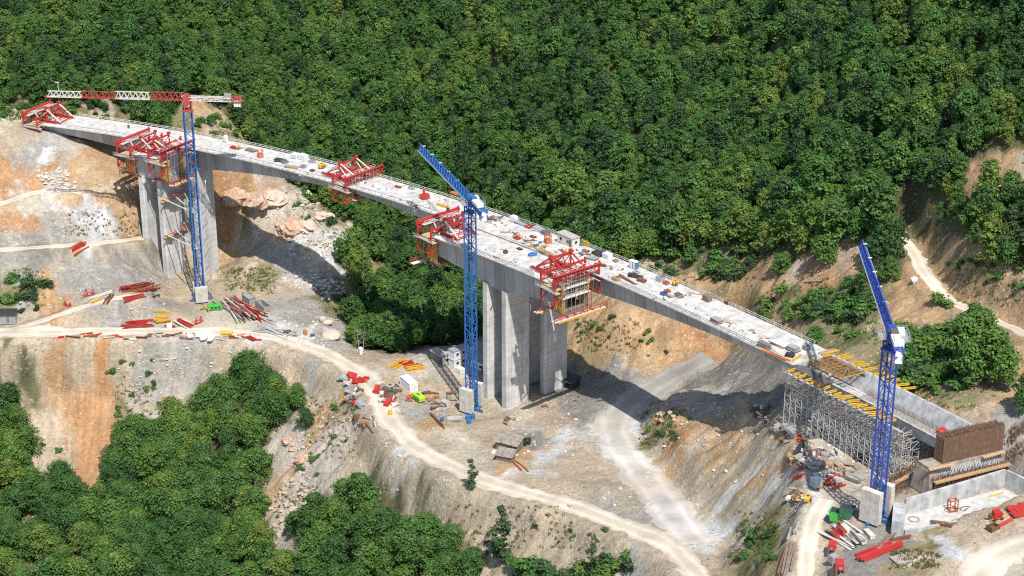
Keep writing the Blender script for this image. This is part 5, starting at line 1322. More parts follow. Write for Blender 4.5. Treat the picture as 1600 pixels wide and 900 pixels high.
def rect_unit(w, l, h, mat, name='body', parent=None, bevel=.05):
    return MB().box(-l / 2, l / 2, -w / 2, w / 2, .12, h).obj(name, M[mat], parent, bevel=bevel)
def container(u, v, rz, l, w, h, mat, label, roofmat=None, open_top=False):
    p = G(u, v); t = thing('shipping_container', label, 'container', p, rz)
    m = MB(); n = int(l / .28)
    for i in range(n):
        x0 = -l / 2 + .12 + i * (l - .24) / n
        for s in (-1, 1): m.box(x0, x0 + .15, s * (w / 2) - .02, s * (w / 2) + .03, .2, h - .15)
    m.box(-l / 2, l / 2, -w / 2, w / 2, .12, h if not open_top else h * .35)
    if open_top:
        for s in (-1, 1): m.box(-l / 2, l / 2, s * w / 2 - .05, s * w / 2 + .05, .12, h); m.box(s * l / 2 - .05, s * l / 2 + .05, -w / 2, w / 2, .12, h)
    m.obj('body', M[mat], t)
    f = MB()
    for x in (-l / 2, l / 2):
        for y in (-w / 2, w / 2): f.box(x - .09, x + .09, y - .09, y + .09, 0, h + .04)
    for y in (-w / 2, w / 2): f.box(-l / 2, l / 2, y - .07, y + .07, h - .12, h + .05).box(-l / 2, l / 2, y - .07, y + .07, .02, .16)
    for x in (-l / 2, l / 2): f.box(x - .07, x + .07, -w / 2, w / 2, h - .12, h + .04).box(x - .07, x + .07, -w / 2, w / 2, .02, .16)
    f.obj('frame', M[roofmat or mat], t)
    for s in (-1, 1):
        d = MB().box(l / 2 + .0, l / 2 + .07, s * w / 4 - w / 4 + .1, s * w / 4 + w / 4 - .1, .22, h - .18).obj('door', M[mat], t)
        MB().bar((l / 2 + .1, s * w / 8, .3), (l / 2 + .1, s * w / 8, h - .3), .05).obj('lock_rod', M['grey'], d)
    return t
def cabin(p, rz, l, w, h, mat, label, roof='grey', cat='site cabin', windows=((-.25, 1), (.2, 1)), door=(.35, 1), z0=0.0):
    t = thing('site_cabin', label, cat, (p.x, p.y, p.z + z0), rz)
    m = MB().box(-l / 2, l / 2, -w / 2, w / 2, .1, h)
    for x in (-l / 2, l / 2):
        for y in (-w / 2, w / 2): m.box(x - .06, x + .06, y - .06, y + .06, 0, h)
    m.obj('wall', M[mat], t)
    m = MB().box(-l / 2 - .18, l / 2 + .18, -w / 2 - .18, w / 2 + .18, h + .004, h + .16)
    for k in range(5): m.box(-l / 2 - .1 + k * l / 4.4, -l / 2 + .1 + k * l / 4.4, -w / 2 - .12, w / 2 + .12, h + .16, h + .2)
    m.obj('roof', M[roof], t)
    for fx, s in windows:
        wf = MB().box(fx * l - .5, fx * l + .5, -w / 2 - .05, -w / 2 + .02, .95, 1.95).obj('window', M['bone'], t)
        MB().box(fx * l - .42, fx * l + .42, -w / 2 - .065, -w / 2 - .045, 1.03, 1.87).obj('pane', M['glass'], wf)
    wf = MB().box(l / 2 - .02, l / 2 + .05, -.5, .5, 1.0, 1.95).obj('window', M['bone'], t); MB().box(l / 2 + .045, l / 2 + .065, -.42, .42, 1.08, 1.87).obj('pane', M['glass'], wf)
    dr = MB().box(door[0] * l - .4, door[0] * l + .4, -w / 2 - .06, -w / 2 + .02, .15, 2.1).obj('door', M['darkgrey'], t)
    MB().box(door[0] * l + .25, door[0] * l + .33, -w / 2 - .11, -w / 2 - .06, 1.05, 1.15).obj('handle', M['galv'], dr)
    return t
def toilet(p, rz, mat, label):
    t = thing('portable_toilet', label, 'portable toilet', p, rz)
    MB().box(-.55, .55, -.55, .55, .08, 2.05).obj('body', M[mat], t, bevel=.05)
    MB().loft([[(-.62, -.62, 2.05), (.62, -.62, 2.05), (.62, .62, 2.05), (-.62, .62, 2.05)], [(-.4, -.4, 2.35), (.4, -.4, 2.35), (.4, .4, 2.35), (-.4, .4, 2.35)]]).obj('roof', M['plastic'], t)
    d = MB().box(-.42, .42, -.6, -.55, .18, 1.95).obj('door', M['plastic' if mat != 'plastic' else 'bone'], t); MB().box(.26, .36, -.64, -.6, 1.0, 1.15).obj('handle', M['darkgrey'], d)
    MB().box(-.62, .62, -.62, .62, 0, .1).obj('base', M['darkgrey'], t)
    return t
def engine_unit(p, rz, l, w, h, mat, label, name='generator', cat='generator', wheels=True):
    t = thing(name, label, cat, p, rz)
    prof = [(-l / 2, .45), (l / 2, .45), (l / 2, h * .72), (l / 2 - .35, h), (-l / 2 + .3, h), (-l / 2, h * .8)]
    MB().loft([[(x, y, z) for x, z in prof] for y in (-w / 2, w / 2)]).obj('body', M[mat], t, bevel=.06)
    m = MB()
    for k in range(3): m.box(-l * .3 + k * l * .25, -l * .3 + k * l * .25 + l * .16, -w / 2 - .02, -w / 2 + .02, .75, h * .72)
    m.obj('vent', M['black'], t)
    MB().box(-l * .18, l * .12, -.25, .25, h - .02, h + .05).obj('top_vent', M['black'], t)
    if wheels:
        for s in (-1, 1):
            wh = MB().tube([(0, s * (w / 2 + .02), .38), (0, s * (w / 2 + .26), .38)], .38, 14).obj('tyre', M['black'], t); MB().tube([(0, s * (w / 2 + .05), .38), (0, s * (w / 2 + .28), .38)], .2, 10).obj('rim', M['grey'], wh)
        MB().bar((l / 2, 0, .5), (l / 2 + 1.2, 0, .42), .14).bar((l / 2 + 1.1, 0, .42), (l / 2 + 1.1, 0, 0), .08).obj('tow_bar', M['darkgrey'], t)
    else: MB().box(-l / 2, l / 2, -w / 2 + .1, w / 2 - .1, 0, .45).obj('skid', M['darkgrey'], t)
    return t
def barrel(p, mat, label, group=None, tilt=0, rz=0, r=.42, h=1.15):
    m = MB(); prof = [(r * .97, 0), (r, .04), (r, h * .33 - .03), (r * 1.05, h * .33), (r, h * .33 + .03), (r, h * .66 - .03), (r * 1.05, h * .66), (r, h * .66 + .03), (r, h - .04), (r * .95, h)]
    m.loft([[(q * math.cos(k * math.pi / 7), q * math.sin(k * math.pi / 7), z) for k in range(14)] for q, z in prof])
    t = m.obj('barrel', M[mat], None, smooth=False); t.location = (p.x, p.y, p.z + (r if tilt else 0)); t.rotation_euler = (tilt, 0, rz); tag(t, label, 'barrel', group)
    lid = MB().tube([(0, 0, h), (0, 0, h + .025)], r * .85, 14).obj('lid', M[mat], t); MB().tube([(r * .5, 0, h + .02), (r * .5, 0, h + .07)], .06, 8).obj('bung', M['darkgrey'], lid)
    return t
def shed(p, rz, l, w, h, h2, wall, roof, label, open_front=False, name='shed'):
    t = thing(name, label, 'shed', p, rz); m = MB(); rr = random.Random(int(p.x * 10))
    if open_front:
        for x in (-l / 2 + .1, 0, l / 2 - .1):
            for y, z in ((-w / 2 + .1, h), (w / 2 - .1, h2)): m.bar((x, y, -.3), (x, y, z), .16)
        m.obj('post', M[wall], t); m = MB(); m.loft([[(x, -w / 2 + .1, 0), (x, w / 2, 0), (x, w / 2, h2 * .95), (x, w / 2 - .1, h2 * .95)] for x in (-l / 2, l / 2)])
        m.box(-l / 2, -l / 2 + .08, -w / 2 + .2, w / 2 - .15, 0, h * .9); m.obj('wall', M[wall], t)
    else:
        m.loft([[(x, -w / 2, -.5), (x, w / 2, -.5), (x, w / 2, h2), (x, -w / 2, h)] for x in (-l / 2, l / 2)])
        n = int(l / .3)
        for k in range(n): x = -l / 2 + (k + .5) * l / n; m.box(x - .11, x + .11, -w / 2 - .03, -w / 2 + .01, 0, h - .06 + rr.uniform(-.05, .03))
        m.obj('wall', M[wall], t)
        d = MB().box(-.4, .45, -w / 2 - .06, -w / 2 - .031, 0, h * .85).obj('door', M['oldwood'], t)
        MB().bar((.3, -w / 2 - .09, h * .4), (.3, -w / 2 - .09, h * .5), .05).obj('handle', M['darkgrey'], d)
    m = MB(); n = 9
    for k in range(n):
        x0 = -l / 2 - .35 + k * (l + .7) / n; x1 = x0 + (l + .7) / n - .03; dz = rr.uniform(0, .05)
        y0, y1 = -w / 2 - .4 - rr.uniform(0, .15), w / 2 + .35 + rr.uniform(0, .15); sl = (h2 - h) / w
        za, zb = h + sl * (y0 + w / 2) + .08 + dz, h + sl * (y1 + w / 2) + .08 + dz
        m.add([(x0, y0, za), (x1, y0, za), (x1, y1, zb), (x0, y1, zb), (x0, y0, za + .07), (x1, y0, za + .07), (x1, y1, zb + .07), (x0, y1, zb + .07)], [(0, 3, 2, 1), (4, 5, 6, 7), (0, 1, 5, 4), (1, 2, 6, 5), (2, 3, 7, 6), (3, 0, 4, 7)])
    m.obj('roof', M[roof], t); return t
def crate(p, rz, l, w, h, mat, label, group=None, name='crate', cat='crate', open_=True):
    m = MB(); n = 5
    m.box(-l / 2, l / 2, -w / 2, w / 2, .1, .18)
    for k in range(4):
        z = .2 + k * (h - .2) / 4
        for s in (-1, 1): m.box(-l / 2, l / 2, s * w / 2 - .04, s * w / 2 + .04, z, z + (h - .2) / 4 - .05); m.box(s * l / 2 - .04, s * l / 2 + .04, -w / 2 + .05, w / 2 - .05, z, z + (h - .2) / 4 - .05)
    for x in (-l / 2, l / 2):
        for y in (-w / 2, w / 2): m.box(x - .07, x + .07, y - .07, y + .07, 0, h + .02)
    if not open_: m.box(-l / 2 + .05, l / 2 - .05, -w / 2 + .05, w / 2 - .05, h - .08, h + .06)
    return tag(put(m.obj(name, M[mat]), p, rz), label, cat, group)
def stack(p, rz, l, w, n, th, mats, label, name='board_stack', cat='stack of boards', group=None, sd=0, cross=False):
    """pile of sheets or boards on bearers"""
    r = random.Random(sd + int(p.x * 7)); t = thing(name, label, cat, p, rz, group)
    m = MB(); m.box(-l * .35 - .06, -l * .35 + .06, -w / 2, w / 2, 0, .1).box(l * .35 - .06, l * .35 + .06, -w / 2, w / 2, 0, .1); m.obj('bearer', M['oldwood'], t)
    z = .1
    for k in range(n):
        a = r.uniform(-.12, .12); dx, dy = r.uniform(-.25, .25) * l * .3, r.uniform(-.2, .2) * w * .4; m = MB().box(-l / 2, l / 2, -w / 2, w / 2, 0, th)
        o = m.obj('board', M[mats[k % len(mats)]], t); o.location = (dx, dy, z); o.rotation_euler = (0, 0, a); z += th + .004
    return t
def skip(p, rz, l, w, h, mat, label):
    t = thing('skip', label, 'skip', p, rz)
    sec = lambda y: [(-l / 2 + .4, y, .1), (l / 2 - .4, y, .1), (l / 2, y, h), (-l / 2, y, h)]
    MB().loft([sec(-w / 2), sec(w / 2)]).obj('body', M[mat], t)
    m = MB()
    for s in (-1, 1): m.bar((-l / 2, s * w / 2, h), (l / 2, s * w / 2, h), .14)
    for s in (-1, 1): m.bar((s * l / 2, -w / 2, h), (s * l / 2, w / 2, h), .14)
    m.obj('rim', M[mat], t); MB().box(-l / 2 + .12, l / 2 - .12, -w / 2 + .1, w / 2 - .1, h - .03, h + .03).obj('contents', M['black'], t); return t

# --- people: one skinned body each
def person_mesh(pose):
    v = {'pel': (0, 0, .95), 'spi': (0, 0, 1.2), 'chs': (0, 0, 1.42), 'nek': (0, 0, 1.53), 'hea': (.02, 0, 1.66), 'top': (.01, 0, 1.76)}
    for s, n in ((1, 'l'), (-1, 'r')):
        f = pose['leg'][0 if s > 0 else 1]; a = pose['arm'][0 if s > 0 else 1]
        v['hip' + n] = (0, s * .1, .9); v['kne' + n] = (f * .2 + .03, s * .11, .5); v['ank' + n] = (f * .34 - .02, s * .12, .09); v['toe' + n] = (f * .34 + .16, s * .13, .04)
        v['sho' + n] = (0, s * .19, 1.42); v['elb' + n] = (a * .16 - .02, s * .26, 1.16); v['wri' + n] = (a * .38 + .05, s * .22, .96 + a * .2); v['han' + n] = (a * .46 + .07, s * .21, .9 + a * .24)
    E_ = [('pel', 'spi'), ('spi', 'chs'), ('chs', 'nek'), ('nek', 'hea'), ('hea', 'top')]
    for n in 'lr': E_ += [('pel', 'hip' + n), ('hip' + n, 'kne' + n), ('kne' + n, 'ank' + n), ('ank' + n, 'toe' + n), ('chs', 'sho' + n), ('sho' + n, 'elb' + n), ('elb' + n, 'wri' + n), ('wri' + n, 'han' + n)]
    R = {'pel': .15, 'spi': .14, 'chs': .16, 'nek': .06, 'hea': .105, 'top': .07, 'hip': .095, 'kne': .065, 'ank': .05, 'toe': .045, 'sho': .075, 'elb': .05, 'wri': .036, 'han': .042}
    ks = list(v); m = bpy.data.meshes.new('body'); m.from_pydata([v[k] for k in ks], [(ks.index(a), ks.index(b)) for a, b in E_], [])
    o = bpy.data.objects.new('tmp_body', m); COL.objects.link(o)
    sk = o.modifiers.new('skin', 'SKIN'); o.modifiers.new('sub', 'SUBSURF').levels = 1
    for i, k in enumerate(ks):
        q = R.get(k) or R[k[:3]]; sv = m.skin_vertices[0].data[i]; sv.radius = (q, q); sv.use_root = (k == 'pel')
    dg = bpy.context.evaluated_depsgraph_get(); me = bpy.data.meshes.new_from_object(o.evaluated_get(dg)); bpy.data.objects.remove(o)
    me.name = 'body'; me.materials.clear()
    for mm in ('cloth', 'shirt', 'skin', 'black'): me.materials.append(M[mm])
    for p in me.polygons:
        c = p.center; p.use_smooth = True
        p.material_index = 2 if c.z > 1.5 or (c.z < 1.06 and abs(c.y) > .17 and c.x > .04 and c.z > .8) else (3 if c.z < .12 else (1 if c.z > 1.0 or (abs(c.y) > .2 and c.z > .8) else 0))
    return me
POSES = [person_mesh({'leg': (.4, -.4), 'arm': (-.3, .5)}), person_mesh({'leg': (.05, -.05), 'arm': (.9, .7)}), person_mesh({'leg': (.2, -.1), 'arm': (.1, .9)})]
def person(p, rz, pose, vest, helmet, label):
    t = bpy.data.objects.new('person', POSES[pose]); COL.objects.link(t); put(t, p, rz); tag(t, label, 'person')
    m = MB(); n = 12
    m.loft([[(rx * math.cos(k * 2 * math.pi / n), ry * math.sin(k * 2 * math.pi / n), z) for k in range(n)] for z, rx, ry in ((.98, .17, .2), (1.2, .165, .19), (1.4, .18, .22), (1.5, .1, .16))]).obj('vest', M[vest], t, smooth=True)
    m = MB(); m.loft([[(.02 + r * math.cos(k * 2 * math.pi / n), r * math.sin(k * 2 * math.pi / n), z) for k in range(n)] for z, r in ((1.69, .17), (1.705, .14), (1.78, .125), (1.84, .07), (1.855, .01))]).obj('helmet', M[helmet], t, smooth=True)
    m = MB()
    for s in (-1, 1): m.box(.115, .128, s * .04 - .012, s * .04 + .012, 1.665, 1.68)
    m.obj('eyes', M['black'], t); MB().box(.115, .15, -.012, .012, 1.625, 1.66).obj('nose', M['skin'], t)

# ================================================================== far pier yard (left)
bundle(186, 459, 246, 447, 11, 4.6, ['red', 'darkred', 'rust', 'orange'], 'steel_beam', 'red steel beam in the large stack on the bench left of the far crane', 'steel beam', 'red beams stacked on the bench', 1)
bundle(192, 470, 228, 463, 5, 2.4, ['red', 'darkred'], 'steel_beam', 'red steel beam in the smaller pile just in front of the large red stack', 'steel beam', 'red beams in front of the large stack', 2)
bundle(230, 466, 245, 461, 3, 1.4, ['rust', 'oldwood'], 'scrap_beam', 'rusty beam beside the large red stack on the bench', 'scrap beam', 'rusty beams on the bench', 3)
bundle(110, 399, 136, 384, 6, 2.6, ['red', 'orange'], 'steel_beam', 'red steel beam in the small bundle on the upper terrace track', 'steel beam', 'red beams on the terrace', 4, layers=2)
def aframe(u, v, rz, s, label, mat='red'):
    p = G(u, v); t = thing('trestle', label, 'steel frame', p, rz); m = MB()
    m.bar((-2 * s, 0, .3), (2 * s, 0, .3), .28).bar((-1.5 * s, 0, .3), (-.6 * s, 0, 2.3 * s), .22).bar((-.4 * s, .5, .3), (-.6 * s, 0, 2.3 * s), .22); m.obj('leg', M[mat], t)
    m = MB().bar((.6 * s, 0, .3), (1.2 * s, .2, 2.0 * s), .22).bar((1.8 * s, 0, .3), (1.2 * s, .2, 2.0 * s), .22).bar((-.6 * s, 0, 1.2 * s), (1.2 * s, .2, 1.0 * s), .2); m.obj('brace', M[mat], t); return t
aframe(139, 463, .2, 1.15, 'red A-shaped steel frame left of the stacked red beams on the bench')
aframe(105, 480, -.3, .85, 'small red steel frame beside the yard track, left of the bench')
bundle(134, 473, 176, 458, 2, .9, ['bone'], 'white_pipe', 'long white pipe lying along the yard track', 'pipe', 'white pipes along the yard track', 5, 'pipe', (.45,))
bundle(143, 474, 160, 468, 3, 1.2, ['yellow'], 'formwork_beam', 'yellow beam lying next to the long white pipe', 'formwork beam', 'yellow beams by the white pipe', 6)
bundle(164, 476, 176, 463, 4, 1.4, ['rust', 'red'], 'steel_beam', 'red-brown beam lying across the yard track by the white pipe', 'steel beam', 'red-brown beams across the yard track', 7)
bundle(239, 502, 268, 501, 7, 2.6, ['yellow'], 'formwork_beam', 'yellow beam in the tidy stack on the road edge below the bench', 'formwork beam', 'yellow beams in the tidy stack', 8, layers=3)
bundle(190, 512, 240, 508, 8, 3.0, ['red', 'orange', 'rust', 'darkred'], 'steel_beam', 'red beam in the flat pile along the road below the bench', 'steel beam', 'red beams in the flat roadside pile', 9, jit=.5)
bundle(277, 500, 302, 513, 7, 3.0, ['red', 'darkred', 'bone'], 'steel_beam', 'red beam in the slanting pile right of the yellow stack', 'steel beam', 'red beams in the slanting pile', 10, jit=.6)
aframe(310, 507, .9, 1.1, 'bright red bent steel frame right of the slanting red pile')
bundle(256, 511, 275, 512, 3, 1.0, ['red'], 'steel_beam', 'short red beam by the white cube below the yellow stack', 'steel beam', 'short red beams by the white cube', 11)
crate(G(265, 513), .1, 1.5, 1.5, 1.5, 'white', 'white cube-shaped box by the road below the yellow stack', name='tank', cat='tank', open_=False)
engine_unit(G(336, 484), .25, 4.6, 2.0, 2.0, 'green', 'green generator box below the ballast blocks of the far crane', wheels=False)
bundle(318, 484, 330, 490, 2, 1.0, ['yellow'], 'formwork_beam', 'yellow beam left of the green generator box', 'formwork beam', 'yellow beams by the green box', 12)
bundle(348, 476, 398, 504, 26, 7.0, ['red', 'bone', 'rust', 'darkred', 'orange', 'grey'], 'steel_beam', 'red or white steel beam in the long heap left of the grey containers', 'steel beam', 'beams in the long heap by the grey containers', 13, jit=.7)
bundle(380, 482, 410, 505, 6, 1.6, ['red'], 'steel_beam', 'bright red beam at the right side of the long heap by the containers', 'steel beam', 'bright red beams on the long heap', 14, jit=.3)
a_ = ang(378, 470, 425, 492)
container(389, 475, a_, 4.4, 2.3, 2.6, 'grey', 'small grey steel container, left one of the pair by the heap of beams', 'rust')
container(411, 486, a_, 5.4, 2.3, 2.6, 'grey', 'larger open-topped grey container, right one of the pair by the heap of beams', 'oldwood', open_top=True)
bundle(398, 512, 462, 526, 9, 3.4, ['galv', 'rust', 'grey', 'bone'], 'scrap_pipe', 'grey or rusty pipe in the scrap strip along the upper road edge', 'pipe', 'pipes in the roadside scrap strip', 15, 'pipe', (.32,), jit=.8)
bundle(412, 502, 440, 512, 5, 3.0, ['galv', 'greywood', 'rust'], 'scrap_board', 'pale board in the scrap below the open grey container', 'board', 'boards below the open container', 16, 'box', (.5, .1), jit=1.2)
barrel(G(477, 523), 'orange', 'orange barrel at the road edge below the pale rock slope', None, 0, 0, .62, 1.5)
crate(G(449, 521), .4, 2.2, 1.1, .9, 'darkgrey', 'dark grey box beside the pipes along the upper road edge', name='steel_box', cat='box', open_=False)
crate(G(488, 526), .3, 1.5, .9, .6, 'darkgrey', 'small dark box right of the orange barrel', name='steel_box', cat='box', open_=False)
# roadside row below the road
rr = random.Random(77)
for i in range(34):
    u = 92 + i * 9.2; v = 526.5 + rr.uniform(-2.5, 4) + max(0, (u - 300) * .02)
    l = rr.uniform(6, 26); bundle(u, v, u + l, v + rr.uniform(-3, 3), 1, .5, ['rust', 'rust', 'orange', 'red', 'greywood', 'bone', 'yellow' if i % 9 == 5 else 'rust'], 'scrap_beam', 'rusty or painted beam in the scrap row along the lower road edge', 'scrap beam', 'scrap row along the lower road edge', 100 + i, rr.choice(['i', 'box', 'pipe']), (.5, .5), jit=.8)
barrel(G(346, 524), 'yellow', 'yellow tank lying at the road edge by the scrap row', None, math.pi / 2, 1.5, .75, 3.4)
bundle(386, 527, 400, 533, 3, 1.2, ['rust', 'red'], 'scrap_beam', 'rust-red beam at the right end of the scrap row', 'scrap beam', 'right end of the scrap row', 140)
for i, (u, v) in enumerate(((312, 527), (318, 531), (325, 526), (330, 531), (297, 529))):
    o = MB().rock((0, 0, .5), 1.5, 300 + i, .8).obj('big_bag', M['plastic']); put(o, G(u, v), i, .1); tag(o, 'white bulging sack in the cluster at the scrap row by the road', 'sack', 'white sacks at the road edge')
o = MB().rock((0, 0, .5), .8, 330, 1.3).obj('big_bag', M['plastic']); put(o, G(1428, 443), 0, .2); tag(o, 'white sack standing alone beside the upper dirt road', 'sack')
shed(G(14, 503), ang(-10, 503, 30, 500), 5.0, 3.4, 2.6, 3.0, 'grey', 'black', 'grey hut with dark roof at the left edge of the picture', name='hut')
bundle(355, 556, 362, 540, 2, 1.5, ['greywood', 'bone'], 'concrete_slab', 'broken pale concrete slab tipped on the slope below the road', 'slab', 'broken slabs below the road', 141, 'box', (1.6, .25), jit=.8)

# ================================================================== middle yard
toilet(G(564, 554), .4, 'plastic', 'white portable toilet by bleached trunks at the ravine edge')
bundle(610, 578, 634, 565, 5, 2.6, ['yellow'], 'formwork_beam', 'yellow beam at the left side of the stack before the cabins', 'formwork beam', 'yellow beams, left side of the stack before the cabins', 150, layers=2)
bundle(622, 570, 646, 567, 5, 2.2, ['red'], 'steel_beam', 'red beam on the stack before the white cabins', 'steel beam', 'red beams on the stack before the cabins', 151, layers=2)
bundle(632, 579, 661, 574, 6, 2.4, ['yellow', 'yellow', 'orange'], 'formwork_beam', 'yellow beam at the front of the stack before the cabins', 'formwork beam', 'yellow beams, front of the stack before the cabins', 152, layers=2)
container(639, 607, ang(625, 602, 642, 616), 6.1, 2.5, 2.7, 'white', 'plain white shipping container standing in the middle yard')
engine_unit(G(654, 627), ang(646, 622, 664, 633), 4.0, 1.9, 2.0, 'lime', 'lime green compressor trailer beside the white container', 'compressor', 'compressor')
a_ = ang(672, 560, 700, 575)
cabin(G(686, 563), a_, 5.6, 2.6, 2.6, 'darkgrey', 'dark site cabin with grey flat roof, left end of the cabin row', 'greywood')
cabin(G(699, 566), a_ + 1.57, 4.6, 2.4, 2.6, 'white', 'white single-storey cabin between the dark cabin and the stacked pair', 'grey')
cabin(G(716, 570), a_ + 1.57, 5.0, 2.5, 2.6, 'white', 'lower white cabin of the stacked pair beside the blue mast', 'white')
cabin(G(716, 570), a_ + 1.57, 5.0, 2.5, 2.6, 'plastic', 'upper white cabin of the stacked pair beside the blue mast', 'grey', z0=2.78)
cabin(G(751, 577), a_ + .1, 5.6, 2.5, 2.6, 'white', 'white cabin right of the blue mast, in the shade by the pier', 'grey')
crate(G(719, 583), a_, 2.2, 1.7, 1.7, 'white', 'small white tank box in front of the stacked cabins', name='tank', cat='tank', open_=False)
def heap(pts, n, mats, name, label, cat, group, sd, smin=.5, smax=1.5, spread=9):
    r = random.Random(sd)
    for i in range(n):
        u, v = r.choice(pts); g = G(u + r.uniform(-spread, spread), v + r.uniform(-spread, spread) * .7); k = r.choice('bbbpri'); s = r.uniform(smin, smax); m = MB()
        if k == 'b': m.box(-s, s, -s * r.uniform(.3, .7), s * r.uniform(.3, .7), 0, s * r.uniform(.4, 1.0))
        elif k == 'p': m.tube([(-s * 1.5, 0, .3), (s * 1.5, 0, .3)], .28 * s, 8)
        elif k == 'r': m.box(-s * 1.1, s * 1.1, -s * .8, s * .8, 0, .12).box(-s * 1.1, -s * .95, -s * .8, s * .8, 0, s * .6).box(s * .95, s * 1.1, -s * .8, s * .8, 0, s * .6)
        else: ibeam(m, s * 3.2, .3, .4)
        o = m.obj({'b': 'broken_box', 'p': 'pipe_offcut', 'r': 'scrap_tray', 'i': 'beam_offcut'}[k] if name == 'scrap_piece' else name, M[r.choice(mats)]); put(o, g, r.uniform(0, 3.1), r.uniform(-.1, .35)); o.rotation_euler = (r.uniform(-.3, .3), r.uniform(-.3, .3), r.uniform(0, 3.1)); tag(o, label, cat, group)
heap([(545, 592), (552, 598), (558, 594), (563, 600)], 16, ['red', 'red', 'orange', 'darkred', 'bone'], 'scrap_piece', 'red scrap piece in the heap left of the haul road bend', 'scrap', 'red scrap heap at the bend', 201)
heap([(540, 606), (552, 612), (556, 620), (545, 625), (560, 630), (530, 590)], 20, ['grey', 'darkgrey', 'bone', 'rust', 'galv'], 'scrap_piece', 'grey or dark scrap piece below the red heap at the road bend', 'scrap', 'grey scrap at the bend', 202)
heap([(562, 628), (558, 634)], 4, ['red', 'grey'], 'scrap_piece', 'scrap piece at the lower end of the heap at the road bend', 'scrap', 'lower end of the scrap heap', 203)
t = aframe(537, 627, 1.2, 1.0, 'yellow bent steel legs standing in the scrap left of the road', 'yellow')
crate(G(558, 657), .3, 1.8, 1.4, 1.4, 'rust', 'rusty open box on the slope below the scrap heap', name='steel_box', cat='box')
bundle(566, 656, 578, 668, 3, 1.6, ['orange', 'wood'], 'plank', 'orange-brown plank on the slope left of the road', 'plank', 'orange-brown planks left of the road', 204, 'box', (.6, .14), jit=.7)
bundle(576, 654, 586, 674, 4, 1.4, ['bone', 'rust', 'oldwood'], 'plank', 'long plank lying down the slope beside the orange ones', 'plank', 'long planks left of the road', 205, 'box', (.4, .14), jit=.4)
heap([(598, 606), (606, 612), (612, 608), (604, 618), (614, 622), (608, 628), (618, 614), (602, 624)], 34, ['grey', 'rust', 'red', 'darkgrey', 'galv', 'oldwood', 'bone'], 'scrap_piece', 'scrap piece in the mixed heap between the road and white container', 'scrap', 'mixed scrap heap by the container', 206)
heap([(612, 634), (606, 632)], 6, ['red', 'darkgrey', 'bone'], 'scrap_piece', 'scrap piece at the lower edge of the mixed heap', 'scrap', 'lower edge of the mixed heap', 207)
heap([(637, 627), (641, 623)], 6, ['red', 'orange'], 'scrap_piece', 'red scrap piece left of the lime compressor', 'scrap', 'red scrap by the compressor', 208, .4, .9, 5)
barrel(G(610, 649), 'yellow', 'dull yellow barrel at the inner edge of the road', None, 0, 0, .6, 1.3)
heap([(675, 622), (685, 626), (695, 622), (704, 628), (690, 634), (678, 632)], 26, ['rust', 'oldwood', 'wood', 'greywood', 'grey'], 'scrap_piece', 'rusty or wooden scrap piece left of the ballast blocks', 'scrap', 'rusty scrap by the ballast blocks', 209)
bundle(664, 640, 706, 634, 10, 3.6, ['greywood', 'oldwood', 'galv'], 'plank', 'grey plank in the flat pile below the rusty scrap', 'plank', 'grey planks in the yard', 210, 'box', (.35, .16), jit=.8)
bundle(674, 647, 697, 671, 2, .9, ['rust', 'oldwood'], 'timber_beam', 'long dark timber laid along the yard edge', 'timber', 'dark timbers along the yard edge', 211, 'box', (.45, .4), jit=.1)
bundle(684, 650, 702, 647, 4, 1.6, ['grey', 'greywood'], 'plank', 'grey board near the blue can in the yard', 'plank', 'grey boards near the blue can', 212, 'box', (.5, .12))
stack(G(709, 658), .1, 3.8, 2.0, 4, .22, ['greywood', 'oldwood', 'grey'], 'low stack of grey boards right of the small blue can', sd=1)
barrel(G(691, 658), 'blue', 'small blue can left of the low board stack', None, 0, 0, .5, 1.0)
for i, ((u, v), lb) in enumerate((((733, 662), 'nearest of the three blue barrels at the crane foot'), ((739, 655), 'right one of the three blue barrels at the crane foot'), ((731, 656), 'left one of the three blue barrels, behind the nearest'))): barrel(G(u, v), 'blue', lb, 'blue barrels at the foot of the middle crane', 0, 0, .62, 1.3)
a_ = ang(770, 690, 820, 700)
shed(G(796, 703), a_, 6.4, 3.6, 2.6, 3.5, 'oldwood', 'shedroof', 'larger timber shed with a ragged board roof beside the road')
shed(G(790, 719), a_ + .1, 4.4, 2.8, 1.9, 2.5, 'oldwood', 'shedroof', 'smaller low timber shed in front of the larger one')
bundle(803, 722, 822, 738, 4, 1.4, ['rust', 'wood', 'orange'], 'plank', 'rust-brown plank lying right of the small timber shed', 'plank', 'planks by the small shed', 213, 'box', (.4, .2), jit=.3)
heap([(772, 706), (776, 712)], 5, ['bone', 'plastic', 'grey'], 'scrap_piece', 'pale scrap piece left of the small shed', 'scrap', 'pale scrap by the sheds', 214, .4, .8, 4)
shed(G(888, 604), ang(872, 600, 902, 606), 5.8, 3.6, 2.2, 2.9, 'black', 'black', 'black open-fronted shed in the deck shadow right of the pier', True)
heap([(800, 660), (860, 640), (905, 620), (930, 628)], 9, ['oldwood', 'rust', 'darkgrey'], 'scrap_piece', 'dark plank or offcut on the ground near the pier foot', 'scrap', 'offcuts near the pier foot', 215, .4, .9, 14)

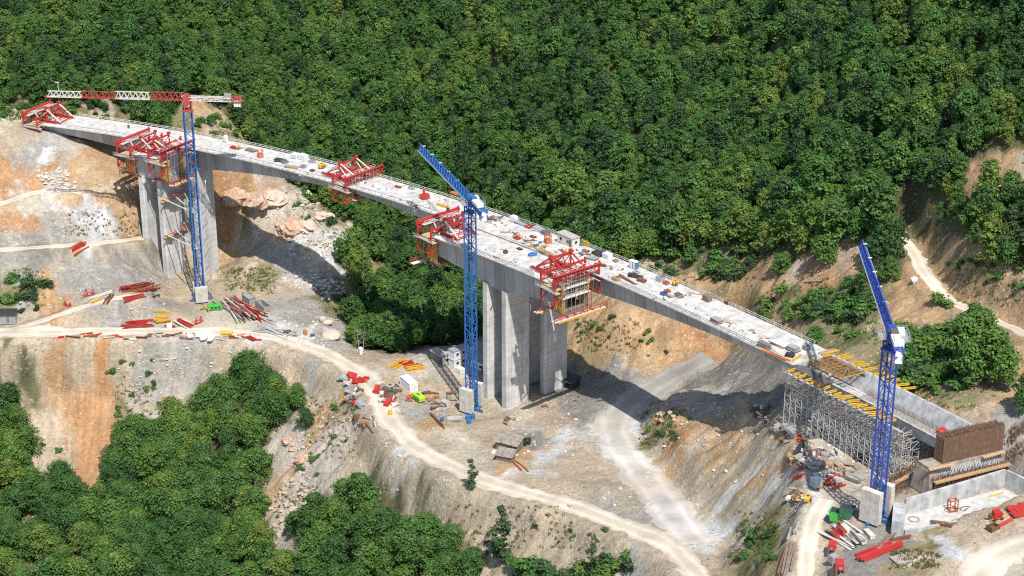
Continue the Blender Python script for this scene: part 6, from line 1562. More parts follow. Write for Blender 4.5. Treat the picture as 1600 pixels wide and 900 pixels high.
# ================================================================== right plateau
skip(G(1307, 813), ang(1300, 815, 1325, 806), 3.0, 2.4, 2.3, 'green', 'bright green steel skip at the foot of the right crane')
skip(G(1323, 808), ang(1300, 815, 1325, 806), 3.0, 2.4, 2.4, 'darkgreen', 'dark green steel skip right behind the bright green one')
for i, (u, v) in enumerate(((1322, 830), (1345, 846), (1358, 838))):
    o = MB().box(-1.6, 1.6, -.6, .6, 0, .9).obj('concrete_block', M['ballast'], bevel=.06); put(o, G(u, v), ang(1310, 825, 1335, 838)); tag(o, 'loose pale concrete block on the ground in front of the right crane', 'concrete block', 'concrete blocks before the right crane')
bundle(1303, 832, 1316, 842, 4, 1.3, ['red'], 'steel_beam', 'short red beam on the pale boards left of the right crane', 'steel beam', 'short red beams by the right crane', 301, 'box', (.7, .5))
bundle(1296, 826, 1345, 856, 9, 4.4, ['bone', 'greywood', 'oldwood', 'bone'], 'plank', 'pale plank lying on the ground below the green skips', 'plank', 'pale planks below the skips', 302, 'box', (.6, .14), jit=.5)
def red_machine(u, v, rz, label, s=1.0):
    p = G(u, v); t = thing('concrete_mixer', label, 'machine', p, rz)
    MB().loft([[(x * s, y * s, z * s) for x, z in [(-1.2, .7), (.9, .7), (1.3, 1.5), (.6, 2.3), (-1.0, 2.2)]] for y in (-.8, .8)]).obj('hood', M['red'], t, bevel=.06)
    m = MB()
    for y in (-.7, .7): m.bar((-1.8 * s, y * s, .5 * s), (1.6 * s, y * s, .5 * s), .2 * s); m.bar((-1.7 * s, y * s, 0), (-1.7 * s, y * s, 1.3 * s), .16 * s)
    m.obj('chassis', M['orange'], t)
    for x in (-.9, .9):
        for y in (-.85, .85): MB().tube([(x * s, y * s, .35 * s), (x * s, y * s * 1.2, .35 * s)], .36 * s, 12).obj('tyre', M['black'], t)
    MB().tube([(-1.5 * s, 0, .9 * s), (-2.1 * s, 0, 1.7 * s)], .35 * s, 8).obj('hopper', M['darkgrey'], t); return t
red_machine(1300, 862, 1.3, 'red machine with tyres on the site road edge, the farther of two', .95)
red_machine(1311, 893, 1.5, 'red machine at the bottom picture edge on the site road', 1.1)
crate(G(1302, 880), .5, 1.6, 1.5, 1.7, 'grey', 'dark grey tank between the two red machines', name='tank', cat='tank', open_=False)
bundle(1322, 880, 1398, 852, 2, .9, ['red'], 'steel_girder', 'long red girder in the upper pair on grey gravel', 'girder', 'upper pair of long red girders', 303, 'box', (.5, .6), jit=.2, layers=1)
bundle(1325, 889, 1411, 855, 2, .5, ['red'], 'steel_girder', 'longest red girder, lowest on the grey gravel', 'girder', 'lowest long red girders', 304, 'box', (.6, .6), jit=.1, layers=2)
bundle(1364, 862, 1396, 838, 3, 1.1, ['rust', 'oldwood'], 'timber_beam', 'dark brown timber lying across the ends of the red girders', 'timber', 'brown timbers across the red girders', 305, 'box', (.55, .4), jit=.3)
bundle(1388, 846, 1424, 842, 2, .6, ['rust', 'wood'], 'timber_beam', 'rust-brown beam on the bank right of the brown timbers', 'timber', 'rust-brown beams on the bank', 306, 'box', (.4, .4), jit=.5)
p = G(1411, 874); m = MB()
for k in range(9): m.box(-2.2, 2.2, -1.5 + k * .36, -1.28 + k * .36, .15, .25)
for x in (-2.1, 0, 2.1): m.box(x - .1, x + .1, -1.5, 1.6, 0, .148)
tag(put(m.obj('slatted_panel', M['greywood']), p, ang(1393, 880, 1425, 868)), 'grey slatted panel lying in dry grass right of the red girders', 'panel')
bundle(1411, 890, 1439, 870, 2, .8, ['greywood', 'bone'], 'plank', 'grey board lying just below the slatted panel', 'plank', 'grey boards below the slatted panel', 307, 'box', (.7, .16), jit=.2)
bundle(1222, 905, 1238, 848, 5, 2.2, ['rust', 'rust', 'darkgrey', 'oldwood'], 'steel_beam', 'long rust-brown beam in the bundle left of the site road', 'steel beam', 'rusty beams left of the site road', 308, 'i', (.42, .5), jit=.15, layers=1)
bundle(1235, 846, 1240, 826, 4, 1.4, ['galv', 'grey'], 'steel_bundle', 'grey bundle of rods beyond the rusty beams', 'steel rods', 'grey rods beyond the rusty beams', 309, 'pipe', (.4,), jit=.8)
bundle(1228, 816, 1256, 792, 7, 3.2, ['galv', 'grey', 'greywood'], 'scaffold_tube', 'grey scaffold tube in the pile left of the site road', 'scaffold tube', 'scaffold tubes left of the site road', 310, 'pipe', (.22,), jit=1.4)
heap([(1240, 784), (1248, 776), (1255, 788), (1246, 768)], 16, ['wood', 'ply', 'rust', 'oldwood', 'bone'], 'timber_offcut', 'timber piece in the pile left of the yellow machine', 'timber', 'timber pile by the yellow machine', 311, .4, 1.1, 8)
engine_unit(G(1262, 784), 1.1, 2.4, 1.2, 1.5, 'yellow', 'small yellow machine on the site road bend', 'plate_compactor', 'machine')
t = thing('water_tank', 'white cage tank standing in the crane shadow', 'tank', G(1275, 762), .5)
MB().box(-.95, .95, -.95, .95, .3, 2.4).obj('tank_body', M['plastic'], t, bevel=.12)
m = MB()
for k in range(6):
    q = -1 + k * .4
    for s in (-1.02, 1.02): m.bar((q, s, .2), (q, s, 2.5), .07); m.bar((s, q, .2), (s, q, 2.5), .07)
for z in (.8, 1.5, 2.4):
    for s in (-1.02, 1.02): m.bar((-1, s, z), (1, s, z), .06); m.bar((s, -1, z), (s, 1, z), .06)
m.obj('cage', M['galv'], t); MB().box(-1.05, 1.05, -1.05, 1.05, 0, .22).obj('pallet', M['oldwood'], t)
bundle(1242, 746, 1262, 742, 2, 1.4, ['red'], 'steel_plate', 'flat red plate left of the white cage tank', 'steel plate', 'red plates left of the cage tank', 312, 'box', (1.2, .2))
bundle(1287, 757, 1313, 743, 2, .5, ['red', 'darkred'], 'steel_beam', 'red beam slanting beside the white cage tank', 'steel beam', 'red beams right of the cage tank', 313, 'box', (.5, .5), jit=.2)
bundle(1294, 764, 1318, 756, 4, 1.8, ['red', 'rust', 'orange'], 'steel_beam', 'rust-red beam in the pile right of the cage tank', 'steel beam', 'rust-red pile right of the cage tank', 314, jit=.6)
heap([(1258, 715), (1268, 722), (1278, 730), (1290, 728), (1300, 738), (1285, 742), (1262, 700), (1296, 716), (1308, 728), (1272, 712), (1282, 718), (1246, 700), (1256, 728), (1300, 750), (1320, 735)], 120, ['greywood', 'grey', 'bone', 'rust', 'oldwood', 'darkgrey', 'galv', 'wood'], 'scrap_piece', 'board or scrap piece in the cluttered yard before the falsework', 'scrap', 'clutter in the yard before the falsework', 315, .4, 1.2, 11)
heap([(1235, 722), (1240, 716)], 7, ['wood', 'rust', 'ply'], 'timber_offcut', 'brown timber offcut at the left of the cluttered yard', 'timber', 'brown offcuts left of the cluttered yard', 316, .4, .9, 6)
bundle(1320, 742, 1346, 754, 4, 2.2, ['galv', 'grey', 'darkgrey'], 'formwork_sheet', 'grey form panel lying left of the right crane mast', 'formwork', 'grey form panels by the right crane', 317, 'box', (1.1, .16), jit=.6)
for (u, v, a, lb) in ((1277, 686, .3, 'dark maroon form panel leaning at the foot of the falsework'), (1254, 706, 1.2, 'black form panel standing on edge in the cluttered yard'), (1350, 722, .2, 'dark form panel between the falsework and the right crane')):
    t = thing('formwork_sheet', lb, 'formwork', G(u, v), a); MB().box(-2.0, 2.0, -.08, .08, 0, 2.1).obj('sheet', M['black' if v > 700 else 'darkgrey'], t)
    m = MB()
    for k in range(5): m.bar((-1.8 + k * .9, .15, .05), (-1.8 + k * .9, .15, 2.1), .12)
    m.obj('rib', M['rust'], t); t.rotation_euler = (-.45, 0, a)
heap([(1180, 640), (1190, 650), (1200, 660), (1212, 668), (1196, 646), (1222, 676), (1232, 690), (1186, 644)], 60, ['rust', 'rust', 'oldwood', 'darkgrey', 'galv'], 'scrap_piece', 'rusty scrap on the slope edge left of the falsework', 'scrap', 'rusty scrap left of the falsework', 318, .4, 1.2, 8)
heap([(1246, 686), (1250, 690)], 7, ['red', 'orange', 'darkred'], 'scrap_piece', 'red scrap piece below the left end of the falsework', 'scrap', 'red scrap below the falsework', 319, .4, .8, 5)
for k in range(3):
    t = stack(G(1228 + 6 * k, 668 + 5 * k), .5, 2.4, 1.3, 4, .2, ['galv', 'grey'], 'grey panel stack beside the left end of the falsework', 'panel_stack', 'stack of panels', 'grey panel stacks by the falsework', sd=k)
tp = MB().rock((0, 0, .5), 1.3, 905, .7).obj('tarp_bundle', M['red']); q = bpt(.427, 9.0, bz(.427) - 3.9); put(tp, q); tag(tp, 'red tarp bundle lying in the open trough near its right end', 'tarp')
# in and by the pit
pf = P(1488, 797, zf); t = thing('trestle', 'orange-brown upright frame standing on the pale pit floor', 'steel frame', pf, .3)
m = MB()
for x in (-.9, .9):
    for y in (-.6, .6): m.bar((x, y, 0), (x, y, 2.6), .2)
m.obj('upright', M['orange'], t); m = MB()
for z in (.2, 2.5):
    for y in (-.6, .6): m.bar((-.9, y, z), (.9, y, z), .2)
    for x in (-.9, .9): m.bar((x, -.6, z), (x, .6, z), .2)
m.obj('rail', M['orange'], t)
for (u, v, lb) in ((1428, 812, 'ring of reinforcement lying on the left of the pit floor'), (1484, 797, 'ring of reinforcement near the orange frame in the pit')):
    q = P(u, v, zf); m = MB(); n = 18
    for k in range(n):
        a0, a1 = 2 * math.pi * k / n, 2 * math.pi * (k + 1) / n; m.bar((1.1 * math.cos(a0), 1.1 * math.sin(a0), .08), (1.1 * math.cos(a1), 1.1 * math.sin(a1), .08), .1)
    tag(put(m.obj('rebar_ring', M['rust']), q), lb, 'rebar ring')
rr = random.Random(31)
for k in range(9):
    q = P(1492 + rr.uniform(-3, 20), 799 + rr.uniform(-8, 3), zf); m = MB().box(-.5, .5, -.1, .1, 0, .12); tag(put(m.obj('timber_offcut', M['darkgrey']), q, rr.uniform(0, 3)), 'small dark offcut on the pit floor right of the orange frame', 'timber', 'offcuts on the pit floor')
q = P(1557, 773, zf); tag(put(MB().box(-2.0, 2.0, -.2, .2, 0, .12).obj('plank', M['yellow']), q, ang(1540, 778, 1570, 770)), 'yellow plank on the pit floor near its right wall', 'plank')
red_machine(1557, 812, .3, 'red engine unit with black frame right below the pit', .9)
bundle(1557, 826, 1584, 812, 1, .3, ['red'], 'steel_tube', 'thick red tube lying below the red engine unit', 'tube', None, 320, 'pipe', (.7,))
crate(G(1551, 828), .6, 2.2, 1.6, 1.1, 'rust', 'rusty wire crate at the end of the thick red tube')
for k, (u, v) in enumerate(((1588, 797), (1600, 800), (1594, 806), (1606, 792))):
    t = stack(G(u, v), ang(1575, 800, 1600, 793), 3.6, 2.0, 3, .18, ['red', 'darkred'], 'stack of red form panels at the right edge below the pit', 'panel_stack', 'stack of panels', 'red panel stacks at the right edge', sd=k)
bundle(1452, 815, 1490, 822, 5, 1.8, ['rust', 'oldwood', 'rebar'], 'timber_beam', 'dark brown plank on the bank just below the pit', 'timber', 'brown planks on the bank below the pit', 321, 'box', (.4, .25), jit=.5)
bundle(1395, 765, 1432, 746, 2, .6, ['ply', 'wood'], 'timber_beam', 'pale timber leaning on the brown bars left above the pit', 'timber', 'pale timbers above the pit', 322, 'box', (.3, .3), jit=.2, lift=1.6)

# ================================================================== on the deck
D_ = Dk
toilet(Dk(353, 222), dheading(Dk(353, 222)), 'plastic', 'white portable toilet on the long deck right of the far crane')
cab = cabin(Dk(888, 381), dheading(Dk(888, 381)), 6.4, 2.6, 2.7, 'bone', 'cream site cabin with board-strewn roof on the long deck', 'greywood')
toilet(Dk(987, 418), dheading(Dk(987, 418)), 'plastic', 'white portable toilet beside the blue-doored one on the deck')
tb = toilet(Dk(993, 420), dheading(Dk(993, 420)), 'bluepl', 'blue portable toilet with white roof on the deck')
def basket(u, v, label):
    p = Dk(u, v); t = thing('man_basket', label, 'work basket', p, .4); m = MB()
    MB().box(-.75, .75, -.75, .75, .1, 1.3).obj('lower_panel', M['orange'], t)
    for x in (-.75, .75):
        for y in (-.75, .75): m.bar((x, y, 0), (x, y, 2.6), .14)
    for z in (2.0, 2.6):
        for s in (-.75, .75): m.bar((-.75, s, z), (.75, s, z), .12); m.bar((s, -.75, z), (s, .75, z), .12)
    m.obj('cage', M['orange'], t)
basket(407, 246, 'orange work basket on the left part of the long deck'); basket(856, 380, 'orange work basket in front of the cream cabin')
def dcrate(u, v, l, w, h, mat, label, name='crate', cat='crate', op=True, a=0): return crate(Dk(u, v), dheading(Dk(u, v)) + a, l, w, h, mat, label, None, name, cat, op)
def dstack(u, v, l, w, n, th, mats, label, a=0, name='board_stack', cat='stack of boards', sd=0): p = Dk(u, v); return stack(p, dheading(p) + a, l, w, n, th, mats, label, name, cat, None, sd)
dcrate(366, 232, 2.4, 1.4, .7, 'red', 'low red crate left of the orange basket on the far deck'); engine_unit(Dk(373, 233), .3, 1.6, .9, 1.1, 'yellow', 'small yellow machine next to the low red crate', 'plate_compactor', 'machine')
dstack(392, 236, 4.0, 1.6, 3, .2, ['oldwood', 'wood'], 'brown board stack between the red crate and orange basket')
dstack(437, 252, 3.2, 2.0, 3, .22, ['black', 'darkgrey'], 'dark sheet stack right of the orange basket', .4); dstack(445, 254, 2.6, 1.8, 3, .2, ['darkgrey', 'grey'], 'dark grey sheet stack right of the black one', -.3)
dcrate(462, 247, 2.6, 1.8, 1.5, 'white', 'white block stack at the far railing, left one', 'block_stack', 'stack of blocks', False); dcrate(474, 249, 2.6, 1.8, 1.7, 'plastic', 'white block stack at the far railing, taller right one', 'block_stack', 'stack of blocks', False)
dstack(455, 262, 4.6, 1.6, 3, .16, ['wood', 'ply'], 'orange-brown board stack in mid deck near the white blocks', .2); dcrate(474, 262, 1.6, 1.3, .9, 'grey', 'grey box right of the orange-brown boards'); dcrate(488, 254, 2.2, 1.2, .8, 'galv', 'low grey box by the railing right of the white blocks')
engine_unit(Dk(503, 263), .8, 2.2, 1.3, 1.6, 'yellow', 'yellow generator on the long deck left of the lone traveller'); dcrate(488, 268, 1.2, 1.0, .7, 'darkgrey', 'small dark box left of the yellow generator')
t = thing('concrete_pump', 'bright red box with upright red cylinder on the deck', 'machine', Dk(664, 311), .5)
MB().box(-1.2, 1.2, -.9, .9, .25, 1.6).obj('box_body', M['red'], t, bevel=.06); MB().tube([(-.3, 0, 1.6), (-.3, 0, 2.9), (-.3, 0, 3.4)], [.4, .4, .15], 12).obj('cylinder', M['red'], t); MB().box(-1.0, 1.0, -.7, .7, 0, .25).obj('skid', M['darkgrey'], t)
m = MB(); pa, pb = Dk(667, 313), Dk(682, 329); dd = (pb - pa); s = Vector((-dd.y, dd.x, 0)).normalized() * .35
for k in (-1, 1): m.bar(Vector((0, 0, .1)) + s * k, dd + Vector((0, 0, .1)) + s * k, .1)
for k in range(14): m.bar(dd * (k / 13) - s + Vector((0, 0, .1)), dd * (k / 13) + s + Vector((0, 0, .1)), .08)
o = m.obj('ladder', M['galv']); o.location = pa; tag(o, 'grey ladder lying flat on the deck below the red pump', 'ladder')
bundle(683, 320, 705, 327, 1, .4, ['yellow'], 'formwork_beam', 'thick yellow beam lying alone on the deck near the blue crane', 'formwork beam', None, 401, 'box', (.7, .6), fn=Dk)
t = thing('lamp_post', 'thin dark post standing on the deck beside the yellow beam', 'post', Dk(697, 322), 0); MB().tube([(0, 0, 0), (0, 0, 3.2)], .07, 6).obj('pole', M['darkgrey'], t); MB().box(-.25, .25, -.15, .15, 3.1, 3.35).obj('lamp_head', M['darkgrey'], t); MB().box(-.4, .4, -.4, .4, 0, .12).obj('base', M['darkgrey'], t)
dstack(710, 303, 3.0, 1.6, 2, .12, ['red', 'orange'], 'low red panel stack by the far railing near the blue crane'); dstack(622, 293, 2.4, .8, 2, .2, ['red', 'rust'], 'small red stack by the far railing right of the lone traveller'); dcrate(643, 296, 2.2, .6, .9, 'galv', 'grey bench by the far railing left of the workers', a=.1)
def dheap(pts, n, mats, label, group, sd, smin=.3, smax=.8, spread=7, name='scrap_piece', cat='scrap'):
    r = random.Random(sd)
    for i in range(n):
        u, v = r.choice(pts); g = Dk(u + r.uniform(-spread, spread), v + r.uniform(-spread, spread) * .35); s = r.uniform(smin, smax); m = MB(); k = r.random()
        if k < .55: m.box(-s, s, -s * .4, s * .4, 0, s * r.uniform(.3, .9))
        elif k < .8: m.box(-s * 2, s * 2, -.14, .14, 0, .16)
        else: m.tube([(-s * 1.4, 0, .2), (s * 1.4, 0, .2)], .18, 7)
        o = m.obj(name, M[r.choice(mats)]); put(o, g, r.uniform(0, 3.1), .01); tag(o, label, cat, group)
dheap([(762, 340), (772, 342), (782, 341), (768, 345)], 20, ['rust', 'oldwood', 'darkgrey', 'grey'], 'dark scrap piece in the pile right of the blue crane head', 'scrap pile on the deck right of the blue crane', 501)
dcrate(803, 346, 1.8, 1.5, 1.7, 'plastic', 'white box standing by the far railing right of the scrap pile', 'tank', 'tank', False)
dstack(817, 352, 6.0, 1.4, 2, .18, ['galv', 'grey'], 'long grey panel stack along the far railing'); dcrate(826, 356, 1.8, 1.2, .7, 'red', 'small red crate beside the long grey panel stack')
dstack(842, 361, 3.6, 1.8, 4, .2, ['galv', 'plastic', 'grey'], 'silver panel stack left of the cream cabin'); dstack(853, 366, 2.6, 1.6, 4, .2, ['grey', 'darkgrey'], 'darker panel stack next to the silver one', .3)
dheap([(795, 362), (806, 367), (815, 372), (826, 378), (834, 384), (845, 388)], 34, ['oldwood', 'wood', 'rust', 'ply', 'greywood', 'darkgrey'], 'timber or scrap piece in the strip between the two decks', 'scrap along the gap between the decks', 502, .3, .9, 7)
dcrate(808, 374, 1.6, 1.0, .7, 'red', 'small red crate in the timber strip between the decks'); dcrate(833, 371, 2.0, .9, .4, 'orange', 'flat orange crate left of the cabin basket')
bundle(838, 388, 866, 402, 5, 1.6, ['wood', 'ply', 'oldwood'], 'timber_beam', 'brown timber beside the blue tarp between the decks', 'timber', 'brown timbers by the blue tarp', 503, 'box', (.4, .25), fn=Dk, jit=.2)
o = MB().rock((0, 0, .35), 1.25, 900, .5).obj('tarp_bundle', M['blue']); put(o, Dk(832, 399), .3); tag(o, 'crumpled blue tarp near the deck gap', 'tarp')
o = MB().rock((0, 0, .3), .7, 901, .6).obj('tarp_bundle', M['blue']); put(o, Dk(844, 380), .3); tag(o, 'small blue bundle below the orange basket', 'tarp')
o = MB().rock((0, 0, .3), .8, 902, .6).obj('tarp_bundle', M['blue']); put(o, Dk(909, 383), .3); tag(o, 'blue bundle at the right corner of the cream cabin', 'tarp')
dcrate(914, 384, 3.0, .3, 1.5, 'yellow', 'yellow panel standing right of the cream cabin', 'panel', 'panel', False)
dheap([(878, 392), (888, 396), (895, 390), (905, 398), (915, 397), (926, 402), (918, 392)], 34, ['grey', 'darkgrey', 'oldwood', 'rust', 'galv', 'yellow'], 'scrap piece on the deck right below the cream cabin', 'scrap on the deck below the cabin', 504)
dstack(936, 398, 3.6, 2.4, 3, .2, ['black', 'darkgrey'], 'black sheet stack by the far railing right of the cabin'); dstack(925, 405, 3.0, 1.8, 2, .2, ['darkgrey', 'grey'], 'dark grey sheet stack just before the black one', .3); dcrate(949, 403, 2.2, 1.6, 1.4, 'plastic', 'white box between the black sheets and toilets', 'tank', 'tank', False)
dcrate(962, 409, 1.4, 1.0, .6, 'wood', 'small brown crate right of the white box'); bundle(925, 413, 950, 417, 2, .7, ['oldwood', 'rust'], 'timber_beam', 'dark brown beam behind the all red traveller', 'timber', 'dark beams behind the red traveller', 505, 'box', (.5, .35), fn=Dk, jit=.1)
dcrate(994, 427, 1.7, 1.0, .6, 'greywood', 'small grey pallet in front of the toilets'); dstack(992, 433, 4.0, 1.6, 3, .18, ['black', 'oldwood'], 'dark torn sheet stack in mid deck below the toilets', .3); dstack(1003, 440, 2.4, 1.4, 3, .2, ['rust', 'oldwood'], 'rusty plate stack right of the dark sheets', .2)
dcrate(963, 438, 1.8, 1.4, 1.0, 'ply', 'tan wooden crate right of the all red traveller'); dstack(980, 438, 7.5, .7, 2, .16, ['oldwood', 'rust'], 'long narrow plank stack right of the tan crate')
dcrate(1032, 439, 1.8, 1.5, 1.3, 'galv', 'grey box on the right half of the long deck'); dcrate(1041, 444, 1.5, 1.0, .8, 'orange', 'orange-brown box right of the grey box'); engine_unit(Dk(1055, 446), .5, 1.5, 1.0, 1.4, 'yellow', 'yellow machine on the deck right of the orange-brown box', 'plate_compactor', 'machine')
dcrate(1037, 461, 1.5, 1.1, .8, 'bluepl', 'blue crate in mid deck'); dcrate(1043, 457, 1.3, 1.0, .8, 'orange', 'orange crate touching the blue crate'); dstack(1047, 464, 1.6, 1.0, 2, .2, ['darkgrey', 'grey'], 'small dark stack below the blue crate'); dstack(1061, 464, 2.0, 1.5, 4, .2, ['greywood', 'darkgrey'], 'squat grey board stack right of the blue crate')
bundle(1074, 457, 1108, 463, 1, .2, ['wood'], 'timber_beam', 'thin long timber by the far railing of the right deck', 'timber', None, 506, 'box', (.25, .25), fn=Dk)
dcrate(1105, 470, 2.0, 1.5, 1.5, 'oldwood', 'brown crate of bricks on the bare right part of the deck', op=False); dcrate(1137, 475, 1.3, 1.0, 1.0, 'rust', 'small brown crate at the far railing on the right')
dstack(1119, 504, 3.0, 1.7, 6, .18, ['rust', 'darkred', 'grey'], 'rust-red panel stack with grey top on the right deck'); bundle(1128, 498, 1148, 508, 4, 1.4, ['wood', 'ply'], 'plank', 'pale plank fanned out beside the rust-red stack', 'plank', 'planks beside the rust-red stack', 507, 'box', (.25, .1), fn=Dk, jit=.8, layers=1)
dstack(1194, 543, 3.4, 1.4, 5, .22, ['rust', 'oldwood', 'wood'], 'rusty timber pile at the left of the forms near the deck end', .1); dstack(1218, 541, 4.6, 1.4, 4, .16, ['bone', 'ply', 'oldwood'], 'pale board stack in the middle of the forms near the deck end'); dstack(1240, 548, 2.6, 1.8, 6, .2, ['darkgrey', 'grey', 'galv'], 'dark grey panel stack right of the pale boards', .1); dcrate(1260, 546, 1.5, 1.3, 1.1, 'grey', 'grey wire crate right of the dark panel stack')
dstack(1234, 557, 2.0, 1.4, 4, .2, ['darkgrey', 'black'], 'black panel stack in front of the pale boards', .5)
bundle(1186, 546, 1236, 566, 3, .8, ['yellow', 'orange'], 'formwork_beam', 'long yellow beam along the near edge at the deck end', 'formwork beam', 'yellow beams along the near edge of the deck end', 508, 'box', (.35, .4), fn=Dk, jit=.1, layers=1)
bundle(1236, 566, 1250, 557, 2, .4, ['yellow'], 'formwork_beam', 'short yellow beam lying across the ends of the long ones', 'formwork beam', 'short crosswise yellow beams at the deck end', 509, 'box', (.3, .35), fn=Dk, jit=.1)
bundle(1282, 556, 1308, 549, 7, 1.8, ['yellow', 'yellow', 'ply'], 'formwork_beam', 'yellow beam in the stack at the far corner of the deck end', 'formwork beam', 'yellow beam stack at the far corner', 510, 'box', (.3, .3), fn=Dk, layers=3)
bundle(1258, 560, 1280, 555, 3, 1.2, ['ply', 'wood'], 'plank', 'pale plank left of the yellow stack at the deck end', 'plank', 'pale planks at the deck end', 511, 'box', (.4, .14), fn=Dk, jit=.3, layers=1)
dcrate(790, 396, 1.0, .8, 1.0, 'darkgrey', 'small dark box alone on the short deck'); bundle(768, 400, 782, 404, 1, .3, ['red'], 'steel_beam', 'thin red beam near the edge of the short deck', 'steel beam', None, 512, 'box', (.3, .3), fn=Dk); dcrate(812, 390, 1.6, .9, .4, 'rust', 'flat brown box on the short deck near the gap')
dheap([(765, 392), (776, 390), (800, 408), (790, 412), (762, 410)], 12, ['darkgrey', 'grey', 'oldwood'], 'small offcut lying on the short deck', 'offcuts on the short deck', 513, .15, .4, 10)
dheap([(385, 250), (420, 262), (470, 275), (520, 272), (610, 306), (640, 318), (660, 325), (720, 335), (780, 350), (1010, 452), (1030, 470), (1075, 480), (1090, 492), (1150, 515), (1170, 520), (1065, 462), (1200, 530), (560, 285), (590, 292), (745, 338), (700, 318), (870, 390), (920, 405), (960, 420), (975, 430)], 110, ['darkgrey', 'grey', 'oldwood', 'rust', 'greywood'], 'small offcut lying loose on the long deck', 'offcuts on the long deck', 514, .12, .5, 14, 'board_offcut', 'offcut')
person(Dk(655, 309), 1.2, 1, 'vest', 'plastic', 'worker in yellow vest standing left of the red pump')
person(Dk(689, 352), 2.2, 2, 'vesto', 'yellow', 'worker in orange vest and yellow helmet under the traveller near the blue mast')
person(Dk(697, 356), .4, 0, 'vest', 'plastic', 'worker in yellow vest stepping under the traveller near the blue mast')
q = Dk(1283, 587); person(Vector((q.x, q.y, q.z - .3)), 2.0, 1, 'vesto', 'yellow', 'worker with yellow helmet at the left side of the slab form')
q = Dk(1296, 592); person(Vector((q.x, q.y, q.z - .3)), 1.0, 2, 'shirt', 'plastic', 'worker in pale clothes right of the one with yellow helmet')
q = Dk(1324, 585); person(Vector((q.x, q.y, q.z - .1)), -1.5, 0, 'cloth', 'lime', 'worker with green helmet at the far side of the slab form')
# boulders
for i, (u, v, r_, mt, lb) in enumerate(((504, 503, 2.0, 'R', 'left one of two touching pale boulders below the rock slope'), (512, 507, 2.1, 'R', 'right one of two touching pale boulders below the rock slope'), (518, 530, 3.2, 'R', 'large rounded pinkish boulder beside the haul road'))):
    m = MB().rock((0, 0, r_ * .35), r_, 700 + i, .9); o = m.obj('boulder', M['boulder'] if 'boulder' in M else M['ballast']); b = o.modifiers.new('sub', 'SUBSURF'); b.levels = 1; b.render_levels = 1; put(o, G(u, v), i); tag(o, lb, 'boulder')
# ------------------------------------------------------------------ single trees, shrubs, rubble, tufts
M['stone'] = paint('pale_stone', (.52, .48, .42), .95, .6, .9, dirtcol=(.36, .30, .23))
M['orock'] = paint('orange_rock', (.42, .25, .15), .95, 1.0, .5, dirtcol=(.50, .43, .36))
M['ostone'] = paint('ochre_stone', (.42, .325, .235), .95, .6, .9, dirtcol=(.42, .36, .29))
def tr(kindname, u, v, s, lab, grp=None, nm='tree', cat='tree', sz=None):
    g = G(u, v); return plant(nm, kindname, g.x, g.y, s, lab, grp, cat, sz=sz)
tr('thin0', 783, 884, 1.9, 'slender dark tree standing alone on the bare slope below the road', nm='slender_tree')
tr('thin1', 738, 768, 1.1, 'slim open sapling rising above the lower wood by the road', nm='sapling')
tr('big0', 478, 668, .62, 'dark tree on the slope edge right of the lower wood', nm='deciduous_tree'); tr('oak2', 468, 640, .62, 'smaller tree just behind the dark one at the slope edge', nm='deciduous_tree')
tr('big1', 560, 790, .9, 'leafy tree at the upper tip of the lower middle wood', nm='deciduous_tree')
tr('bush0', 828, 905, 2.6, 'pale green leafy bush at the bottom edge below the road', nm='shrub', cat='shrub'); tr('thin1', 925, 915, 1.3, 'dark young tree at the bottom edge below the road', nm='deciduous_tree'); tr('oak3', 955, 925, .7, 'light young tree right of the dark one at the bottom edge', nm='deciduous_tree')
tr('bush1', 820, 697, 1.4, 'single green bush beside the larger timber shed', nm='shrub', cat='shrub')
for u, v, lab in ((104, 618, 'bare grey tree beside the orange gully'), (430, 592, 'bare brown tree above the upper tip of the lower left wood'), (447, 614, 'leaning bare tree right of the brown one'), (52, 790, 'pale bare tree at the lower left edge of the wood'), (400, 790, 'bleached bare tree among orange rocks at the gully'), (372, 825, 'forked bleached tree lower in the rocky gully'), (415, 805, 'thin bare tree right of the bleached one in the gully'), (568, 548, 'bleached dead tree right behind the portable toilet'), (560, 545, 'grey dead tree left of the portable toilet'), (640, 545, 'pale bare trunk at the shaded ravine edge'), (690, 520, 'thin pale trunk in the ravine left of the blue mast')):
    t = tr(random.choice(['dead0', 'dead1']), u, v, random.uniform(.9, 1.25), lab, nm='dead_tree')
big = [(1500, 575, 1.1), (1530, 568, 1.1), (1555, 590, .95), (1545, 600, 1.05), (1510, 605, .95), (1565, 608, .85), (1600, 645, .75), (1520, 535, .85)]
for u, v, s in big: tr('lit%d' % random.randrange(2), u, v, s * 1.35, 'large leafy tree in the clump below the upper dirt road', 'clump below the upper road', nm='deciduous_tree')
for u, v, s in [(1370, 425, 1.0), (1395, 415, 1.05), (1385, 395, 1.0), (1360, 405, .9), (1402, 385, .95), (1378, 440, .7), (1345, 470, .7), (1390, 440, .75)]: tr('oak%d' % random.randrange(5), u, v, s * 1.15, 'leafy tree in the clump left of the upper dirt road behind the right crane jib', 'clump left of the upper road', nm='deciduous_tree')
tr('bush0', 1474, 478, 2.0, 'open young tree on the road edge at the bend', nm='sapling'); tr('oak0', 1216, 430, .85, 'yellow-green tree alone on the earth bank behind the deck', nm='deciduous_tree')
tr('bush2', 1275, 470, 2.1, 'dry pale bush on the bank behind the deck', nm='shrub', cat='shrub')
def scatter(n, types, polys, smin, smax, lab, grp, sd, nm='shrub', cat='shrub'):
    r = random.Random(sd)
    for _ in range(n):
        u0, v0, u1, v1 = r.choice(polys); g = G(r.uniform(u0, u1), r.uniform(v0, v1))
        plant(nm, r.choice(types), g.x, g.y, r.uniform(smin, smax), lab, grp, cat)
